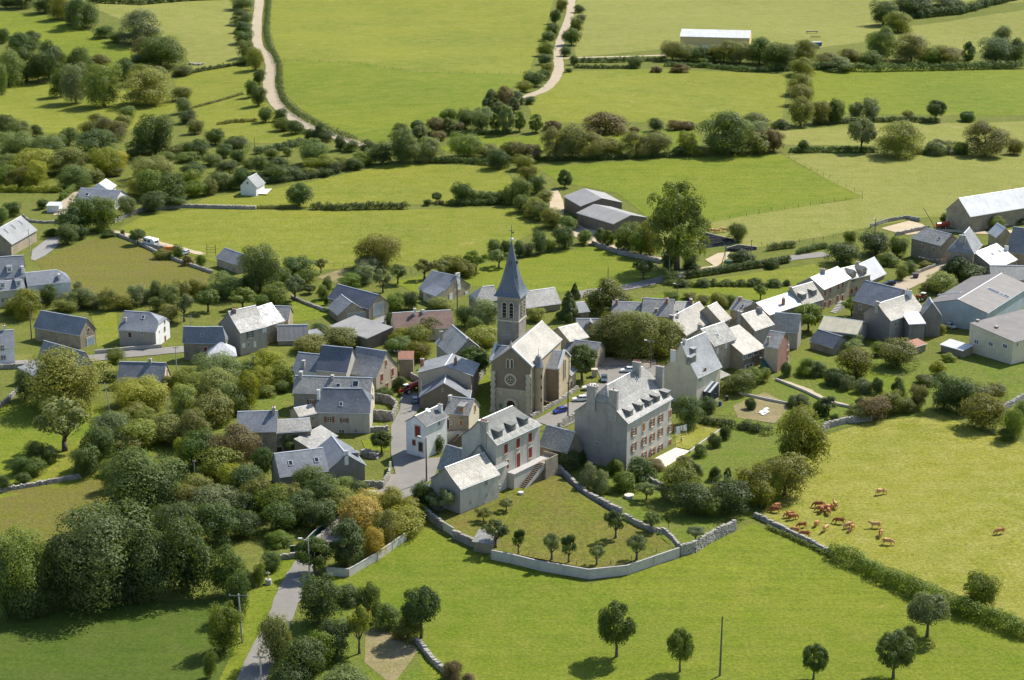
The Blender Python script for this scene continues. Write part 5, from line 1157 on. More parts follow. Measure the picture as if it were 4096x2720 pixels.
hedge('long hedge along the right side of the winding left lane', [(125,-60),(110,100),(95,300),(120,440),(170,520),(215,620),(220,800),(245,920),(310,1005),(400,1075),(560,1165),(730,1240),(900,1300)], 3.0, 3.4, 'g', 1.0)
hedge('dark hedge below the left lane, facing the small shaded meadow', [(0,1420),(220,1390),(430,1330)], 3.0, 3.5, 'g')
trees('at the foot of the left lane', [(1030,1290,1420,130,'bg'),(1170,1320,1520,180,'bg'),(1050,1370,1520,150,'bw'),(980,1400,1540,150,'bm'),(780,1450,1560,150,'by'),(520,1290,1520,230,'bm'),(600,1430,1600,260,'bo'),(290,1360,1440,80,'bm'),(140,1370,1470,120,'bm'),(40,1430,1600,140,'bm'),(200,1450,1600,170,'bg'),(700,1480,1600,180,'bg'),(900,1460,1570,150,'bg')])
trees('in the copse between the two far lanes', [(1330,1140,1250,140,'bg'),(1350,1180,1510,200,'bw'),(1400,1290,1510,240,'bm'),(1490,1115,1210,110,'og'),(1510,1160,1300,120,'ow'),(1590,1270,1490,220,'bw'),(1660,1080,1240,150,'br'),(1690,1210,1300,110,'br'),(1780,1000,1130,150,'bm'),(1780,1090,1240,110,'om'),(1930,1000,1190,150,'bm'),(1870,1130,1230,100,'br'),(2080,990,1210,200,'bw'),(2170,830,1000,90,'ow'),(2140,900,1010,90,'ow'),(2240,940,1060,120,'om'),(2300,800,1000,140,'br'),(2210,1050,1210,90,'om'),(2310,980,1230,120,'ow'),(1920,1240,1460,280,'bm'),(2150,1330,1460,180,'bo'),(2320,1310,1480,140,'bo'),(2240,1380,1560,200,'bg')])
hedge('dark hedge under the trees of the copse between the far lanes', [(1590,1260),(1900,1250),(2361,1230)], 2.0, 3, 'g')
hedge('hedge below the copse, above the meadow with the lone white house', [(1600,1500),(1900,1500),(2250,1530)], 2.4, 3.4, 'g')
use('a2')
trees('along the left side of the right-hand far lane', [(450,-10,110,100,'bo'),(400,90,220,90,'bg'),(370,220,360,110,'bg'),(340,290,380,110,'bm'),(310,380,520,130,'bm'),(300,500,600,120,'bg'),(330,580,660,110,'bo'),(300,640,740,100,'bg'),(200,660,800,180,'bg'),(110,750,850,130,'bo'),(60,850,1000,100,'ow'),(20,900,1040,90,'ow'),(70,1035,1210,90,'om'),(220,1060,1220,110,'om'),(165,890,960,100,'bg')])
trees('along the right side of the right-hand far lane', [(620,40,120,90,'bm'),(640,130,200,80,'bw'),(590,160,310,110,'bm'),(545,260,420,150,'bm'),(490,430,520,90,'bg'),(575,510,600,80,'bg'),(525,630,670,60,'bg')])
hedge('upper of two hedges left of the yellow barn track', [(620,575),(900,575),(1200,565),(1420,560)], 2.6, 3, 'g')
hedge('lower of two hedges left of the yellow barn track', [(560,630),(800,632),(1040,632),(1130,635)], 2.0, 2.6, 'g')
trees('in the belt in front of the yellow barn', [(1480,380,560,200,'bo'),(1620,420,570,220,'bo'),(1780,430,580,220,'bg'),(1950,380,580,240,'bo'),(2100,390,590,220,'bo'),(2280,350,600,220,'bg'),(1130,520,630,130,'bm'),(1330,620,670,100,'ur'),(1550,615,670,150,'ur'),(1760,540,600,80,'um')])
hedge('rusty hedge at the foot of the belt before the yellow barn', [(1430,610),(1800,625),(2100,655),(2361,665)], 2.4, 3.5, 'g')
trees('dotted along the ditch below the far right lane', [(375,1155,1200,150,'ur'),(860,1120,1230,340,'ur'),(1130,1170,1220,80,'ur'),(1330,1090,1215,120,'bg'),(1500,1110,1200,120,'ur'),(1600,1140,1200,140,'ur')])
trees('in the long dark row across the upper centre', [(400,1180,1470,240,'bo'),(560,1160,1470,220,'bo'),(740,1230,1460,260,'bo'),(880,1270,1450,200,'bo'),(960,1310,1450,140,'bo'),(1150,1220,1450,240,'bo'),(1330,1220,1440,240,'bo'),(1610,1210,1430,170,'bo'),(1540,1350,1440,130,'bg'),(1720,1350,1440,150,'bo'),(1940,1040,1430,420,'bm'),(2080,1060,1400,250,'bm'),(2250,1040,1260,220,'bw'),(2240,1120,1330,200,'bw'),(2270,1220,1420,220,'bo'),(2340,1200,1400,150,'br'),(50,1310,1480,200,'bo'),(190,1330,1480,160,'br'),(110,1430,1570,180,'bo')])
hedge('dark hedge foot under the long row across the upper centre', [(200,1480),(600,1480),(1000,1465),(1450,1445)], 2.0, 3, 'g')
use('a3')
trees('in the dark belt at the top right corner', [(1060,10,240,220,'bg'),(1300,-60,150,300,'bg'),(1200,110,300,230,'bo'),(1400,-30,130,200,'bg'),(1600,-20,110,240,'bg'),(1750,0,90,140,'bg')])
hedge('dark hedge running off the top right corner', [(1330,170),(1800,120),(2361,-20)], 5, 6, 'g')
trees('in the tall hedge above the bright right-hand field', [(1040,250,560,240,'bm'),(1320,310,580,300,'bo'),(1640,420,600,320,'bo'),(1840,390,600,110,'og'),(2150,240,420,150,'bw'),(2100,350,600,300,'bg'),(2280,360,600,180,'bg'),(1500,450,600,160,'bm'),(940,470,620,180,'bg'),(760,450,600,180,'bo'),(560,480,620,250,'bo'),(320,370,560,220,'bo'),(110,400,640,260,'bg'),(650,570,660,240,'uw')])
hedge('dark foot of the tall hedge above the bright right-hand field', [(0,655),(420,640),(900,660),(1500,650),(2361,630)], 4, 5, 'g')
trees('stacked up left of the bright right-hand field', [(310,530,700,200,'bo'),(290,680,880,200,'bo'),(300,780,980,190,'bo'),(300,900,1170,200,'bo'),(110,1100,1190,150,'ug')])
trees('on the lower edge of the bright right-hand field', [(480,930,1150,170,'bo'),(590,950,1140,110,'og'),(630,910,1140,140,'bm'),(810,940,1100,120,'bw'),(940,900,1110,160,'bw'),(1300,1020,1110,100,'bo'),(1545,930,1120,150,'rg'),(1840,1030,1120,130,'ug')])
hedge('hedge along the lower edge of the bright right-hand field', [(420,1150),(900,1125),(1300,1120),(1570,1135)], 2.4, 3, 'g')
trees('in the third hedge down on the right', [(860,1110,1400,210,'rw'),(1190,1115,1450,360,'by'),(2000,1130,1450,340,'bo'),(2270,1280,1430,150,'bo'),(1580,1290,1430,220,'uw'),(1760,1310,1420,150,'um'),(320,1290,1400,90,'bg'),(50,1200,1400,150,'br')])
hedge('left half of the third hedge from the top on the right', [(200,1405),(600,1400),(1010,1405)], 2.2, 3, 'g')
hedge('right half of the third hedge from the top on the right', [(1340,1420),(1600,1425),(1850,1425)], 2.6, 3, 'g')
use('b0')
trees('in the wooded slope behind the far-left skylight house', [(60,-40,150,200,'bm'),(200,-30,160,260,'bo'),(330,-80,170,200,'by'),(680,-40,170,260,'bm'),(870,0,120,160,'bo'),(1050,-20,60,150,'bo'),(1300,60,240,220,'by'),(1400,0,280,250,'bm'),(1600,20,320,240,'bg'),(1750,0,200,200,'bm'),(1800,100,250,180,'bm'),(1950,80,230,140,'bo'),(2050,20,190,200,'bm'),(2130,60,180,150,'bm'),(2230,-20,180,130,'bg'),(1420,200,390,200,'bg'),(1600,280,350,200,'bg')])
hedge('lit garden hedge at the far left above the little field', [(-50,200),(250,200),(560,205)], 2.4, 3, 'y')
hedge('bright clipped hedge beside the drive of the far-left skylight house', [(570,280),(640,230),(690,180)], 2.4, 2.4, 'm', 1, True)
trees('around the far-left skylight house and the gravel yard', [(780,250,560,240,'bg'),(650,340,600,220,'bg'),(960,260,560,250,'bm'),(1170,240,430,150,'bw'),(620,500,690,170,'bg'),(740,520,640,130,'bg'),(1000,550,620,130,'ug'),(120,295,430,150,'bg'),(390,270,360,90,'bg'),(20,350,520,110,'bm'),(480,570,610,120,'ug')])
trees('beside the parked caravan on the farm track', [(1135,550,610,40,'bg'),(1270,550,690,125,'rg'),(1640,690,820,90,'bg'),(1500,740,820,150,'uo'),(1730,790,880,90,'ur'),(1855,780,880,80,'bm')])
trees('in the orchard belt below the olive field', [(720,1030,1110,80,'bw'),(760,1090,1270,220,'bw'),(600,1140,1240,130,'bw'),(460,1060,1250,150,'bg'),(250,1110,1370,260,'bo'),(120,1180,1330,160,'bo'),(620,1210,1310,200,'by'),(860,1180,1280,180,'bo'),(1020,1100,1300,170,'bo'),(1140,1170,1290,160,'bo'),(1260,1060,1260,150,'bw'),(1450,1020,1230,120,'bg'),(1340,1100,1230,150,'bw'),(1570,1060,1300,180,'bm'),(1680,1020,1230,150,'bo'),(1480,1170,1320,170,'bm'),(1560,1250,1400,200,'by'),(1700,1150,1400,150,'aw'),(1920,1110,1310,190,'am'),(1810,1010,1200,180,'bo'),(2060,950,1200,240,'bm'),(2250,1000,1150,200,'bg'),(2240,1100,1290,220,'am')])
use('b1')
hedge('dark hedge between the two broad meadows left of centre', [(530,365),(800,370),(1100,360),(1390,358)], 2.6, 3, 'g')
hedge('low hedge and bank left of the lone dark tree', [(0,355),(150,355),(300,358)], 1.2, 2, 'o')
hedge('hedge under the trees right of the broad meadow left of centre', [(1760,330),(2000,325),(2340,315)], 2.4, 3, 'g')
hedge('hedge climbing from the lone white house along the upper meadow', [(50,130),(250,110),(480,80),(760,25)], 2.4, 3, 'g')
trees('round the broad meadow left of centre', [(400,130,345,210,'bg'),(1580,270,330,70,'bg'),(1665,210,300,80,'rg'),(1690,280,320,80,'uo'),(1910,120,310,180,'bg'),(1990,180,310,110,'bm'),(2090,190,300,120,'bm'),(2180,200,310,130,'bg'),(2260,190,310,100,'bg'),(2330,150,330,100,'bm'),(60,10,110,130,'bg'),(200,-50,110,200,'bm'),(330,-30,90,180,'bg'),(500,0,70,160,'bo'),(620,-20,60,150,'bg')])
trees('around the vegetable plot left of the spire', [(1140,605,920,350,'bo'),(1060,810,960,240,'bw'),(1010,880,1060,160,'bw'),(1170,920,1130,150,'aw'),(1310,880,1050,150,'am'),(600,820,950,90,'ao'),(380,800,990,260,'bg'),(240,900,1050,170,'bm'),(450,920,1090,170,'bm'),(40,700,1150,330,'bg'),(360,980,1210,180,'aw'),(170,1040,1260,210,'bm'),(60,1150,1290,150,'bm'),(495,1060,1140,100,'rg'),(620,1060,1200,90,'bm'),(660,980,1120,90,'bm'),(860,960,1100,200,'bm')])
trees('on the lawn just left of the spire', [(1555,830,1010,140,'ao'),(1700,830,990,150,'ao'),(1820,790,960,220,'bo'),(1920,850,990,180,'bo'),(2030,750,940,180,'am'),(2240,740,900,180,'am'),(2200,640,800,130,'bg'),(2310,650,800,100,'bg')])
trees('around the brown-tiled house left of the church', [(1290,1130,1300,180,'bm'),(1430,1120,1290,130,'bg'),(1700,1180,1290,190,'by'),(1240,1320,1460,90,'bg'),(1570,1360,1560,220,'bo'),(1350,1460,1620,220,'by'),(1480,1440,1640,200,'bo'),(2100,1200,1480,250,'bw'),(1930,1250,1450,150,'bg'),(2100,1440,1640,260,'by'),(2000,1360,1560,150,'bm'),(650,1160,1250,50,'bg'),(590,1420,1530,140,'bg'),(800,1470,1640,300,'bo')])
use('b2')
trees('in the belt left of the two timber barns', [(490,0,165,110,'og'),(230,50,220,150,'bg'),(60,80,320,190,'bm'),(150,-30,140,160,'bo'),(90,230,400,150,'bm'),(300,190,290,150,'bo'),(200,260,440,170,'bo'),(260,300,470,150,'bm'),(370,350,540,190,'bo'),(520,430,560,140,'bm')])
trees('in the row below the timber barns', [(490,520,730,190,'bg'),(670,560,690,120,'bm'),(250,560,780,130,'bg'),(70,650,810,100,'bg'),(150,670,800,100,'bg'),(350,640,760,90,'bm'),(815,540,680,100,'om'),(885,560,720,90,'om'),(980,650,770,60,'am'),(1080,490,750,230,'bm'),(1190,560,800,200,'bm'),(1270,480,800,200,'by')])
trees('towering beside the road right of the timber barns', [(1520,135,930,480,'pm')])
trees('around the foot of the great poplar', [(1440,760,930,120,'bg'),(1640,740,920,130,'bg'),(1660,850,930,140,'ug'),(2080,490,670,150,'bm'),(1210,830,1010,210,'ag'),(2120,750,860,210,'ug'),(1460,930,1040,150,'bm')])
trees('between the church and the upper terrace row', [(890,1020,1330,370,'uo'),(580,1050,1190,90,'cg'),(520,1130,1380,190,'cg'),(220,1280,1400,160,'by'),(860,1280,1370,90,'uy')])
trees('on the strip below the right-hand road hedge', [(1560,1010,1080,120,'ug'),(1770,1000,1080,110,'uw'),(1860,1000,1070,80,'um'),(1990,1010,1070,110,'um'),(2110,1010,1070,80,'um'),(2240,1000,1070,120,'ug')])
trees('behind the roofs of the upper terrace row', [(1480,1120,1200,140,'bm'),(1640,1150,1200,120,'bo'),(1900,1130,1290,150,'bo'),(2010,1150,1270,120,'bm'),(2290,1060,1200,110,'am'),(1760,1160,1240,130,'bo')])
trees('massed over the reddish gravel square', [(980,1330,1720,400,'bo'),(1300,1340,1720,440,'bo'),(1120,1300,1740,380,'bo'),(820,1440,1700,260,'bm')])
hedge('long clipped hedge below the right-hand road', [(1600,1000),(1900,955),(2361,885),(2560,850)], 1.9, 2.4, 'g', 1.2, True)
hedge('rough lower hedge on the strip below the right-hand road', [(1420,1060),(1700,1075),(2000,1070),(2361,1075)], 1.5, 2.6, 'm')
use('b3')
hedge('short hedge beside the right-hand road, left one', [(0,745),(120,725),(250,712)], 1.8, 2.4, 'm', 1, True)
hedge('short hedge beside the right-hand road, right one', [(280,780),(420,740),(560,712)], 1.8, 2.8, 'g')
trees('in the gardens above the right-hand street', [(690,680,880,260,'bg'),(1000,570,790,260,'bg'),(1190,620,800,160,'bg'),(760,560,680,110,'bm'),(1100,760,880,200,'um'),(1230,880,1020,110,'bm'),(1300,840,960,110,'bm'),(40,830,910,110,'ug'),(60,1010,1080,130,'ug'),(170,1010,1070,70,'ug'),(1450,850,900,100,'uo')])
trees('around the big right-hand house and its barn', [(1750,800,1010,220,'bg'),(1700,900,980,200,'bg'),(1590,950,1140,230,'by'),(1470,1050,1110,120,'uy'),(1860,960,1040,300,'ug'),(2250,1090,1200,200,'um'),(1620,400,490,60,'bg'),(2100,430,560,120,'bm'),(2300,440,500,120,'bg')])
trees('between the roofs of the right-hand street', [(370,1250,1490,240,'rm'),(770,1180,1350,160,'am'),(440,1230,1290,100,'uy'),(1570,1420,1520,120,'uy'),(780,1500,1620,160,'bm')])
use('c0')
trees('in the small park at the left edge', [(640,110,650,660,'bo'),(230,270,560,160,'bg'),(600,540,1030,420,'ao'),(330,930,1100,150,'bm'),(460,970,1150,150,'bg'),(190,1090,1250,170,'bg'),(310,1100,1260,180,'bm'),(220,1230,1340,130,'bg'),(40,1250,1400,100,'bg'),(1060,80,220,150,'bm')])
hedge('dark clipped hedge beside the slate roof with red chimney', [(930,370),(1090,385)], 2.2, 2.6, 'g', 1, True)
trees('in the sunlit thicket right of the small park', [(1290,370,660,460,'by'),(1700,260,480,220,'bo'),(1580,330,480,150,'bo'),(2000,140,450,380,'bm'),(1940,270,620,380,'by'),(1700,420,700,240,'by'),(1230,590,760,230,'by'),(1340,640,800,200,'by'),(1250,750,1020,320,'by'),(1160,880,1060,250,'bo'),(1550,720,960,350,'bo'),(1450,740,900,140,'bg'),(2150,400,700,250,'bm'),(2280,300,660,200,'by'),(2250,200,350,200,'bm'),(2270,460,640,140,'og')])
trees('in the shaded wood left of the stone row', [(1060,660,1010,400,'bw'),(900,800,1180,260,'bg'),(1800,640,1000,260,'bo'),(2000,500,800,320,'bo'),(1690,900,1140,140,'by'),(1850,850,1200,330,'bg'),(2130,790,1200,440,'br'),(2000,1000,1300,350,'bo'),(1330,1030,1620,640,'bg'),(1010,1100,1250,130,'by'),(1050,1150,1400,200,'bg'),(800,980,1260,240,'bg'),(1450,1250,1640,350,'bg'),(1800,1250,1500,250,'bo'),(2150,1160,1450,280,'by'),(2300,1150,1500,260,'bg'),(2000,1350,1640,400,'bw'),(1700,1350,1600,250,'bo'),(2250,1400,1640,300,'bg')])
use('c1')
trees('in the gardens behind the pale blue house', [(100,100,330,250,'by'),(230,200,430,230,'by'),(60,250,480,200,'by'),(500,-20,120,280,'bo'),(840,0,80,150,'by'),(1500,20,200,200,'bo'),(1330,-30,120,200,'bm'),(240,380,490,110,'bm'),(90,430,520,180,'uy')])
trees('tucked among the village houses left of the church', [(2010,85,380,250,'rg'),(330,860,1050,190,'bg'),(1160,850,1040,170,'rg'),(1325,340,470,120,'ug'),(1180,440,560,140,'um')])
trees('in the belt below the long skylight wing', [(60,1000,1300,180,'bg'),(520,1180,1480,300,'bm'),(300,1330,1560,250,'bo'),(150,1350,1640,280,'bm'),(780,1270,1480,260,'bm'),(600,1300,1600,300,'bg'),(950,1300,1480,160,'bg'),(800,1380,1640,260,'by'),(40,1280,1600,250,'bo'),(420,1400,1700,280,'bg'),(230,1500,1780,280,'bg'),(600,1480,1760,280,'bg')])
trees('beside the road where it meets the village', [(1060,1390,1640,300,'bY'),(1240,1370,1640,220,'by'),(1430,1460,1640,220,'by'),(1530,1310,1560,150,'bg'),(1700,1380,1640,220,'aw'),(1640,1350,1560,160,'bg')])
use('c2')
trees('by the church and the cream house', [(645,60,375,230,'rg'),(1620,530,810,240,'bg'),(1800,530,680,140,'bg'),(2100,290,500,250,'bm'),(2220,250,420,150,'bm'),(2310,260,390,130,'bm'),(1930,380,480,100,'uy')])
trees('in the shrubbery at the foot of the manor', [(1180,1085,1320,250,'ug'),(1310,1100,1200,180,'ur'),(700,1140,1400,160,'uw'),(820,1210,1440,160,'uw'),(950,1100,1250,130,'um'),(1030,1220,1400,220,'um'),(520,1000,1200,230,'bg'),(620,1010,1150,120,'bg'),(1240,1320,1480,170,'aw')])
trees('along the garden below the manor terrace', [(1730,960,1080,120,'um'),(1590,1080,1180,160,'uo'),(1690,1140,1260,110,'ug'),(1870,1170,1300,100,'ug'),(1985,1180,1300,60,'og'),(1860,870,990,110,'ug'),(1970,800,920,90,'ug'),(2200,540,640,90,'ug')])
trees('in the grove left of the cow pasture', [(1560,1160,1500,300,'bo'),(1680,1330,1620,320,'bg'),(2030,1290,1600,350,'bg'),(2250,1150,1500,300,'bo'),(1850,1450,1640,200,'bm'),(2290,1300,1560,200,'by'),(2390,1220,1480,200,'by'),(2510,1060,1460,380,'bo'),(2570,900,1120,250,'bm'),(2670,620,1180,380,'bo')])
hedge('dark hedge along the upper side of the manor garden', [(1700,750),(1950,800),(2200,830),(2361,870)], 2.2, 3, 'g')
use('c3')
trees('in the kitchen gardens below the brick house', [(380,170,330,200,'um'),(620,270,420,180,'ug'),(730,330,460,120,'uw'),(870,360,490,150,'uw'),(470,200,340,130,'uw'),(1000,350,500,90,'ug'),(1190,350,530,130,'ug'),(800,70,350,290,'bo'),(780,0,120,180,'bm'),(1190,0,260,300,'bo'),(1040,20,150,150,'bm'),(160,210,340,80,'ug')])
trees('along the upper edge of the cow pasture', [(560,530,700,160,'aw'),(290,510,620,180,'ug'),(480,560,700,120,'ug'),(620,680,760,100,'ug'),(850,520,620,80,'ug'),(840,600,740,200,'uo'),(990,520,740,250,'br'),(1130,480,690,200,'bo'),(1260,540,680,170,'bo'),(1370,420,640,160,'bo'),(1620,310,650,230,'bg'),(1780,370,680,240,'bg'),(1980,520,830,320,'bo'),(1940,420,600,250,'bo'),(2260,640,920,180,'bm'),(2190,820,930,150,'ug'),(2340,560,760,120,'bm'),(1440,330,420,180,'uo'),(1560,190,340,140,'by'),(1660,120,200,120,'uy'),(2090,400,560,180,'bo')])
use('d0')
trees('in the dark wood above the bottom-left meadow', [(200,200,960,520,'bm'),(960,0,880,820,'bg'),(600,250,900,400,'bg'),(1730,90,800,460,'bg'),(1400,200,850,400,'bg'),(2100,350,800,260,'bg'),(1600,-60,350,450,'bg'),(2000,-40,330,350,'bg'),(2250,20,260,260,'bg'),(60,300,1000,300,'bm'),(300,600,1000,350,'bg'),(1200,500,870,400,'bg')])  # dark leaf colours here also stand in for the cloud shade
trees('on the verge left of the main road', [(2200,570,1010,200,'bg'),(2070,870,1330,260,'bm'),(1940,1310,1560,110,'bm'),(2300,560,720,140,'um')])
use('d1')
trees('around the bend of the main road', [(485,60,300,160,'og'),(310,160,345,165,'rg'),(335,345,610,190,'bg'),(560,-60,130,180,'bY'),(620,100,260,110,'bY'),(770,0,130,230,'by'),(680,0,200,130,'bo'),(80,220,330,90,'bg'),(120,110,190,130,'um'),(20,280,400,60,'bm')])
trees('in the rough garden at the bottom', [(110,555,830,150,'bo'),(265,675,890,200,'bg'),(350,640,830,150,'bm'),(415,580,800,150,'bg'),(545,510,760,110,'ay'),(600,390,590,110,'um'),(490,400,500,130,'ug'),(700,500,630,120,'um'),(800,570,690,130,'uo'),(870,415,680,165,'rg'),(190,810,950,180,'bg'),(1040,800,900,90,'ur'),(480,860,960,200,'bm'),(1120,860,930,80,'ur')])
use('d2')
trees('inside the walled orchard', [(35,110,230,70,'ag'),(207,120,265,95,'aw'),(300,140,277,90,'ag'),(445,185,290,85,'aw'),(655,130,265,110,'aw'),(545,5,150,100,'ag'),(735,10,115,80,'aw'),(965,85,165,100,'aw'),(825,30,90,30,'ag'),(-85,60,200,110,'ag'),(-150,-10,60,80,'ao'),(-30,-60,5,70,'ao')], ORCH)
trees('standing alone in the big foreground meadow', [(550,500,778,165,'rg'),(885,640,857,115,'rm'),(1589,720,895,115,'rg'),(2009,645,890,170,'rg'),(2187,445,670,175,'rw'),(2089,610,750,90,'um')])
use('d3')
trees('rising from the hedge below the cow pasture', [(1110,335,530,160,'bm')])
hedge('bushy hedge between the cow pasture and the foreground meadow', [(340,245),(430,275),(520,320),(650,400),(830,470),(1000,535),(1200,605),(1400,680)], 3.4, 4.0, 'm', 1.3)
hedge('low growth along the dry wall left of the pasture hedge', [(0,95),(120,150),(240,205),(330,250)], .8, 1.4, 'm')
# ------------------------------------------------------------------ walls, fences, poles, steps
M_DRY = stone('dry stone', (.36, .335, .29), (.48, .45, .39), (.3, .28, .25), 3.0)
M_DRYS = [plain('wall stone %d' % i, c, .92, .12, .2, 2.5) for i, c in enumerate(((.37, .345, .30), (.45, .42, .365), (.31, .285, .245)))]
def along(q, step):
    out = []
    for a, b in zip(q, q[1:]):
        n = max(1, int((b - a).length / step))
        for i in range(n): out.append((a.lerp(b, i / n), a.lerp(b, (i + 1) / n)))
    return out
def dry_wall(label, pts, h=1.1, w=.55, lift=0.0, base=0.0, name='stone_wall', lump=.5, group=None):
    """courses of uneven stones laid along a line"""
    q = [P(p, lift) for p in pts]; r = random.Random(int(pts[0][0] + pts[0][1] * 3)); v = []; f = []
    root = thing(name, label, 'wall', q[0], 0, group); nc = max(2, int(round(h / .34)))
    mb = MB()
    for c in range(nc):
        for a, b in along(q, lump * 1.1):
            d = (b - a); L = d.length; a2 = math.atan2(d.y, d.x) + r.uniform(-.06, .06); m = (a + b) / 2 + d * r.uniform(-.25, .25)
            z0 = gh(m.x, m.y) + lift - base + (h + base) * c / nc; hh = (h + base) / nc * r.uniform(.8, 1.25) if c < nc - 1 else h / nc * r.uniform(.4, 1.35)
            M = Matrix.Translation((m.x, m.y, z0 + hh / 2)) @ Matrix.Rotation(a2, 4, 'Z') @ Matrix.Rotation(r.uniform(-.08, .08), 4, 'X')
            ww = w * (1.15 - .3 * c / nc) * r.uniform(.85, 1.15)
            mb.box(M, L * r.uniform(.75, 1.15), ww, hh)
    o = mb.build('stones', M_DRY, root); tag(o, kind='stuff')
    return root
def blockmat(name, c, cw=.5, ch=.2):
    m, t, b = nodes(name, .9, .15); tc = N(t, 'TexCoord'); br = N(t, 'TexBrick'); setin(br, Scale=1.0, Mortar_Size=.012, Brick_Width=cw, Row_Height=ch)
    br.inputs['Color1'].default_value = rgb(c); br.inputs['Color2'].default_value = rgb([x * .88 for x in c]); br.inputs['Mortar'].default_value = rgb([x * .55 for x in c]); t.links.new(tc.outputs['UV'], br.inputs['Vector'])
    st = ramp(t, nz(t, tc.outputs['Object'], .7, 5, .7), .45, .75)
    t.links.new(mixc(t, st, br.outputs['Color'], [x * .7 for x in c]), b.inputs['Base Color']); bump(t, b, br.outputs['Fac'], -.4, .02); return m
M_BLOCK = blockmat('pale concrete blocks', (.56, .53, .47))
def block_wall(label, pts, h, w=.22, lift=0.0, below=0.6, mat=None, pier=True, name='block_wall', panel=5.0):
    q = [P(p, lift) for p in pts]; root = thing(name, label, 'wall', q[0]); u = 0
    for a, b in along(q, panel):
        d = b - a; L = d.length; n = Vector((-d.y, d.x, 0)).normalized() * (w / 2); za, zb = gh(a.x, a.y) + lift, gh(b.x, b.y) + lift; mb = MB()
        c = [Vector((p.x, p.y, 0)) + s * n for p, s in ((a, -1), (b, -1), (b, 1), (a, 1))]; zz = [za, zb, zb, za]
        lo = [Vector((p.x, p.y, z - below)) for p, z in zip(c, zz)]; hi = [Vector((p.x, p.y, z + h)) for p, z in zip(c, zz)]
        mb.face([lo[0], lo[1], hi[1], hi[0]], [(u, 0), (u + L, 0), (u + L, h + below), (u, h + below)]); mb.face([lo[2], lo[3], hi[3], hi[2]], [(u + L, 0), (u, 0), (u, h + below), (u + L, h + below)])
        mb.face(hi, [(0, 0)] * 4); mb.face([lo[1], lo[2], hi[2], hi[1]]); mb.face([lo[3], lo[0], hi[0], hi[3]])
        mb.build('wall_panel', mat or M_BLOCK, root); u += L
        mb = MB(); ang = math.atan2(d.y, d.x); m = (a + b) / 2
        M = Matrix.Translation((m.x, m.y, (za + zb) / 2 + h + .035)) @ Matrix.Rotation(ang, 4, 'Z'); mb.box(M, L, w + .1, .07); mb.build('coping', M_CONC, root)
        if pier: mb = MB(); mb.box(Matrix.Translation((a.x, a.y, za + (h - below) / 2 + .05)) @ Matrix.Rotation(ang, 4, 'Z'), .3, w + .14, h + below); mb.build('pier', M_CONC, root)
    return root
POST = None
def post_mesh():
    mb = MB(); mb.tube((0, 0, -.3), (0, 0, 1.0), .06, .05, 6); return mb.mesh('post')
POST = post_mesh()
def fence(label, pts, step=4.5, h=1.2, mat=None, wires=2, rail=False, lift=0.0, name='post_fence'):
    q = [P(p, lift) for p in pts]; root = thing(name, label, 'fence', q[0]); segs = along(q, step); r = random.Random(int(pts[0][0]))
    ends = [a for a, b in segs] + [segs[-1][1]]
    tops = []
    for p in ends:
        z = gh(p.x, p.y) + lift; k = r.uniform(.88, 1.12); W = Matrix.Translation((p.x, p.y, z)) @ Matrix.Rotation(r.uniform(-.06, .06), 4, 'X') @ SC(1.2, 1.2, h * k)
        inst('post', POST, mat or M_WOOD, root, W); tops.append(Vector((p.x, p.y, z)))
    for kx in range(wires):
        mb = MB(); zz = h * (kx + 1) / (wires + .25)
        for a, b in zip(tops, tops[1:]):
            if rail: mb.box(Matrix.Translation(((a + b) / 2) + Vector((0, 0, zz))) @ (b - a).to_track_quat('X', 'Z').to_matrix().to_4x4(), (b - a).length, .05, .12)
            else: mb.tube(a + Vector((0, 0, zz)), b + Vector((0, 0, zz)), .012, .012, 3, False)
        if rail:
            tag(mb.build('rail', mat or M_WOOD, root), kind='stuff')
        else: tag(mb.build('wire', M_METAL, root), kind='stuff')
    return root
def pole(label, foot, topy, arm=0, lamp=0, mat=None, lean=0.0, r0=.16, name='utility_pole', rz=0.0):
    p = P(foot); z = zat(p.x, p.y, topy) - p.z; root = thing(name, label, 'pole' if not (lamp and not arm) else 'lamp post', p)
    mb = MB(); t = p + Vector((lean, 0, z)); mb.tube(p - Vector((0, 0, .5)), t, r0, r0 * .62, 8); mb.build('shaft', mat or M_WOOD, root)
    if arm:
        M = Matrix.Translation(t - Vector((0, 0, .35))) @ Matrix.Rotation(rz, 4, 'Z'); mb = MB(); mb.box(M, arm, .12, .14); o = mb.build('crossarm', M_METAL, root)
        for k in (-.46, 0, .46):
            mb = MB(); c = M @ Vector((arm * k, 0, .05)); mb.tube(c, c + Vector((0, 0, .32)), .07, .05, 6); mb.build('insulator', M_FRAME, o)
    if lamp:
        M = Matrix.Translation(t - Vector((0, 0, .5))) @ Matrix.Rotation(rz, 4, 'Z'); mb = MB(); e = M @ Vector((lamp, 0, .45)); mb.tube(M @ Vector((0, 0, 0)), e, .05, .04, 6); o = mb.build('bracket', M_ZINC, root)
        mb = MB(); mb.box(Matrix.Translation(e) @ Matrix.Rotation(rz, 4, 'Z'), .8, .3, .18); mb.build('lamp_head', M_FRAME, o)
    return root
def steps(root, p0, p1, w, n, mat, name='step'):
    """n solid steps from p0 (foot) up to p1"""
    p0, p1 = Vector(p0), Vector(p1); d = Vector((p1.x - p0.x, p1.y - p0.y, 0)); L = d.length; a = math.atan2(d.y, d.x)
    for i in range(n):
        z = p0.z + (p1.z - p0.z) * (i + 1) / n; c = p0 + d * ((i + .5) / n)
        mb = MB(); hb = z - p0.z + .6; mb.box(Matrix.Translation((c.x, c.y, z - hb / 2)) @ Matrix.Rotation(a, 4, 'Z'), L / n * 1.02, w, hb); mb.build(name, mat, root)
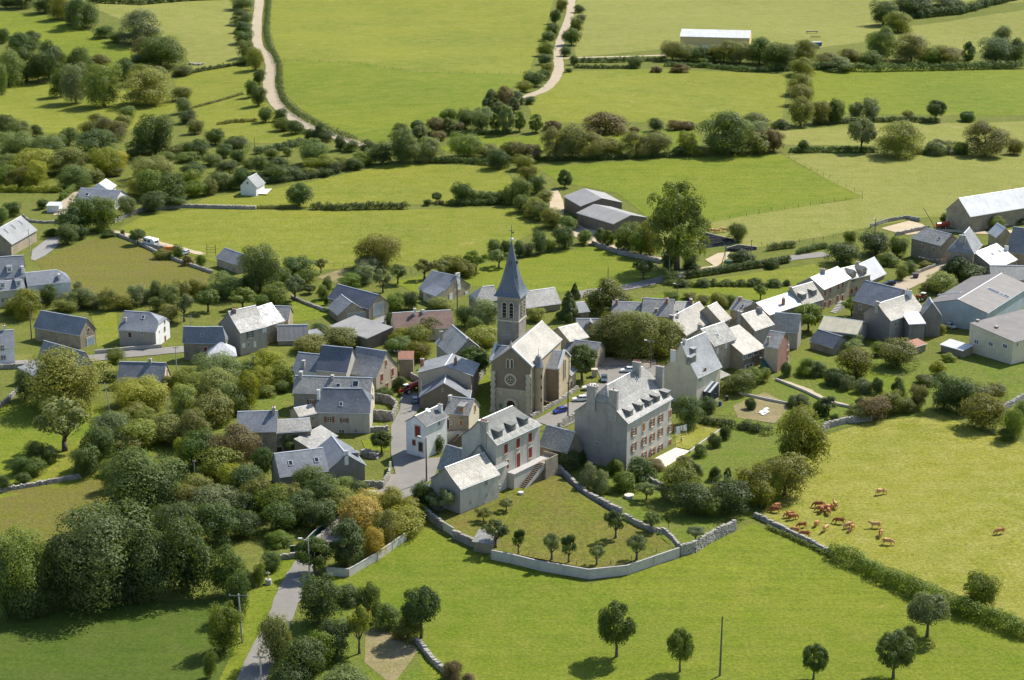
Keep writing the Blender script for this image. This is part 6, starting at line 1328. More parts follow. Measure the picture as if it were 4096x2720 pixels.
# ------------------------------------------------------------------ vehicles
M_TYRE = plain('tyre rubber', (.02, .02, .02), .9, .2); M_RIM = plain('wheel rim', (.45, .46, .47), .4, .5); M_CGL = plain('car glass', (.03, .04, .05), .06, .8, .1)
M_LAMP = plain('headlamp', (.7, .7, .68), .2, .6); M_TAIL = plain('tail lamp', (.4, .02, .02), .3, .5)
def paint(n, c): return plain(n, c, .28, .6, .03)
PAINT = {'blue': paint('blue car paint', (.02, .05, .30)), 'white': paint('white car paint', (.72, .73, .72)), 'silver': paint('silver car paint', (.34, .37, .40)), 'steel': paint('steel blue car paint', (.14, .21, .30)),
         'black': paint('black car paint', (.015, .017, .022)), 'teal': paint('dark teal car paint', (.06, .10, .12)), 'cream': paint('faded pale green paint', (.45, .50, .45)), 'red': paint('faded red machine paint', (.42, .06, .03))}
def wheel(root, M, r=.31, w=.2):
    mb = MB(); mb.tube(M @ Vector((0, -w / 2, 0)), M @ Vector((0, w / 2, 0)), r, r, 14); o = mb.build('wheel', M_TYRE, root)
    mb = MB(); mb.tube(M @ Vector((0, -w / 2 - .012, 0)), M @ Vector((0, w / 2 + .012, 0)), r * .62, r * .62, 10); mb.build('rim', M_RIM, o)
def frust(mb, M, x0, x1, w0, z0, X0, X1, w1, z1):
    a = [Vector((x0, -w0, z0)), Vector((x1, -w0, z0)), Vector((x1, w0, z0)), Vector((x0, w0, z0))]; b = [Vector((X0, -w1, z1)), Vector((X1, -w1, z1)), Vector((X1, w1, z1)), Vector((X0, w1, z1))]
    a = [M @ p for p in a]; b = [M @ p for p in b]; mb.face(b); mb.face(a[::-1])
    for i in range(4): mb.face([a[i], a[(i + 1) % 4], b[(i + 1) % 4], b[i]])
def car(label, rear, front, col, kind='hatch', cat='car', L=4.0):
    a, b = P(rear), P(front); c = (a + b) / 2; d = b - a; rz = math.atan2(d.y, d.x); root = thing('van' if kind == 'van' else 'parked_car', label, cat, (c.x, c.y, gh(c.x, c.y) + .16), rz)
    M = WM[root.name]; w = .84; h = L / 2; mb = MB()
    st = {'hatch': [(-1, .62, .78), (-.98, .30, .84), (-.9, .26, .90), (.32, .26, .90), (.9, .28, .72), (.985, .32, .62), (1, .4, .5)], 'van': [(-1, .5, 1.0), (-.98, .28, 1.05), (.4, .28, 1.05), (.92, .3, .86), (1, .4, .6)]}[kind]
    rows = []
    for x, z0, z1 in st:
        ww = w * (1 - .12 * max(0, abs(x) - .6) / .4); rows.append([Vector((x * h, -ww * .94, z0)), Vector((x * h, -ww, (z0 + z1) / 2)), Vector((x * h, -ww * .93, z1)), Vector((x * h, ww * .93, z1)), Vector((x * h, ww, (z0 + z1) / 2)), Vector((x * h, ww * .94, z0))])
    for r0, r1 in zip(rows, rows[1:]):
        for i in range(6): mb.face([M @ p for p in (r0[i], r1[i], r1[(i + 1) % 6], r0[(i + 1) % 6])])
    mb.face([M @ p for p in rows[0]]); mb.face([M @ p for p in rows[-1]][::-1]); body = mb.build('body', PAINT[col], root)
    zb, zt = (.88, 1.40) if kind == 'hatch' else (1.03, 1.9)
    X0, X1, x0, x1 = (-.9, .42, -.74, .12) if kind == 'hatch' else (-.98, .62, -.94, .38)
    mb = MB(); frust(mb, M, X0 * h, X1 * h, w * .92, zb, x0 * h, x1 * h, w * .74, zt - .05); mb.build('window_band', M_CGL, root)
    mb = MB(); frust(mb, M, (x0 - .015) * h, (x1 + .015) * h, w * .76, zt - .07, x0 * h + .1, x1 * h - .1, w * .66, zt); mb.build('car_roof', PAINT[col], root)
    for fx, gx in ((X0, x0), ((X0 + X1) / 2 - .05, (x0 + x1) / 2), (X1, x1)):
        for s in (-1, 1):
            mb = MB(); mb.tube(M @ Vector((fx * h, s * w * .93, zb)), M @ Vector((gx * h, s * w * .75, zt - .03)), .045, .04, 5); mb.build('pillar', PAINT[col], root)
    for x in (-.62, .62):
        for s in (-1, 1): wheel(root, M @ TR(x * h, s * (w - .08), .15))
    for s in (-1, 1):
        mb = MB(); mb.box(M, .06, .34, .16, (h * .965, s * .56, .58)); mb.build('headlight', M_LAMP, body)
        mb = MB(); mb.box(M, .06, .22, .26, (-h * .985, s * .62, .68)); mb.build('tail_light', M_TAIL, body)
    return root
# ------------------------------------------------------------------ cows
def skin_mesh(name, pts, edges, sub=1):
    me = bpy.data.meshes.new(name); me.from_pydata([p[0] for p in pts], edges, []); o = bpy.data.objects.new(name, me); COL.objects.link(o)
    m = o.modifiers.new('s', 'SKIN'); sv = me.skin_vertices[0].data
    for i, p in enumerate(pts): sv[i].radius = p[1] if isinstance(p[1], tuple) else (p[1], p[1]); sv[i].use_root = (i == 0)
    m.use_smooth_shade = True
    s = o.modifiers.new('d', 'SUBSURF'); s.levels = sub
    bpy.context.view_layer.update(); dg = bpy.context.evaluated_depsgraph_get(); out = bpy.data.meshes.new_from_object(o.evaluated_get(dg)); out.name = name
    bpy.data.objects.remove(o); bpy.data.meshes.remove(me)
    out.polygons.foreach_set('use_smooth', [True] * len(out.polygons)); return out
def cow_mesh(graze, seed):
    """heavy-bodied cow about 2.3 m long, feet at z = 0, facing +x"""
    r = random.Random(seed); j = lambda: r.uniform(-.06, .06)
    pts = [((-.1, 0, .98), (.36, .42)), ((-.62, 0, 1.02), (.34, .38)), ((-.92, 0, 1.05), (.25, .28)), ((.4, 0, .98), (.35, .42)), ((.72, 0, 1.04), (.27, .33))]
    e = [(0, 1), (1, 2), (0, 3), (3, 4)]
    neck = [((1.02, 0, .92), (.17, .22)), ((1.24, 0, .58), (.13, .16)), ((1.36, 0, .32), (.12, .13)), ((1.46, 0, .14), (.09, .09))] if graze else [((1.0, 0, 1.24), (.17, .22)), ((1.22, 0, 1.42), (.14, .17)), ((1.45, 0, 1.34), (.12, .13)), ((1.66, 0, 1.22), (.09, .09))]
    k = len(pts); pts += neck; e += [(4, k), (k, k + 1), (k + 1, k + 2), (k + 2, k + 3)]; hd = k + 1
    for s in (-1, 1):                                            # fore legs: elbow, knee, hoof
        k = len(pts); x = .6 + s * .1 + j(); pts += [((.62, s * .2, .72), (.13, .14)), ((x, s * .21, .42), (.08, .08)), ((x + .01, s * .21, .2), (.06, .06)), ((x + .03, s * .21, .02), (.07, .07))]; e += [(4 if s > 0 else 3, k), (k, k + 1), (k + 1, k + 2), (k + 2, k + 3)]
    for s in (-1, 1):                                            # hind legs: stifle forward, hock back
        k = len(pts); x = -.82 - s * .12 + j(); pts += [((-.66, s * .2, .78), (.17, .18)), ((-.66 - s * .06, s * .22, .58), (.12, .12)), ((x - .1, s * .22, .42), (.075, .075)), ((x - .04, s * .22, .2), (.06, .06)), ((x, s * .22, .02), (.07, .07))]; e += [(1 if s > 0 else 2, k), (k, k + 1), (k + 1, k + 2), (k + 2, k + 3), (k + 3, k + 4)]
    k = len(pts); pts += [((-1.14, 0, 1.12), .06), ((-1.22, 0, .82), .035), ((-1.22, 0, .5), .05)]; e += [(2, k), (k, k + 1), (k + 1, k + 2)]
    for s in (-1, 1):
        k = len(pts); q = pts[hd][0]; pts += [((q[0] + .02, s * .22, q[2] + .1), .045), ((q[0] + .02, s * .34, q[2] + .07), .03)]; e += [(hd, k), (k, k + 1)]
    return skin_mesh('cow', pts, e, 1)
def horn_mesh(graze):
    mb = MB(); q = Vector((1.24, 0, .62)) if graze else Vector((1.24, 0, 1.5))
    for s in (-1, 1):
        a = q + Vector((0, s * .1, .1)); b = q + Vector((.05, s * .28, .18)); c = q + Vector((.14, s * .3, .34)); mb.tube(a, b, .035, .028, 6); mb.tube(b, c, .028, .008, 6)
    return mb.mesh('horns')
COWS = [(cow_mesh(g, i), horn_mesh(g)) for i, g in enumerate((True, False, True))]
def cowmat(n, c):
    m, t, b = nodes(n, .8, .2); co = N(t, 'TexCoord').outputs['Object']; f = ramp(t, nz(t, co, 1.8, 4, .6), .4, .65)
    sz = N(t, 'SeparateXYZ'); t.links.new(co, sz.inputs[0]); bl = ramp(t, sz.outputs[2], .75, .35)
    a = mixc(t, f, c, [x * .72 for x in c]); a = mixc(t, bl, a, [min(1, x * 1.5 + .05) for x in c]); t.links.new(a, b.inputs['Base Color']); return m
COWM = [cowmat('tawny hide', (.50, .24, .085)), cowmat('red brown hide', (.33, .125, .045)), cowmat('pale fawn hide', (.60, .36, .15))]
M_HORN = plain('horn', (.55, .48, .36), .5, .3)
def cow(label, at, rz, m, g, sc=1.0, group=None):
    p = P(at); root = thing('cow', label, 'cow', p, rad(rz), group); W = WM[root.name] @ SC(sc * 1.05, sc * 1.05, sc * 1.05)
    inst('body', COWS[m][0], COWM[g], root, W); inst('horns', COWS[m][1], M_HORN, root, W)
use('d3')
dry_wall('dry stone wall between the foreground meadow and the herd', [(-70, 35), (0, 68), (110, 125), (230, 182), (335, 240)], 1.1, .7)
use('c2')
dry_wall('curving dry wall from the farmhouse down the orchard side', [(350, 1165), (420, 1200), (480, 1265), (600, 1385), (720, 1475), (900, 1562), (1010, 1620)], 1.7, .8)
use('d2')
dry_wall('dry wall snaking through the orchard to its right corner', [(590, 42), (660, 80), (740, 118), (800, 122), (850, 165), (880, 205)], 1.2, .6, ORCH)
dry_wall('grey rubble wall right of the white orchard wall', [(885, 240), (960, 222), (1060, 160), (1175, 105)], 2.4, .8)
block_wall('long pale block wall round the foot of the orchard', [(-105, 262), (0, 283), (140, 318), (405, 364), (607, 342), (880, 248)], 2.1, .25)
use('d1')
dry_wall('old wall along the orchard foot left of the pale block wall', [(880, 20), (930, 62), (985, 102)], 1.9, .7)
dry_wall('short rubble wall between the field gate and the ruined hut', [(1042, 148), (1100, 172), (1150, 195)], 1.9, .7)
block_wall('pale field gate panel in the orchard wall', [(985, 105), (1042, 140)], 1.9, .12, mat=PAVE, pier=False, panel=9)
block_wall('pale block wall of the garden beside the yellow tree', [(375, 345), (490, 352), (640, 265), (792, 158)], 1.7, .25)
dry_wall('tumbled wall running down to the bottom edge', [(835, 690), (880, 735), (930, 800), (985, 850), (1060, 905)], 1.1, .8)
dry_wall('mossy stones behind the bushes below the road bend', [(378, 432), (420, 452), (472, 470)], 1.0, .7)
house('ruined stone hut in the corner of the orchard wall', (1145, 165), (1245, 180), 4.0, he=2.2, rise=1.0, ro=1.0, wall='stone', roof='lauze', name='ruined_hut', cat='hut', gutter=False, ridge=False)
dry_wall('low wall under the green screen beside the road', [(130, 262), (240, 250), (330, 160), (465, 45)], 1.2, .6)
M_SCREEN = plain('dark green screen', (.02, .07, .045), .7, .2)
block_wall('dark green mesh screen beside the road bend', [(180, 228), (235, 222), (305, 150), (458, 34)], 1.6, .08, mat=M_SCREEN, pier=False)
use('c3')
dry_wall('curved retaining wall at the top corner of the cow pasture', [(470, 862), (560, 810), (700, 770), (960, 742)], 1.7, .8)
dry_wall('wall beyond the trees at the right end of the pasture', [(2150, 655), (2240, 610), (2361, 545)], 1.5, .8)
block_wall('low kerb wall along the upper kitchen garden path', [(70, 372), (340, 482), (560, 588), (800, 636)], .6, .25, mat=PAVE, pier=False)
block_wall('low kerb wall along the lower kitchen garden bed', [(-260, 500), (0, 560), (200, 600)], .6, .25, mat=PAVE, pier=False)
use('c0')
dry_wall('dry wall below the small park on the left', [(-40, 1412), (120, 1380), (450, 1325), (740, 1272)], 1.0, .8)
block_wall('low roadside wall in front of the half-hipped house', [(880, 128), (1150, 100), (1490, 72)], 1.0, .3, mat=M_CONC)
dry_wall('garden wall along the left road', [(-40, 268), (150, 262), (310, 250)], 1.3, .6)
dry_wall('wall at the foot of the cabbage garden on the left', [(-30, 640), (60, 580), (170, 470)], 1.2, .6)
use('b0')
dry_wall('boundary wall between the two broad left meadows', [(1050, 490), (1200, 420), (1330, 372), (1700, 345), (2000, 352), (2361, 362)], 1.3, .9)
dry_wall('wall along the farm track above the olive field', [(1070, 600), (1300, 690), (1450, 770), (1650, 850), (1900, 935), (1960, 955)], 1.0, .7)
dry_wall('low wall round the little lawn by the gravel yard', [(215, 430), (270, 480), (420, 492), (550, 488)], .9, .6)
use('b1')
dry_wall('dry wall across the lawn below the fruit trees', [(330, 1180), (450, 1235), (640, 1305)], .9, .6)
use('b2')
dry_wall('retaining wall under the farm track of the timber barns', [(740, 690), (850, 730), (1000, 780), (1200, 820), (1390, 862)], 1.4, .6)
use('Q3')
dry_wall('low church wall along the street with parked cars', [(505, 880), (640, 800), (760, 735), (850, 670), (920, 615)], 1.0, .6)
dry_wall('churchyard wall left of the church', [(-10, 600), (40, 540), (85, 470)], 1.6, .6)
use('c2')
dry_wall('rubble wall behind the low outbuilding by the manor', [(430, 825), (500, 775), (575, 735)], 1.8, .7)
dry_wall('garden wall below the manor shrubbery', [(1240, 1300), (1300, 1340), (1420, 1390), (1430, 1470)], 1.6, .6)
block_wall('pale kerb between the manor lawn and the meadow', [(1640, 1040), (1760, 950), (1930, 835)], .5, .3, mat=PAVE, pier=False)
use('c1')
for lab, pts, hh in (('roofless stone enclosure beside the pale cottage, rear wall', [(1095, 560), (1250, 590)], 2.2), ('roofless stone enclosure beside the pale cottage, street wall', [(1250, 590), (1300, 640), (1255, 745)], 2.0), ('roofless stone enclosure beside the pale cottage, front wall', [(1052, 730), (1255, 745)], 2.6)):
    dry_wall(lab, pts, hh, .6)
dry_wall('grey yard wall right of the lowest slate house', [(1000, 1360), (1165, 1372), (1230, 1270), (1240, 1180)], 1.8, .45)
dry_wall('tumbled rubble beside the lowest slate house', [(990, 1050), (1050, 1080), (1130, 1090)], 1.4, 1.6, name='rubble_heap')
dry_wall('stacked logs against the pale cottage', [(1050, 845), (1220, 835)], 1.2, .9, name='log_stack')
dry_wall('stone garden wall right of the tractor lane', [(1400, 300), (1440, 360), (1500, 385)], 1.6, .6)
use('b3')
dry_wall('curved wall round the manure yard', [(945, 532), (1100, 480), (1270, 450), (1400, 475)], 1.3, .5)
dry_wall('stone wall beside the right street', [(1360, 965), (1450, 930), (1540, 895)], 1.1, .6)
dry_wall('wall in front of the stone house with bunting', [(1170, 610), (1330, 575), (1480, 545)], 1.3, .5)
# ---- fences
use('a1')
fence('long post fence across the top centre meadow', [(265, 570), (500, 578), (760, 583), (960, 600), (1260, 640), (1560, 672), (1900, 684), (2361, 682), (2440, 676)], 5.0, 1.5)
use('a3')
fence('post fence between the bright and the pale field on the right', [(75, 1400), (250, 1490), (340, 1540), (570, 1650), (720, 1730), (870, 1800)], 5.0, 1.4)
fence('post fence at the top right below the pale slope', [(1500, 405), (1720, 390), (1900, 365), (2250, 325)], 6.0, 1.4)
use('b3')
fence('post fence running left along the bright field edge', [(870, 270), (720, 280), (500, 310), (280, 345), (30, 380), (-200, 430), (-500, 470)], 5.0, 1.5)
fence('post fence beside the right-hand road pasture', [(-60, 695), (160, 680), (420, 660), (600, 625), (720, 590)], 4.0, 1.3)
use('b1')
fence('garden fence below the broad walnut meadow', [(480, 880), (720, 895), (900, 905)], 3.0, 1.3)
fence('fence of tall stakes behind the lawn left of the spire', [(1260, 985), (1430, 960), (1500, 945), (1600, 930)], 2.5, 1.6)
use('b2')
PALE = plain('galvanised rail', (.55, .56, .55), .5, .5)
for lab, pts in (('pale rail pen left of the timber barns', [(560, 515), (680, 580), (770, 600)]), ('pale rail pen against the front timber barn', [(600, 500), (700, 470), (800, 480)]), ('pale rail gate right of the front timber barn', [(920, 560), (960, 590)]), ('pale rail pen beneath the poplar', [(1270, 530), (1400, 545), (1480, 560)])):
    fence(lab, pts, 3.0, 1.5, PALE, 4, True, name='rail_pen')
use('d2')
fence('stakes along the inside of the orchard wall', [(90, 235), (340, 290), (520, 285), (630, 268), (760, 225), (860, 190)], 5.0, .9, None, 1, False, ORCH)
# ---- poles
use('d2'); pole('tall dark pole standing alone in the foreground meadow', (1095, 875), 560, 0, 0, M_METAL, .1, .2)
use('d1'); pole('street lamp on a concrete pole at the road bend', (282, 365), 148, 0, 1.6, M_CONC, 0, .17, 'street_lamp', pi)
pole('pole with crossarm at the bottom left of the road', (27, 900), 765, 2.6, 0, M_CONC, 0, .2); pole('thin pole beside the bushes at the bottom of the road', (155, 830), 590, 0, 0, M_WOOD, 0, .12)
use('d0'); pole('concrete pole with pale crossarm on the dark meadow edge', (2235, 1225), 775, 3.6, 0, M_CONC, -.3, .22)
use('c1'); pole('wooden pole with lamp before the white corner house', (1573, 1310), 900, 0, 1.8, M_WOOD, 0, .2, rz=2.6)
pole('pole with crossarms behind the tan red-shuttered gable', (1310, 350), 95, 1.8, 0, M_WOOD, 0, .18); pole('thin pole against the brown-gabled pair of houses', (1525, 600), 378, 0, 0, M_CONC, 0, .14)
use('c2'); pole('tall dark pole beside the blue car', (515, 765), 385, .8, 0, M_METAL, 0, .2); pole('pole with two lamps in the square behind the manor', (1280, 255), 5, 1.4, 1.6, M_METAL, 0, .16, rz=2.8)
use('c0'); pole('leaning pole in the small park on the left', (1018, 680), 395, 0, 0, M_CONC, -.9, .15); pole('white-topped pole in the sunlit thicket', (1558, 750), 530, .5, 0, M_CONC, 0, .14)
pole('pale pole in the shaded wood on the left', (1800, 1320), 1110, .6, 0, M_CONC, 0, .14); pole('pole with crossarm beside the left road', (1630, 290), 60, 1.4, 0, M_CONC, 0, .15); pole('slim pole at the right of the sunlit thicket', (2345, 400), 150, .8, 0, M_WOOD, 0, .14)
use('b0'); pole('grey pole in front of the left-edge barn', (283, 785), 540, 0, 0, M_CONC, -.2, .17); pole('pole behind the stone barn with blue door', (292, 1560), 1225, 0, 0, M_WOOD, 0, .18); pole('pole with white insulators beside the half-hipped house', (1757, 1440), 1340, 1.0, 0, M_CONC, 0, .14)
use('b1'); pole('pole standing before the stone house above the church lane', (1858, 1285), 1020, 0, 0, M_WOOD, -.1, .2); pole('dark pole at the right end of the brown-tiled roof', (1735, 1460), 1305, 0, 0, M_WOOD, 0, .2); pole('dark stub pole beside the church spire', (2180, 1230), 1140, 0, 0, M_WOOD, 0, .18); pole('pole at the corner of the double barn', (682, 1330), 1215, 0, 0, M_WOOD, 0, .14)
use('b2'); pole('slim dark pole alone in the field right of the spire', (885, 1030), 893, 0, 0, M_WOOD, 0, .16); pole('street lamp under the great poplar', (1450, 940), 775, 0, .9, M_CONC, 0, .14, 'street_lamp', pi); pole('left leg of the propped pole pair by the green bin', (1922, 890), 705, 0, 0, M_WOOD, 1.8, .14); pole('upright of the propped pole pair by the green bin', (1962, 885), 700, .6, 0, M_WOOD, 0, .14); pole('dark pole beside the tyre heap', (2198, 840), 645, .5, 0, M_WOOD, .2, .14); pole('thin lamp pole behind the upper terrace row', (1525, 1190), 1045, 0, 1.0, M_METAL, 0, .1, 'street_lamp', pi)
use('b3'); pole('dark pole by the manure yard', (985, 590), 447, 0, .5, M_WOOD, 0, .17, rz=pi); pole('pole at the corner of the great barn', (2238, 510), 340, 0, 0, M_CONC, 0, .17); pole('dark pole above the catslide house', (2182, 690), 500, .6, 0, M_WOOD, 0, .17)
use('a1'); pole('thin pole near the scrub below the left lane', (290, 1530), 1435, 0, 0, M_WOOD, 0, .14)
use('a0'); pole('thin pole at the foot of the left lane', (2352, 1440), 1270, 0, 0, M_WOOD, 0, .14)
# ---- vehicles
use('c2')
car('blue hatchback parked in the street beside the church', (508, 655), (378, 688), 'blue')
car('white saloon parked nearest the church chapel', (800, 455), (640, 462), 'white', L=4.3)
car('white hatchback half hidden by the manor chimney', (690, 562), (562, 568), 'white')
car('dark teal car facing down the street behind the manor', (852, 352), (848, 408), 'teal')
car('white car in tree shade at the top of the square', (1110, 296), (1022, 300), 'white')
use('c1')
car('steel-blue car in the shady street below the tractor', (1467, 600), (1468, 545), 'steel')
car('white car under the yellow tree at the road bend', (1090, 1450), (1010, 1445), 'white')
car('pale blue car half under the tree by the farmhouse', (1600, 1400), (1480, 1400), 'steel')
use('b1')
car('silver car in the barn yard behind the blue one', (1165, 1440), (1166, 1475), 'silver'); car('blue car in the barn yard', (1164, 1480), (1166, 1520), 'blue'); car('white car in front of the long open shed', (1075, 1520), (1085, 1572), 'white')
use('b3')
car('black car at the top of the right-hand street', (1158, 1062), (1072, 1066), 'black')
use('Q8')
car('faded old estate car beside the blue cladding', (615, 505), (730, 538), 'cream', L=3.7)
use('b0')
car('small silver car beside the farm track', (1720, 775), (1680, 790), 'silver')
def caravan(label, rear, front):
    a, b = P(rear), P(front); c = (a + b) / 2; d = b - a; root = thing('caravan', label, 'caravan', (c.x, c.y, gh(c.x, c.y) + .15), math.atan2(d.y, d.x)); M = WM[root.name]
    prof = [(-2.9, .45), (2.7, .45), (3.0, 1.2), (2.75, 2.3), (2.3, 2.65), (-2.4, 2.65), (-2.9, 2.3)]; mb = MB()
    X = Matrix.Rotation(pi / 2, 4, 'X'); mb.prism(prof, M @ TR(0, 1.1, 0) @ X, M @ TR(0, -1.1, 0) @ X); mb.build('body', PAINT['white'], root)
    for x, w in ((-1.6, 1.2), (.2, 1.3)):
        for s in (-1, 1): mb = MB(); mb.box(M, w, .04, .7, (x, s * 1.12, 1.75)); mb.build('window', M_CGL, root)
    mb = MB(); mb.box(M, .05, 1.5, .7, (2.93, 0, 1.75)); mb.build('window', M_CGL, root)
    mb = MB(); mb.box(M, .65, .04, 1.8, (1.7, -1.12, 1.4)); mb.build('door', M_FRAME, root)
    for s in (-1, 1): wheel(root, M @ TR(-.2, s * 1.0, .2), .33)
    mb = MB(); mb.tube(M @ Vector((2.9, 0, .45)), M @ Vector((4.2, 0, .45)), .06, .05, 6); mb.build('drawbar', M_METAL, root)
caravan('white caravan parked on the farm track', (1350, 690), (1440, 712))
def tractor(label, rear, front):
    a, b = P(rear), P(front); c = (a + b) / 2; d = b - a; root = thing('tractor', label, 'tractor', (c.x, c.y, gh(c.x, c.y) + .15), math.atan2(d.y, d.x)); M = WM[root.name]; R_ = PAINT['red']
    mb = MB(); frust(mb, M, -.2, 1.7, .34, .7, -.1, 1.62, .30, 1.45); mb.build('bonnet', R_, root)
    mb = MB(); mb.box(M, 1.2, .5, .45, (-.4, 0, .75)); mb.build('gearbox', M_METAL, root)
    for s in (-1, 1):
        wheel(root, M @ TR(-.75, s * .78, .62), .74, .42); wheel(root, M @ TR(1.25, s * .68, .3), .42, .28)
        mb = MB(); mb.box(M, 1.1, .4, .12, (-.75, s * .78, 1.42)); mb.build('mudguard', R_, root)
        for x in (-1.15, -.1): mb = MB(); mb.tube(M @ Vector((x, s * .55, 1.4)), M @ Vector((x, s * .5, 2.35)), .04, .04, 5); mb.build('cab_post', R_, root)
    mb = MB(); mb.box(M, 1.35, 1.25, .1, (-.62, 0, 2.4)); mb.build('cab_roof', M_FRAME, root); mb = MB(); mb.box(M, .98, 1.0, .85, (-.62, 0, 1.9)); mb.build('cab_glass', M_CGL, root)
    mb = MB(); mb.tube(M @ Vector((.9, .2, 1.4)), M @ Vector((.9, .2, 2.3)), .05, .05, 6); mb.build('exhaust', M_METAL, root)
def tanker(label, rear, front, L=4.2, r=.75):
    a, b = P(rear), P(front); c = (a + b) / 2; d = b - a; root = thing('slurry_tanker', label, 'trailer', (c.x, c.y, gh(c.x, c.y) + .15), math.atan2(d.y, d.x)); M = WM[root.name]
    mb = MB(); mb.tube(M @ Vector((-L / 2, 0, 1.45)), M @ Vector((L / 2, 0, 1.45)), r, r, 16)
    for s in (-1, 1): mb.tube(M @ Vector((s * L / 2, 0, 1.45)), M @ Vector((s * (L / 2 + .25), 0, 1.45)), r, r * .55, 16)
    mb.build('tank', PAINT['red'], root)
    mb = MB(); mb.box(M, L + 1.4, .5, .2, (.7, 0, .6)); mb.build('chassis', M_METAL, root)
    for s in (-1, 1): wheel(root, M @ TR(-.4, s * .85, .4), .5, .35)
use('c1')
tractor('red tractor hitched to the tanker in the shady street', (1420, 490), (1320, 515)); tanker('rust-red slurry tanker behind the tractor in the street', (1515, 440), (1425, 478))
use('Q8'); tractor('red tractor with white cab roof beside the farm shed', (455, 282), (370, 268))
use('b3'); tanker('red tank lying beside the great barn', (1660, 535), (1560, 548), 5, .8)
p0 = P((1540, 545)); root = thing('bale_elevator', 'rusty conveyor rising at an angle left of the great barn', 'conveyor', p0); e = P((1425, 545)); ez = zat(e.x, e.y, 355); e.z = ez
M_RUST = plain('rusty steel', (.20, .10, .06), .8, .25)
for s in (-1, 1): mb = MB(); mb.tube(p0 + Vector((0, s * .4, .5)), e + Vector((0, s * .4, 0)), .08, .08, 5); mb.build('rail', M_RUST, root)
for k in range(14): mb = MB(); q_ = (p0 + Vector((0, 0, .5))).lerp(e, (k + .5) / 14); mb.box(Matrix.Translation(q_), .1, .8, .25); mb.build('slat', M_RUST, root)
use('a3')
p = P((430, 440)); root = thing('farm_trailer', 'blue farm trailer on the far slope right of the yellow barn', 'trailer', (p.x, p.y, p.z + .1), .1); M = WM[root.name]
mb = MB(); BL = plain('blue trailer paint', (.03, .14, .30), .5, .4); frust(mb, M, -3.2, 3.2, 1.6, .8, -3.5, 3.5, 1.9, 3.0); mb.build('body', BL, root)
mb = MB(); frust(mb, M, -3.2, 3.2, 1.6, 2.9, -3.3, 3.3, 1.7, 3.05); mb.build('load', M_CONC, root)
for x in (-1.5, 1.5):
    for s in (-1, 1): wheel(root, M @ TR(x, s * 1.5, .4), .6, .4)
p = P((435, 365)); root = thing('hay_rake', 'rusty red implement behind the blue trailer', 'machine', (p.x, p.y, p.z + .1)); M = WM[root.name]
mb = MB(); mb.box(M, 5.5, .3, .3, (0, 0, 1.4)); mb.build('beam', M_RUST, root)
for k in range(6): mb = MB(); mb.tube(M @ Vector((-2.5 + k, -.4, .2)), M @ Vector((-2.5 + k, .3, 2.2)), .09, .07, 5); mb.build('tine', PAINT['red'], root)
p = P((405, 308)); root = thing('steel_rack', 'long dark steel rack on the grass above the rusty implement', 'rack', p); mb = MB(); mb.box(WM[root.name], 6.5, 1.0, .4, (0, 0, 1.1)); mb.build('deck', M_METAL, root)
for x in (-2.8, 2.8): mb = MB(); mb.box(WM[root.name], .2, 1.0, 1.0, (x, 0, .5)); mb.build('leg', M_METAL, root)
# ---- herd
use('d3')
hd = [(35, 12, 160, 0, 1), (112, 40, 200, 0, 0), (128, 52, 20, 2, 1), (283, 14, 70, 1, 1), (318, 22, 95, 0, 0), (178, 94, 190, 0, 1), (255, 86, 60, 2, 0), (303, 112, 240, 1, 2), (140, 124, 160, 0, 0), (192, 143, 170, 2, 1), (375, 73, 165, 0, 1), (424, 96, 215, 2, 2), (440, 110, 240, 0, 0), (566, 96, 175, 1, 2), (592, 140, 255, 0, 0), (630, 184, 350, 0, 2), (1220, 128, 200, 2, 0)]
lb = ['cow at the very left of the herd, half behind the grove', 'upper of two overlapping cows near the dry wall', 'lower of two overlapping cows near the dry wall', 'left of two cows standing together at the top of the herd', 'right of two cows standing together at the top of the herd', 'small cow below the overlapping pair', 'small cow in the middle of the left half of the herd', 'cow facing the viewer left of the grazing group', 'left of the two cows right against the dry wall', 'right of the two cows right against the dry wall', 'dark red cow grazing above the pair in the middle', 'upper of the two cows close together in the middle of the herd', 'lower of the two cows close together in the middle of the herd', 'pale cow standing broadside on the right of the herd', 'cow seen end-on below the pale broadside cow', 'lowest pale cow on the right of the herd', 'lone cow far out on the right of the pasture']
for (x, y, a, m, g), l in zip(hd, lb): cow(l, (x, y), a, m, g, .92 if 'small' in l else 1.05, 'herd in the dry pasture')
use('c3')
for (x, y, a, m, g), l in zip([(75, 1562, 210, 0, 0), (465, 1545, 180, 0, 1), (620, 1550, 100, 1, 2), (490, 1580, 190, 2, 0), (560, 1572, 30, 0, 0), (1040, 1428, 20, 0, 2)], ['cow beside the grove, grazing by the dark bush', 'cow broadside at the upper left of the herd', 'pale cow standing end-on right of the upper group', 'cow just below the broadside one of the upper group', 'cow between the broadside and the end-on one', 'pale cow grazing alone higher up the pasture']): cow(l, (x, y), a, m, g, 1.05, 'herd in the dry pasture')
use('b2')
for (x, y, a, m, g), l in zip([(1855, 578, 20, 0, 2), (1893, 582, 200, 2, 2), (1960, 572, 180, 1, 2)], ['left cow of the three beside the tyre-covered heap', 'middle cow of the three beside the tyre-covered heap', 'right cow of the three beside the tyre-covered heap']): cow(l, (x, y), a, m, g, 1.0, 'cows by the heap')
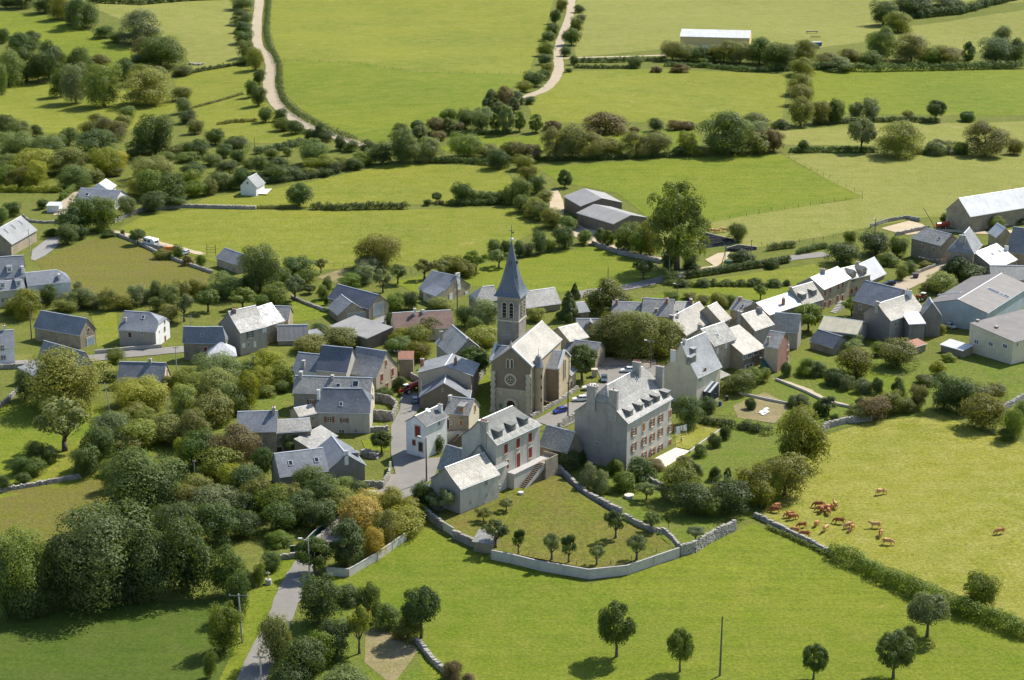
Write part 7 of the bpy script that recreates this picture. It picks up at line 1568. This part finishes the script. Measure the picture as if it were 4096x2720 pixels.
# ---- person and washing
use('c2')
p = P((1560, 943)); z = p.z
def person():
    pts = [((0, 0, .92), .13), ((0, 0, 1.12), (.12, .145)), ((0, .0, 1.34), (.12, .17)), ((0, 0, 1.46), .06), ((.01, 0, 1.54), .062), ((.02, 0, 1.63), .1), ((.0, 0, 1.71), .075)]; e = [(i, i + 1) for i in range(6)]
    for s in (-1, 1):
        k = len(pts); pts += [((0, s * .09, .86), .1), ((.03 * s, s * .1, .48), .068), ((.02 * s - .02, s * .1, .1), .045), ((.12 + .02 * s, s * .11, .04), .04)]; e += [(0, k), (k, k + 1), (k + 1, k + 2), (k + 2, k + 3)]
        k = len(pts); pts += [((0, s * .2, 1.38), .06), ((.1, s * .27, 1.16), .045), ((.3, s * .2, 1.26), .036), ((.37, s * .18, 1.31), .035), ((.43, s * .16, 1.35), .018), ((.38, s * .12, 1.34), .014)]; e += [(2, k), (k, k + 1), (k + 1, k + 2), (k + 2, k + 3), (k + 3, k + 4), (k + 3, k + 5)]
    return skin_mesh('person', pts, e, 2)
root = thing('person', 'person in a white top and dark trousers by the washing line', 'person', p, rad(120)); W = WM[root.name]
def clothmat():
    m, t, b = nodes('skin, white top and dark trousers', .8, .2); sz = N(t, 'SeparateXYZ'); t.links.new(N(t, 'TexCoord').outputs['Object'], sz.inputs[0])
    g1 = N(t, 'Math', operation='GREATER_THAN'); g1.inputs[1].default_value = .93; t.links.new(sz.outputs[2], g1.inputs[0]); g2 = N(t, 'Math', operation='GREATER_THAN'); g2.inputs[1].default_value = 1.46; t.links.new(sz.outputs[2], g2.inputs[0])
    t.links.new(mixc(t, g2.outputs[0], mixc(t, g1.outputs[0], (.04, .04, .05), (.78, .76, .74)), (.48, .29, .2)), b.inputs['Base Color']); return m
inst('body', person(), clothmat(), root, W)
mb = MB(); ball(mb, Vector((0, 0, 1.68)), .115, 10, 6); inst('hair', mb.mesh('hair', None, True), plain('brown hair', (.10, .06, .035), .8), root, W @ TR(-.02, 0, 0))
a, b = P((1500, 895)), P((1610, 868)); root = thing('washing_line', 'washing line with posts at the corner of the manor', 'washing line', a)
for q_ in (a, b): mb = MB(); mb.tube(q_, q_ + Vector((0, 0, 2.6)), .05, .05, 6); mb.build('post', M_ZINC, root)
mb = MB(); mb.tube(a + Vector((0, 0, 2.5)), b + Vector((0, 0, 2.5)), .015, .015, 4); mb.build('line', M_FRAME, root)
M_SHEET = plain('white linen', (.80, .80, .80), .9, .1, .04)
for k, (t0, t1, l, nm) in enumerate(((.1, .42, 1.9, 'large white sheet hanging nearest the manor'), (.46, .62, 1.2, 'small white cloth in the middle of the washing line'), (.68, .95, 1.5, 'white sheet at the outer end of the washing line'))):
    mb = MB(); n = 10
    for i in range(n):
        qs = []
        for t in (t0 + (t1 - t0) * i / n, t0 + (t1 - t0) * (i + 1) / n):
            c = a.lerp(b, t) + Vector((0, .06 * sin(t * 60), 2.5)); qs.append(c)
        for side in (0, .02): mb.face([qs[0] + Vector((0, side, 0)), qs[1] + Vector((0, side, 0)), qs[1] + Vector((.1, side - .1, -l)), qs[0] + Vector((.1, side - .1, -l))])
    o = mb.build('sheet', M_SHEET, None, loc=a.lerp(b, t0)); tag(o, nm, 'laundry')
# ---- farmhouse terrace and steps, other stairs
use('Q7')
FH = [o for o in bpy.data.objects if o.get('label', '').startswith('farmhouse with six')][0]
root = thing('terrace_wall', 'raised concrete terrace with steps down to the orchard, along the farmhouse', 'terrace', P((600, 690)))
fb, fc = P((437, 735)), None
uC = P((752, 205), 12.7); ub = Vector((fb.x, fb.y, 0)); ux = (Vector((uC.x, uC.y, 0)) - ub).normalized(); uy = Vector((ux.y, -ux.x, 0)); uL = (Vector((uC.x, uC.y, 0)) - ub).length
if uy.dot(Vector((0, -1, 0))) < 0: uy = -uy
def TQ(x, y, z): return ub + ux * x + uy * y + Vector((0, 0, fb.z + z))
def tb2(mb, x0, x1, y0, y1, z0, z1):
    q_ = [TQ(x, y, z) for x in (x0, x1) for y in (y0, y1) for z in (z0, z1)]; n = len(mb.v); mb.v += [tuple(p) for p in q_]
    for f in ((0, 1, 3, 2), (4, 6, 7, 5), (0, 4, 5, 1), (2, 3, 7, 6), (0, 2, 6, 4), (1, 5, 7, 3)): mb.f.append(tuple(n + i for i in f)); mb.uv.append(None)
tz_ = 4.6
for nm, bx_, mm in (('terrace_block', (4.2, uL + 1.4, .05, 1.9, -2, tz_), WALL['pale']), ('terrace_slab', (4.1, uL + 1.5, .04, 2.05, tz_, tz_ + .14), M_CONC), ('end_block', (uL - 3.2, uL + 1.5, 1.9, 4.0, -2, tz_ + .2), WALL['stone']), ('parapet', (uL - 3.2, uL + 1.5, 3.75, 4.0, tz_ + .2, tz_ + 1.1), WALL['stone']), ('parapet', (uL + 1.25, uL + 1.5, .1, 3.75, tz_ + .2, tz_ + 1.1), WALL['stone'])):
    mb = MB(); tb2(mb, *bx_); mb.build(nm, mm, root)
s0, s1 = TQ(6.0, 2.7, ORCH), TQ(uL - 3.2, 2.7, tz_)
steps(root, s0, s1, 1.4, 14, M_WOOD)
mb = MB(); q0, q1 = TQ(6.0, 3.5, ORCH + .1), TQ(uL - 3.2, 3.5, tz_ + .2)
mb.face([q0, q1, q1 - Vector((0, 0, 1.2)), q0 - Vector((0, 0, .6))]); mb.face([q0 + uy * .15, q0 - Vector((0, 0, .6)) + uy * .15, q1 - Vector((0, 0, 1.2)) + uy * .15, q1 + uy * .15]); mb.face([q0, q0 + uy * .15, q1 + uy * .15, q1]); mb.build('stair_string', M_CONC, root)
p = P((615, 712), ORCH); root = thing('wash_tub', 'pale tub on the grass below the farmhouse steps', 'tub', p); mb = MB(); mb.tube(p, p + Vector((0, 0, .6)), .55, .65, 12); mb.build('basin', PALE, root)
use('c1')
root = thing('balcony', 'balcony with dark railings and steps between the white and the cream-gabled house', 'balcony', P((1850, 980)))
a, b = P((1742, 960)), P((1962, 950)); a = Vector((a.x, a.y, a.z)); h_ = 3.0; d = (b - a); d.z = 0; n_ = Vector((d.y, -d.x, 0)).normalized()
mb = MB(); M = Matrix.Translation((a + b) / 2 - n_ * .2) @ Matrix.Rotation(math.atan2(d.y, d.x), 4, 'Z'); mb.box(M, d.length, 2.0, h_, (0, 0, h_ / 2 - .2)); mb.build('platform', WALL['cream'], root)
for k in range(12):
    mb = MB(); q_ = a.lerp(b, (k + .5) / 12) + n_ * .75; mb.tube(q_ + Vector((0, 0, h_ - .2)), q_ + Vector((0, 0, h_ + .8)), .035, .035, 4); mb.build('baluster', M_METAL, root)
mb = MB(); mb.tube(a + n_ * .75 + Vector((0, 0, h_ + .8)), b + n_ * .75 + Vector((0, 0, h_ + .8)), .04, .04, 5); mb.build('handrail', M_METAL, root)
steps(root, P((1735, 1000)) + n_ * .4, (a.lerp(b, .6) + n_ * 1.6) + Vector((0, 0, h_ - .2)), 1.4, 12, M_WOOD)
q_ = P((1512, 1050)); root = thing('glazed_porch', 'glazed porch with slate hood on the white corner house', 'porch', q_); M = Matrix.Translation(q_) @ Matrix.Rotation(math.atan2(.0, 1), 4, 'Z')
for x in (-.9, .9): mb = MB(); mb.box(M, .1, .1, 2.4, (x, 0, 1.2)); mb.build('post', M_METAL, root)
mb = MB(); mb.box(M, 1.7, .05, 2.0, (0, 0, 1.2)); mb.build('pane', M_CGL, root)
mb = MB(); frust(mb, M, -1.5, 1.5, 1.0, 2.45, -1.2, 1.2, .5, 3.0); mb.build('hood', ROOF['slate'], root)
hedge('tall clipped block hedge on the street corner by the white house', [(1590, 1030), (1710, 1035)], 3.4, 3.0, 'g', 2.0, True)
use('b3')
root = thing('front_steps', 'stone steps to the red door of the tall red-windowed house', 'steps', P((640, 1290))); s0 = P((600, 1318)); s1 = P((690, 1262)); s1.z += 1.8
steps(root, s0, s1, 1.8, 8, M_CONC)
use('Q5')
root = thing('outdoor_steps', 'green steps down beside the red brick gable', 'steps', P((470, 760))); s0 = P((505, 790)); s1 = P((415, 770)); s1.z += 3.4; steps(root, s0, s1, 1.4, 10, plain('dark green steps', (.06, .13, .11), .8))
use('c2')
# verandah of the cream house
q_ = P((1700, 600)); root = thing('verandah', 'glazed verandah with ribbed slate-grey roof on the cream house', 'verandah', q_); he_ = 3.4
c0, c1, c2_ = P((1700, 455), he_), P((1832, 482), he_), P((1890, 402), he_); vx = (c1 - c0); vx.z = 0; vl = vx.length; vx.normalize(); vy = Vector((-vx.y, vx.x, 0)); vd = 4.2; bz = q_.z
def VQ(x, y, z): return Vector((c0.x, c0.y, bz)) + vx * x + vy * y + Vector((0, 0, z))
for k in range(6):
    mb = MB(); x0, x1 = vl * k / 6 + .03, vl * (k + 1) / 6 - .03; f4 = [VQ(x0, -.2, he_), VQ(x1, -.2, he_), VQ(x1, vd, he_ + 1.5), VQ(x0, vd, he_ + 1.5)]
    mb.face(f4); mb.face([p - Vector((0, 0, .1)) for p in f4[::-1]]); mb.build('roof_panel', M_ZINC if k % 2 else ROOF['dark'], root)
for k in range(5):
    mb = MB(); p = VQ(vl * k / 4, 0, 0); mb.tube(p, p + Vector((0, 0, he_)), .06, .06, 5); mb.build('mullion', M_METAL, root)
mb = MB(); mb.face([VQ(0, .02, .9), VQ(vl, .02, .9), VQ(vl, .02, he_), VQ(0, .02, he_)]); mb.face([VQ(vl, 0, .9), VQ(vl, vd, .9), VQ(vl, vd, he_ + 1.4), VQ(vl, 0, he_)]); mb.build('pane', M_CGL, root)
mb = MB(); mb.box(Matrix.Translation(VQ(vl / 2, vd / 2, -.3)) @ Matrix.Rotation(math.atan2(vx.y, vx.x), 4, 'Z'), vl, vd, 2.4); mb.build('plinth', WALL['cream'], root)
p = P((1080, 1455)); root = thing('cistern', 'round pale cistern lid in the manor kitchen garden', 'cistern', p); mb = MB(); mb.tube(p - Vector((0, 0, .3)), p + Vector((0, 0, .6)), 1.0, 1.0, 20); mb.build('ring', M_CONC, root); mb = MB(); mb.tube(p + Vector((0, 0, .6)), p + Vector((0, 0, .72)), 1.12, 1.1, 20); mb.build('lid', PAVE, root)
for k, (x, y) in enumerate(((2310, 665), (2335, 655), (2320, 690), (2345, 640), (2300, 675), (2350, 670))):
    p = P((x, y)); mb = MB(); mb.box(Matrix.Translation(p + Vector((0, 0, .25))) @ Matrix.Rotation(.4 + .1 * k, 4, 'Z'), 1.3, .9, .06); o = mb.build('cloche_panel', M_SHEET, None, loc=p); tag(o, f'flat white panel, {ordinal([1, 3, 2, 4, 0, 5][k])} from left on the bare kitchen garden bed', 'panel', 'white panels on the garden bed')
for k, (x, y, l) in enumerate(((1918, 605, 'blue barrel beside the verandah path'), (1980, 555, 'black water butt right of the verandah'))):
    p = P((x, y)); root = thing('water_butt', l, 'barrel', p); mb = MB(); c_ = (.02, .06, .3) if k == 0 else (.02, .02, .025); mb.tube(p, p + Vector((0, 0, .5)), .36, .42, 12); mb.tube(p + Vector((0, 0, .5)), p + Vector((0, 0, 1.1)), .42, .36, 12); mb.build('barrel', plain('barrel plastic %d' % k, c_, .5, .4), root); mb = MB(); mb.tube(p + Vector((0, 0, 1.1)), p + Vector((0, 0, 1.16)), .38, .38, 12); mb.build('lid', M_METAL, root)
use('b2')
p = P((2000, 882)); root = thing('waste_bin', 'green wheeled bin at the roadside below the tyre heap', 'bin', p); M = WM[root.name]; GB = plain('green bin plastic', (.03, .12, .07), .5, .4); mb = MB(); frust(mb, M, -.8, .8, .5, .2, -1.0, 1.0, .65, 1.5); mb.build('bin_body', GB, root); mb = MB(); frust(mb, M, -1.05, 1.05, .7, 1.5, -.9, .9, .5, 1.72); mb.build('lid', GB, root)
for s in (-1, 1): wheel(root, M @ TR(.6 * s, 0, .12), .16, .8)
use('b3')
p = P((1360, 995)); root = thing('waste_bin', 'dark bin at the end of the wall in the right street', 'bin', p); M = WM[root.name]; mb = MB(); frust(mb, M, -.7, .7, .5, .1, -.9, .9, .6, 1.4); mb.build('bin_body', M_METAL, root); mb = MB(); mb.box(M, 1.9, 1.3, .12, (0, 0, 1.47)); mb.build('lid', M_METAL, root)
# tyre-weighted silage heaps
def tyre_mesh():
    mb = MB(); n = 8
    for i in range(n):
        a0, a1 = 2 * pi * i / n, 2 * pi * (i + 1) / n; pr = [(.2, 0), (.4, 0), (.45, .1), (.4, .2), (.2, .2)]
        for (r0, z0), (r1, z1) in zip(pr, pr[1:]): mb.face([Vector((r * cos(a), r * sin(a), z)) for r, z, a in ((r0, z0, a0), (r0, z0, a1), (r1, z1, a1), (r1, z1, a0))])
    return mb
def silage(label, quad, h, n):
    q_ = [P(p) for p in quad]; c = sum(q_, Vector()) / 4; root = thing('silage_clamp', label, 'silage heap', c); up = Vector((0, 0, h)); mb = MB(); r = random.Random(n)
    top = [p.lerp(c, .12) + up for p in q_]; mb.face(top)
    for i in range(4): mb.face([q_[i], q_[(i + 1) % 4], top[(i + 1) % 4], top[i]])
    mb.build('black_sheet', plain('black plastic sheet', (.03, .032, .036), .45, .4), root)
    tm = tyre_mesh(); mb = MB()
    for _ in range(n):
        u, v = r.random(), r.random(); p = top[0].lerp(top[1], u).lerp(top[3].lerp(top[2], u), v); M = Matrix.Translation(p + Vector((0, 0, .02))) @ Matrix.Rotation(r.uniform(-.25, .25), 4, 'X')
        k = len(mb.v); mb.v += [tuple(M @ Vector(x)) for x in tm.v]; mb.f += [tuple(i + k for i in f) for f in tm.f]; mb.uv += [None] * len(tm.f)
    tag(mb.build('tyres', M_TYRE, root), kind='stuff')
    block_wall('low concrete edge of the ' + label.split(',')[0], [quad[0], quad[1], quad[2]], 1.0, .2, mat=M_CONC, pier=False)
use('b2')
silage('larger black tyre-covered silage heap, beside the poplar', [(1690, 735), (1770, 600), (2060, 670), (1950, 700)], .9, 260)
silage('smaller black tyre-covered silage heap, nearer the road', [(1975, 745), (2080, 715), (2260, 735), (2120, 762)], .7, 90)
# wrapped bales in front of the far barn
use('a2')
M_WRAP = plain('white bale wrap', (.82, .82, .82), .4, .4, .04); mb = MB(); n = 12
for (r0, z0), (r1, z1) in zip([(.0, 0), (.78, 0), (.85, .08), (.85, 1.12), (.78, 1.2), (0, 1.2)], [(.78, 0), (.85, .08), (.85, 1.12), (.78, 1.2), (0, 1.2)]):
    for i in range(n):
        a0, a1 = 2 * pi * i / n, 2 * pi * (i + 1) / n; mb.face([Vector((r * cos(a), r * sin(a), z)) for r, z, a in ((r0, z0, a0), (r0, z0, a1), (r1, z1, a1), (r1, z1, a0))])
BALE = mb.mesh('bale', None, True); k = 0
for row, (y, x0, x1) in enumerate(((425, 1570, 1690), (415, 1575, 1760), (405, 1580, 2160), (440, 1760, 2190))):
    nb = int((x1 - x0) / 26)
    for i in range(nb):
        p = P((x0 + (x1 - x0) * (i + .5) / nb, y))
        for lv in range(2 if row in (1, 2) else 1):
            o = inst('wrapped_bale', BALE, M_WRAP, None, Matrix.Translation(p + Vector((0, 0, 1.2 * lv))) @ SC(1.15, 1.15, 1)); tag(o, f"white wrapped bale, {ordinal(i)} from left in the {('nearest left', 'second', 'rear', 'front right')[row]} row{' on top' if lv else ''} by the yellow barn", 'bale', 'wrapped bales at the yellow barn')
# small things round the caravan
use('b0')
house('small white and teal shed beside the drive of the skylight house', (430, 330), (542, 332), 4, he=2.4, rise=.4, ro=1.0, wall='white', roof='tin', name='garden_shed', cat='shed', ridge=False, gutter=False)
p = P((1570, 745)); root = thing('tarpaulin', 'orange tarpaulin over a stack beside the caravan', 'tarpaulin', p); mb = MB(); frust(mb, WM[root.name], -2.4, 2.4, 1.3, 0, -2.1, 2.1, .5, 1.4); mb.build('sheet', plain('orange tarpaulin', (.55, .17, .03), .6, .3), root)
dry_wall('long stack of cut logs beside the caravan', [(1400, 715), (1520, 738)], 1.4, 1.2, name='log_stack')
root = thing('climbing_frame', 'wooden climbing frame near the small stone house', 'climbing frame', P((1950, 790)))
for (x, y) in ((1910, 790), (1910, 765), (1990, 790), (1990, 765)): p = P((x, y)); mb = MB(); mb.tube(p, p + Vector((0, 0, 3)), .09, .08, 6); mb.build('post', M_WOOD, root)
for z in (1.2, 2.0, 2.9): a, b = P((1910, 790)), P((1990, 790)); mb = MB(); mb.tube(a + Vector((0, 0, z)), b + Vector((0, 0, z)), .07, .07, 5); mb.build('rail', M_WOOD, root)
# wayside cross, bunting
use('d1')
p = P((66, 392)); root = thing('wayside_cross', 'little stone wayside cross on a block beside the road', 'cross', p); mb = MB(); mb.box(Matrix.Translation(p + Vector((0, 0, .5))), 1.1, 1.0, 1.2); mb.build('pedestal', M_CONC, root)
mb = MB(); mb.tube(p + Vector((0, 0, 1.1)), p + Vector((0, 0, 2.7)), .14, .11, 8); s_ = mb.build('shaft', M_DRESS, root); mb = MB(); mb.box(Matrix.Translation(p + Vector((0, 0, 2.4))), .8, .18, .2); mb.build('arm', M_DRESS, root)
def bunting(label, a, b, n, sag=.8):
    root = thing('bunting', label, 'bunting', a); cols = [M_SHEET, PAINT['red'], plain('yellow flag', (.6, .45, .05), .7) if 'yellow flag' not in MATS else MATS['yellow flag']]; pts = [a.lerp(b, i / n) - Vector((0, 0, sag * sin(pi * i / n))) for i in range(n + 1)]
    for i, (p, q_) in enumerate(zip(pts, pts[1:])):
        mb = MB(); m = (p + q_) / 2; e = q_ - p; d = Vector((0, 0, -.4)); t_ = Vector((0, .03, 0)); mb.face([p + e * .1, p + e * .9, m + d]); mb.face([m + d + t_, p + e * .9 + t_, p + e * .1 + t_]); mb.build('flag', cols[i % 3], root)
    mb = MB()
    for p, q_ in zip(pts, pts[1:]): mb.tube(p, q_, .02, .02, 3, False)
    mb.build('cord', M_FRAME, root)
use('Q3')
a = P((520, 845)); a.z = zat(a.x, a.y, 665); b = P((720, 760)); b.z = zat(b.x, b.y, 740); bunting('string of red and white flags from the church turret to the street', a, b, 16, .5)
use('b3')
a = P((1385, 865)); a.z = zat(a.x, a.y, 795); b = P((1610, 880)); b.z = zat(b.x, b.y, 820); bunting('string of flags across the stone house above the right street', a, b, 16, .4)
use('c2')
p = P((760, 335)); root = thing('monument', 'small stone monument beside the churchyard tree', 'monument', p); mb = MB(); mb.box(Matrix.Translation(p + Vector((0, 0, .9))), 1.3, 1.3, 1.8); mb.build('pillar', M_DRESS, root); mb = MB(); mb.box(Matrix.Translation(p + Vector((0, 0, 1.95))), 1.7, 1.7, .3); o = mb.build('cap', M_DRESS, root)
# rock heaps in the meadows
use('a0')
dry_wall('pale rock heap in the pasture left of the left lane', [(1760, 590), (1860, 600)], .8, 3.0, name='rock_heap', lump=1.0)
use('b1')
poly_sheet('house_terrace', [(0, 232), (10, 190), (150, 182), (100, 235)], PAVE, .5, 4.0)
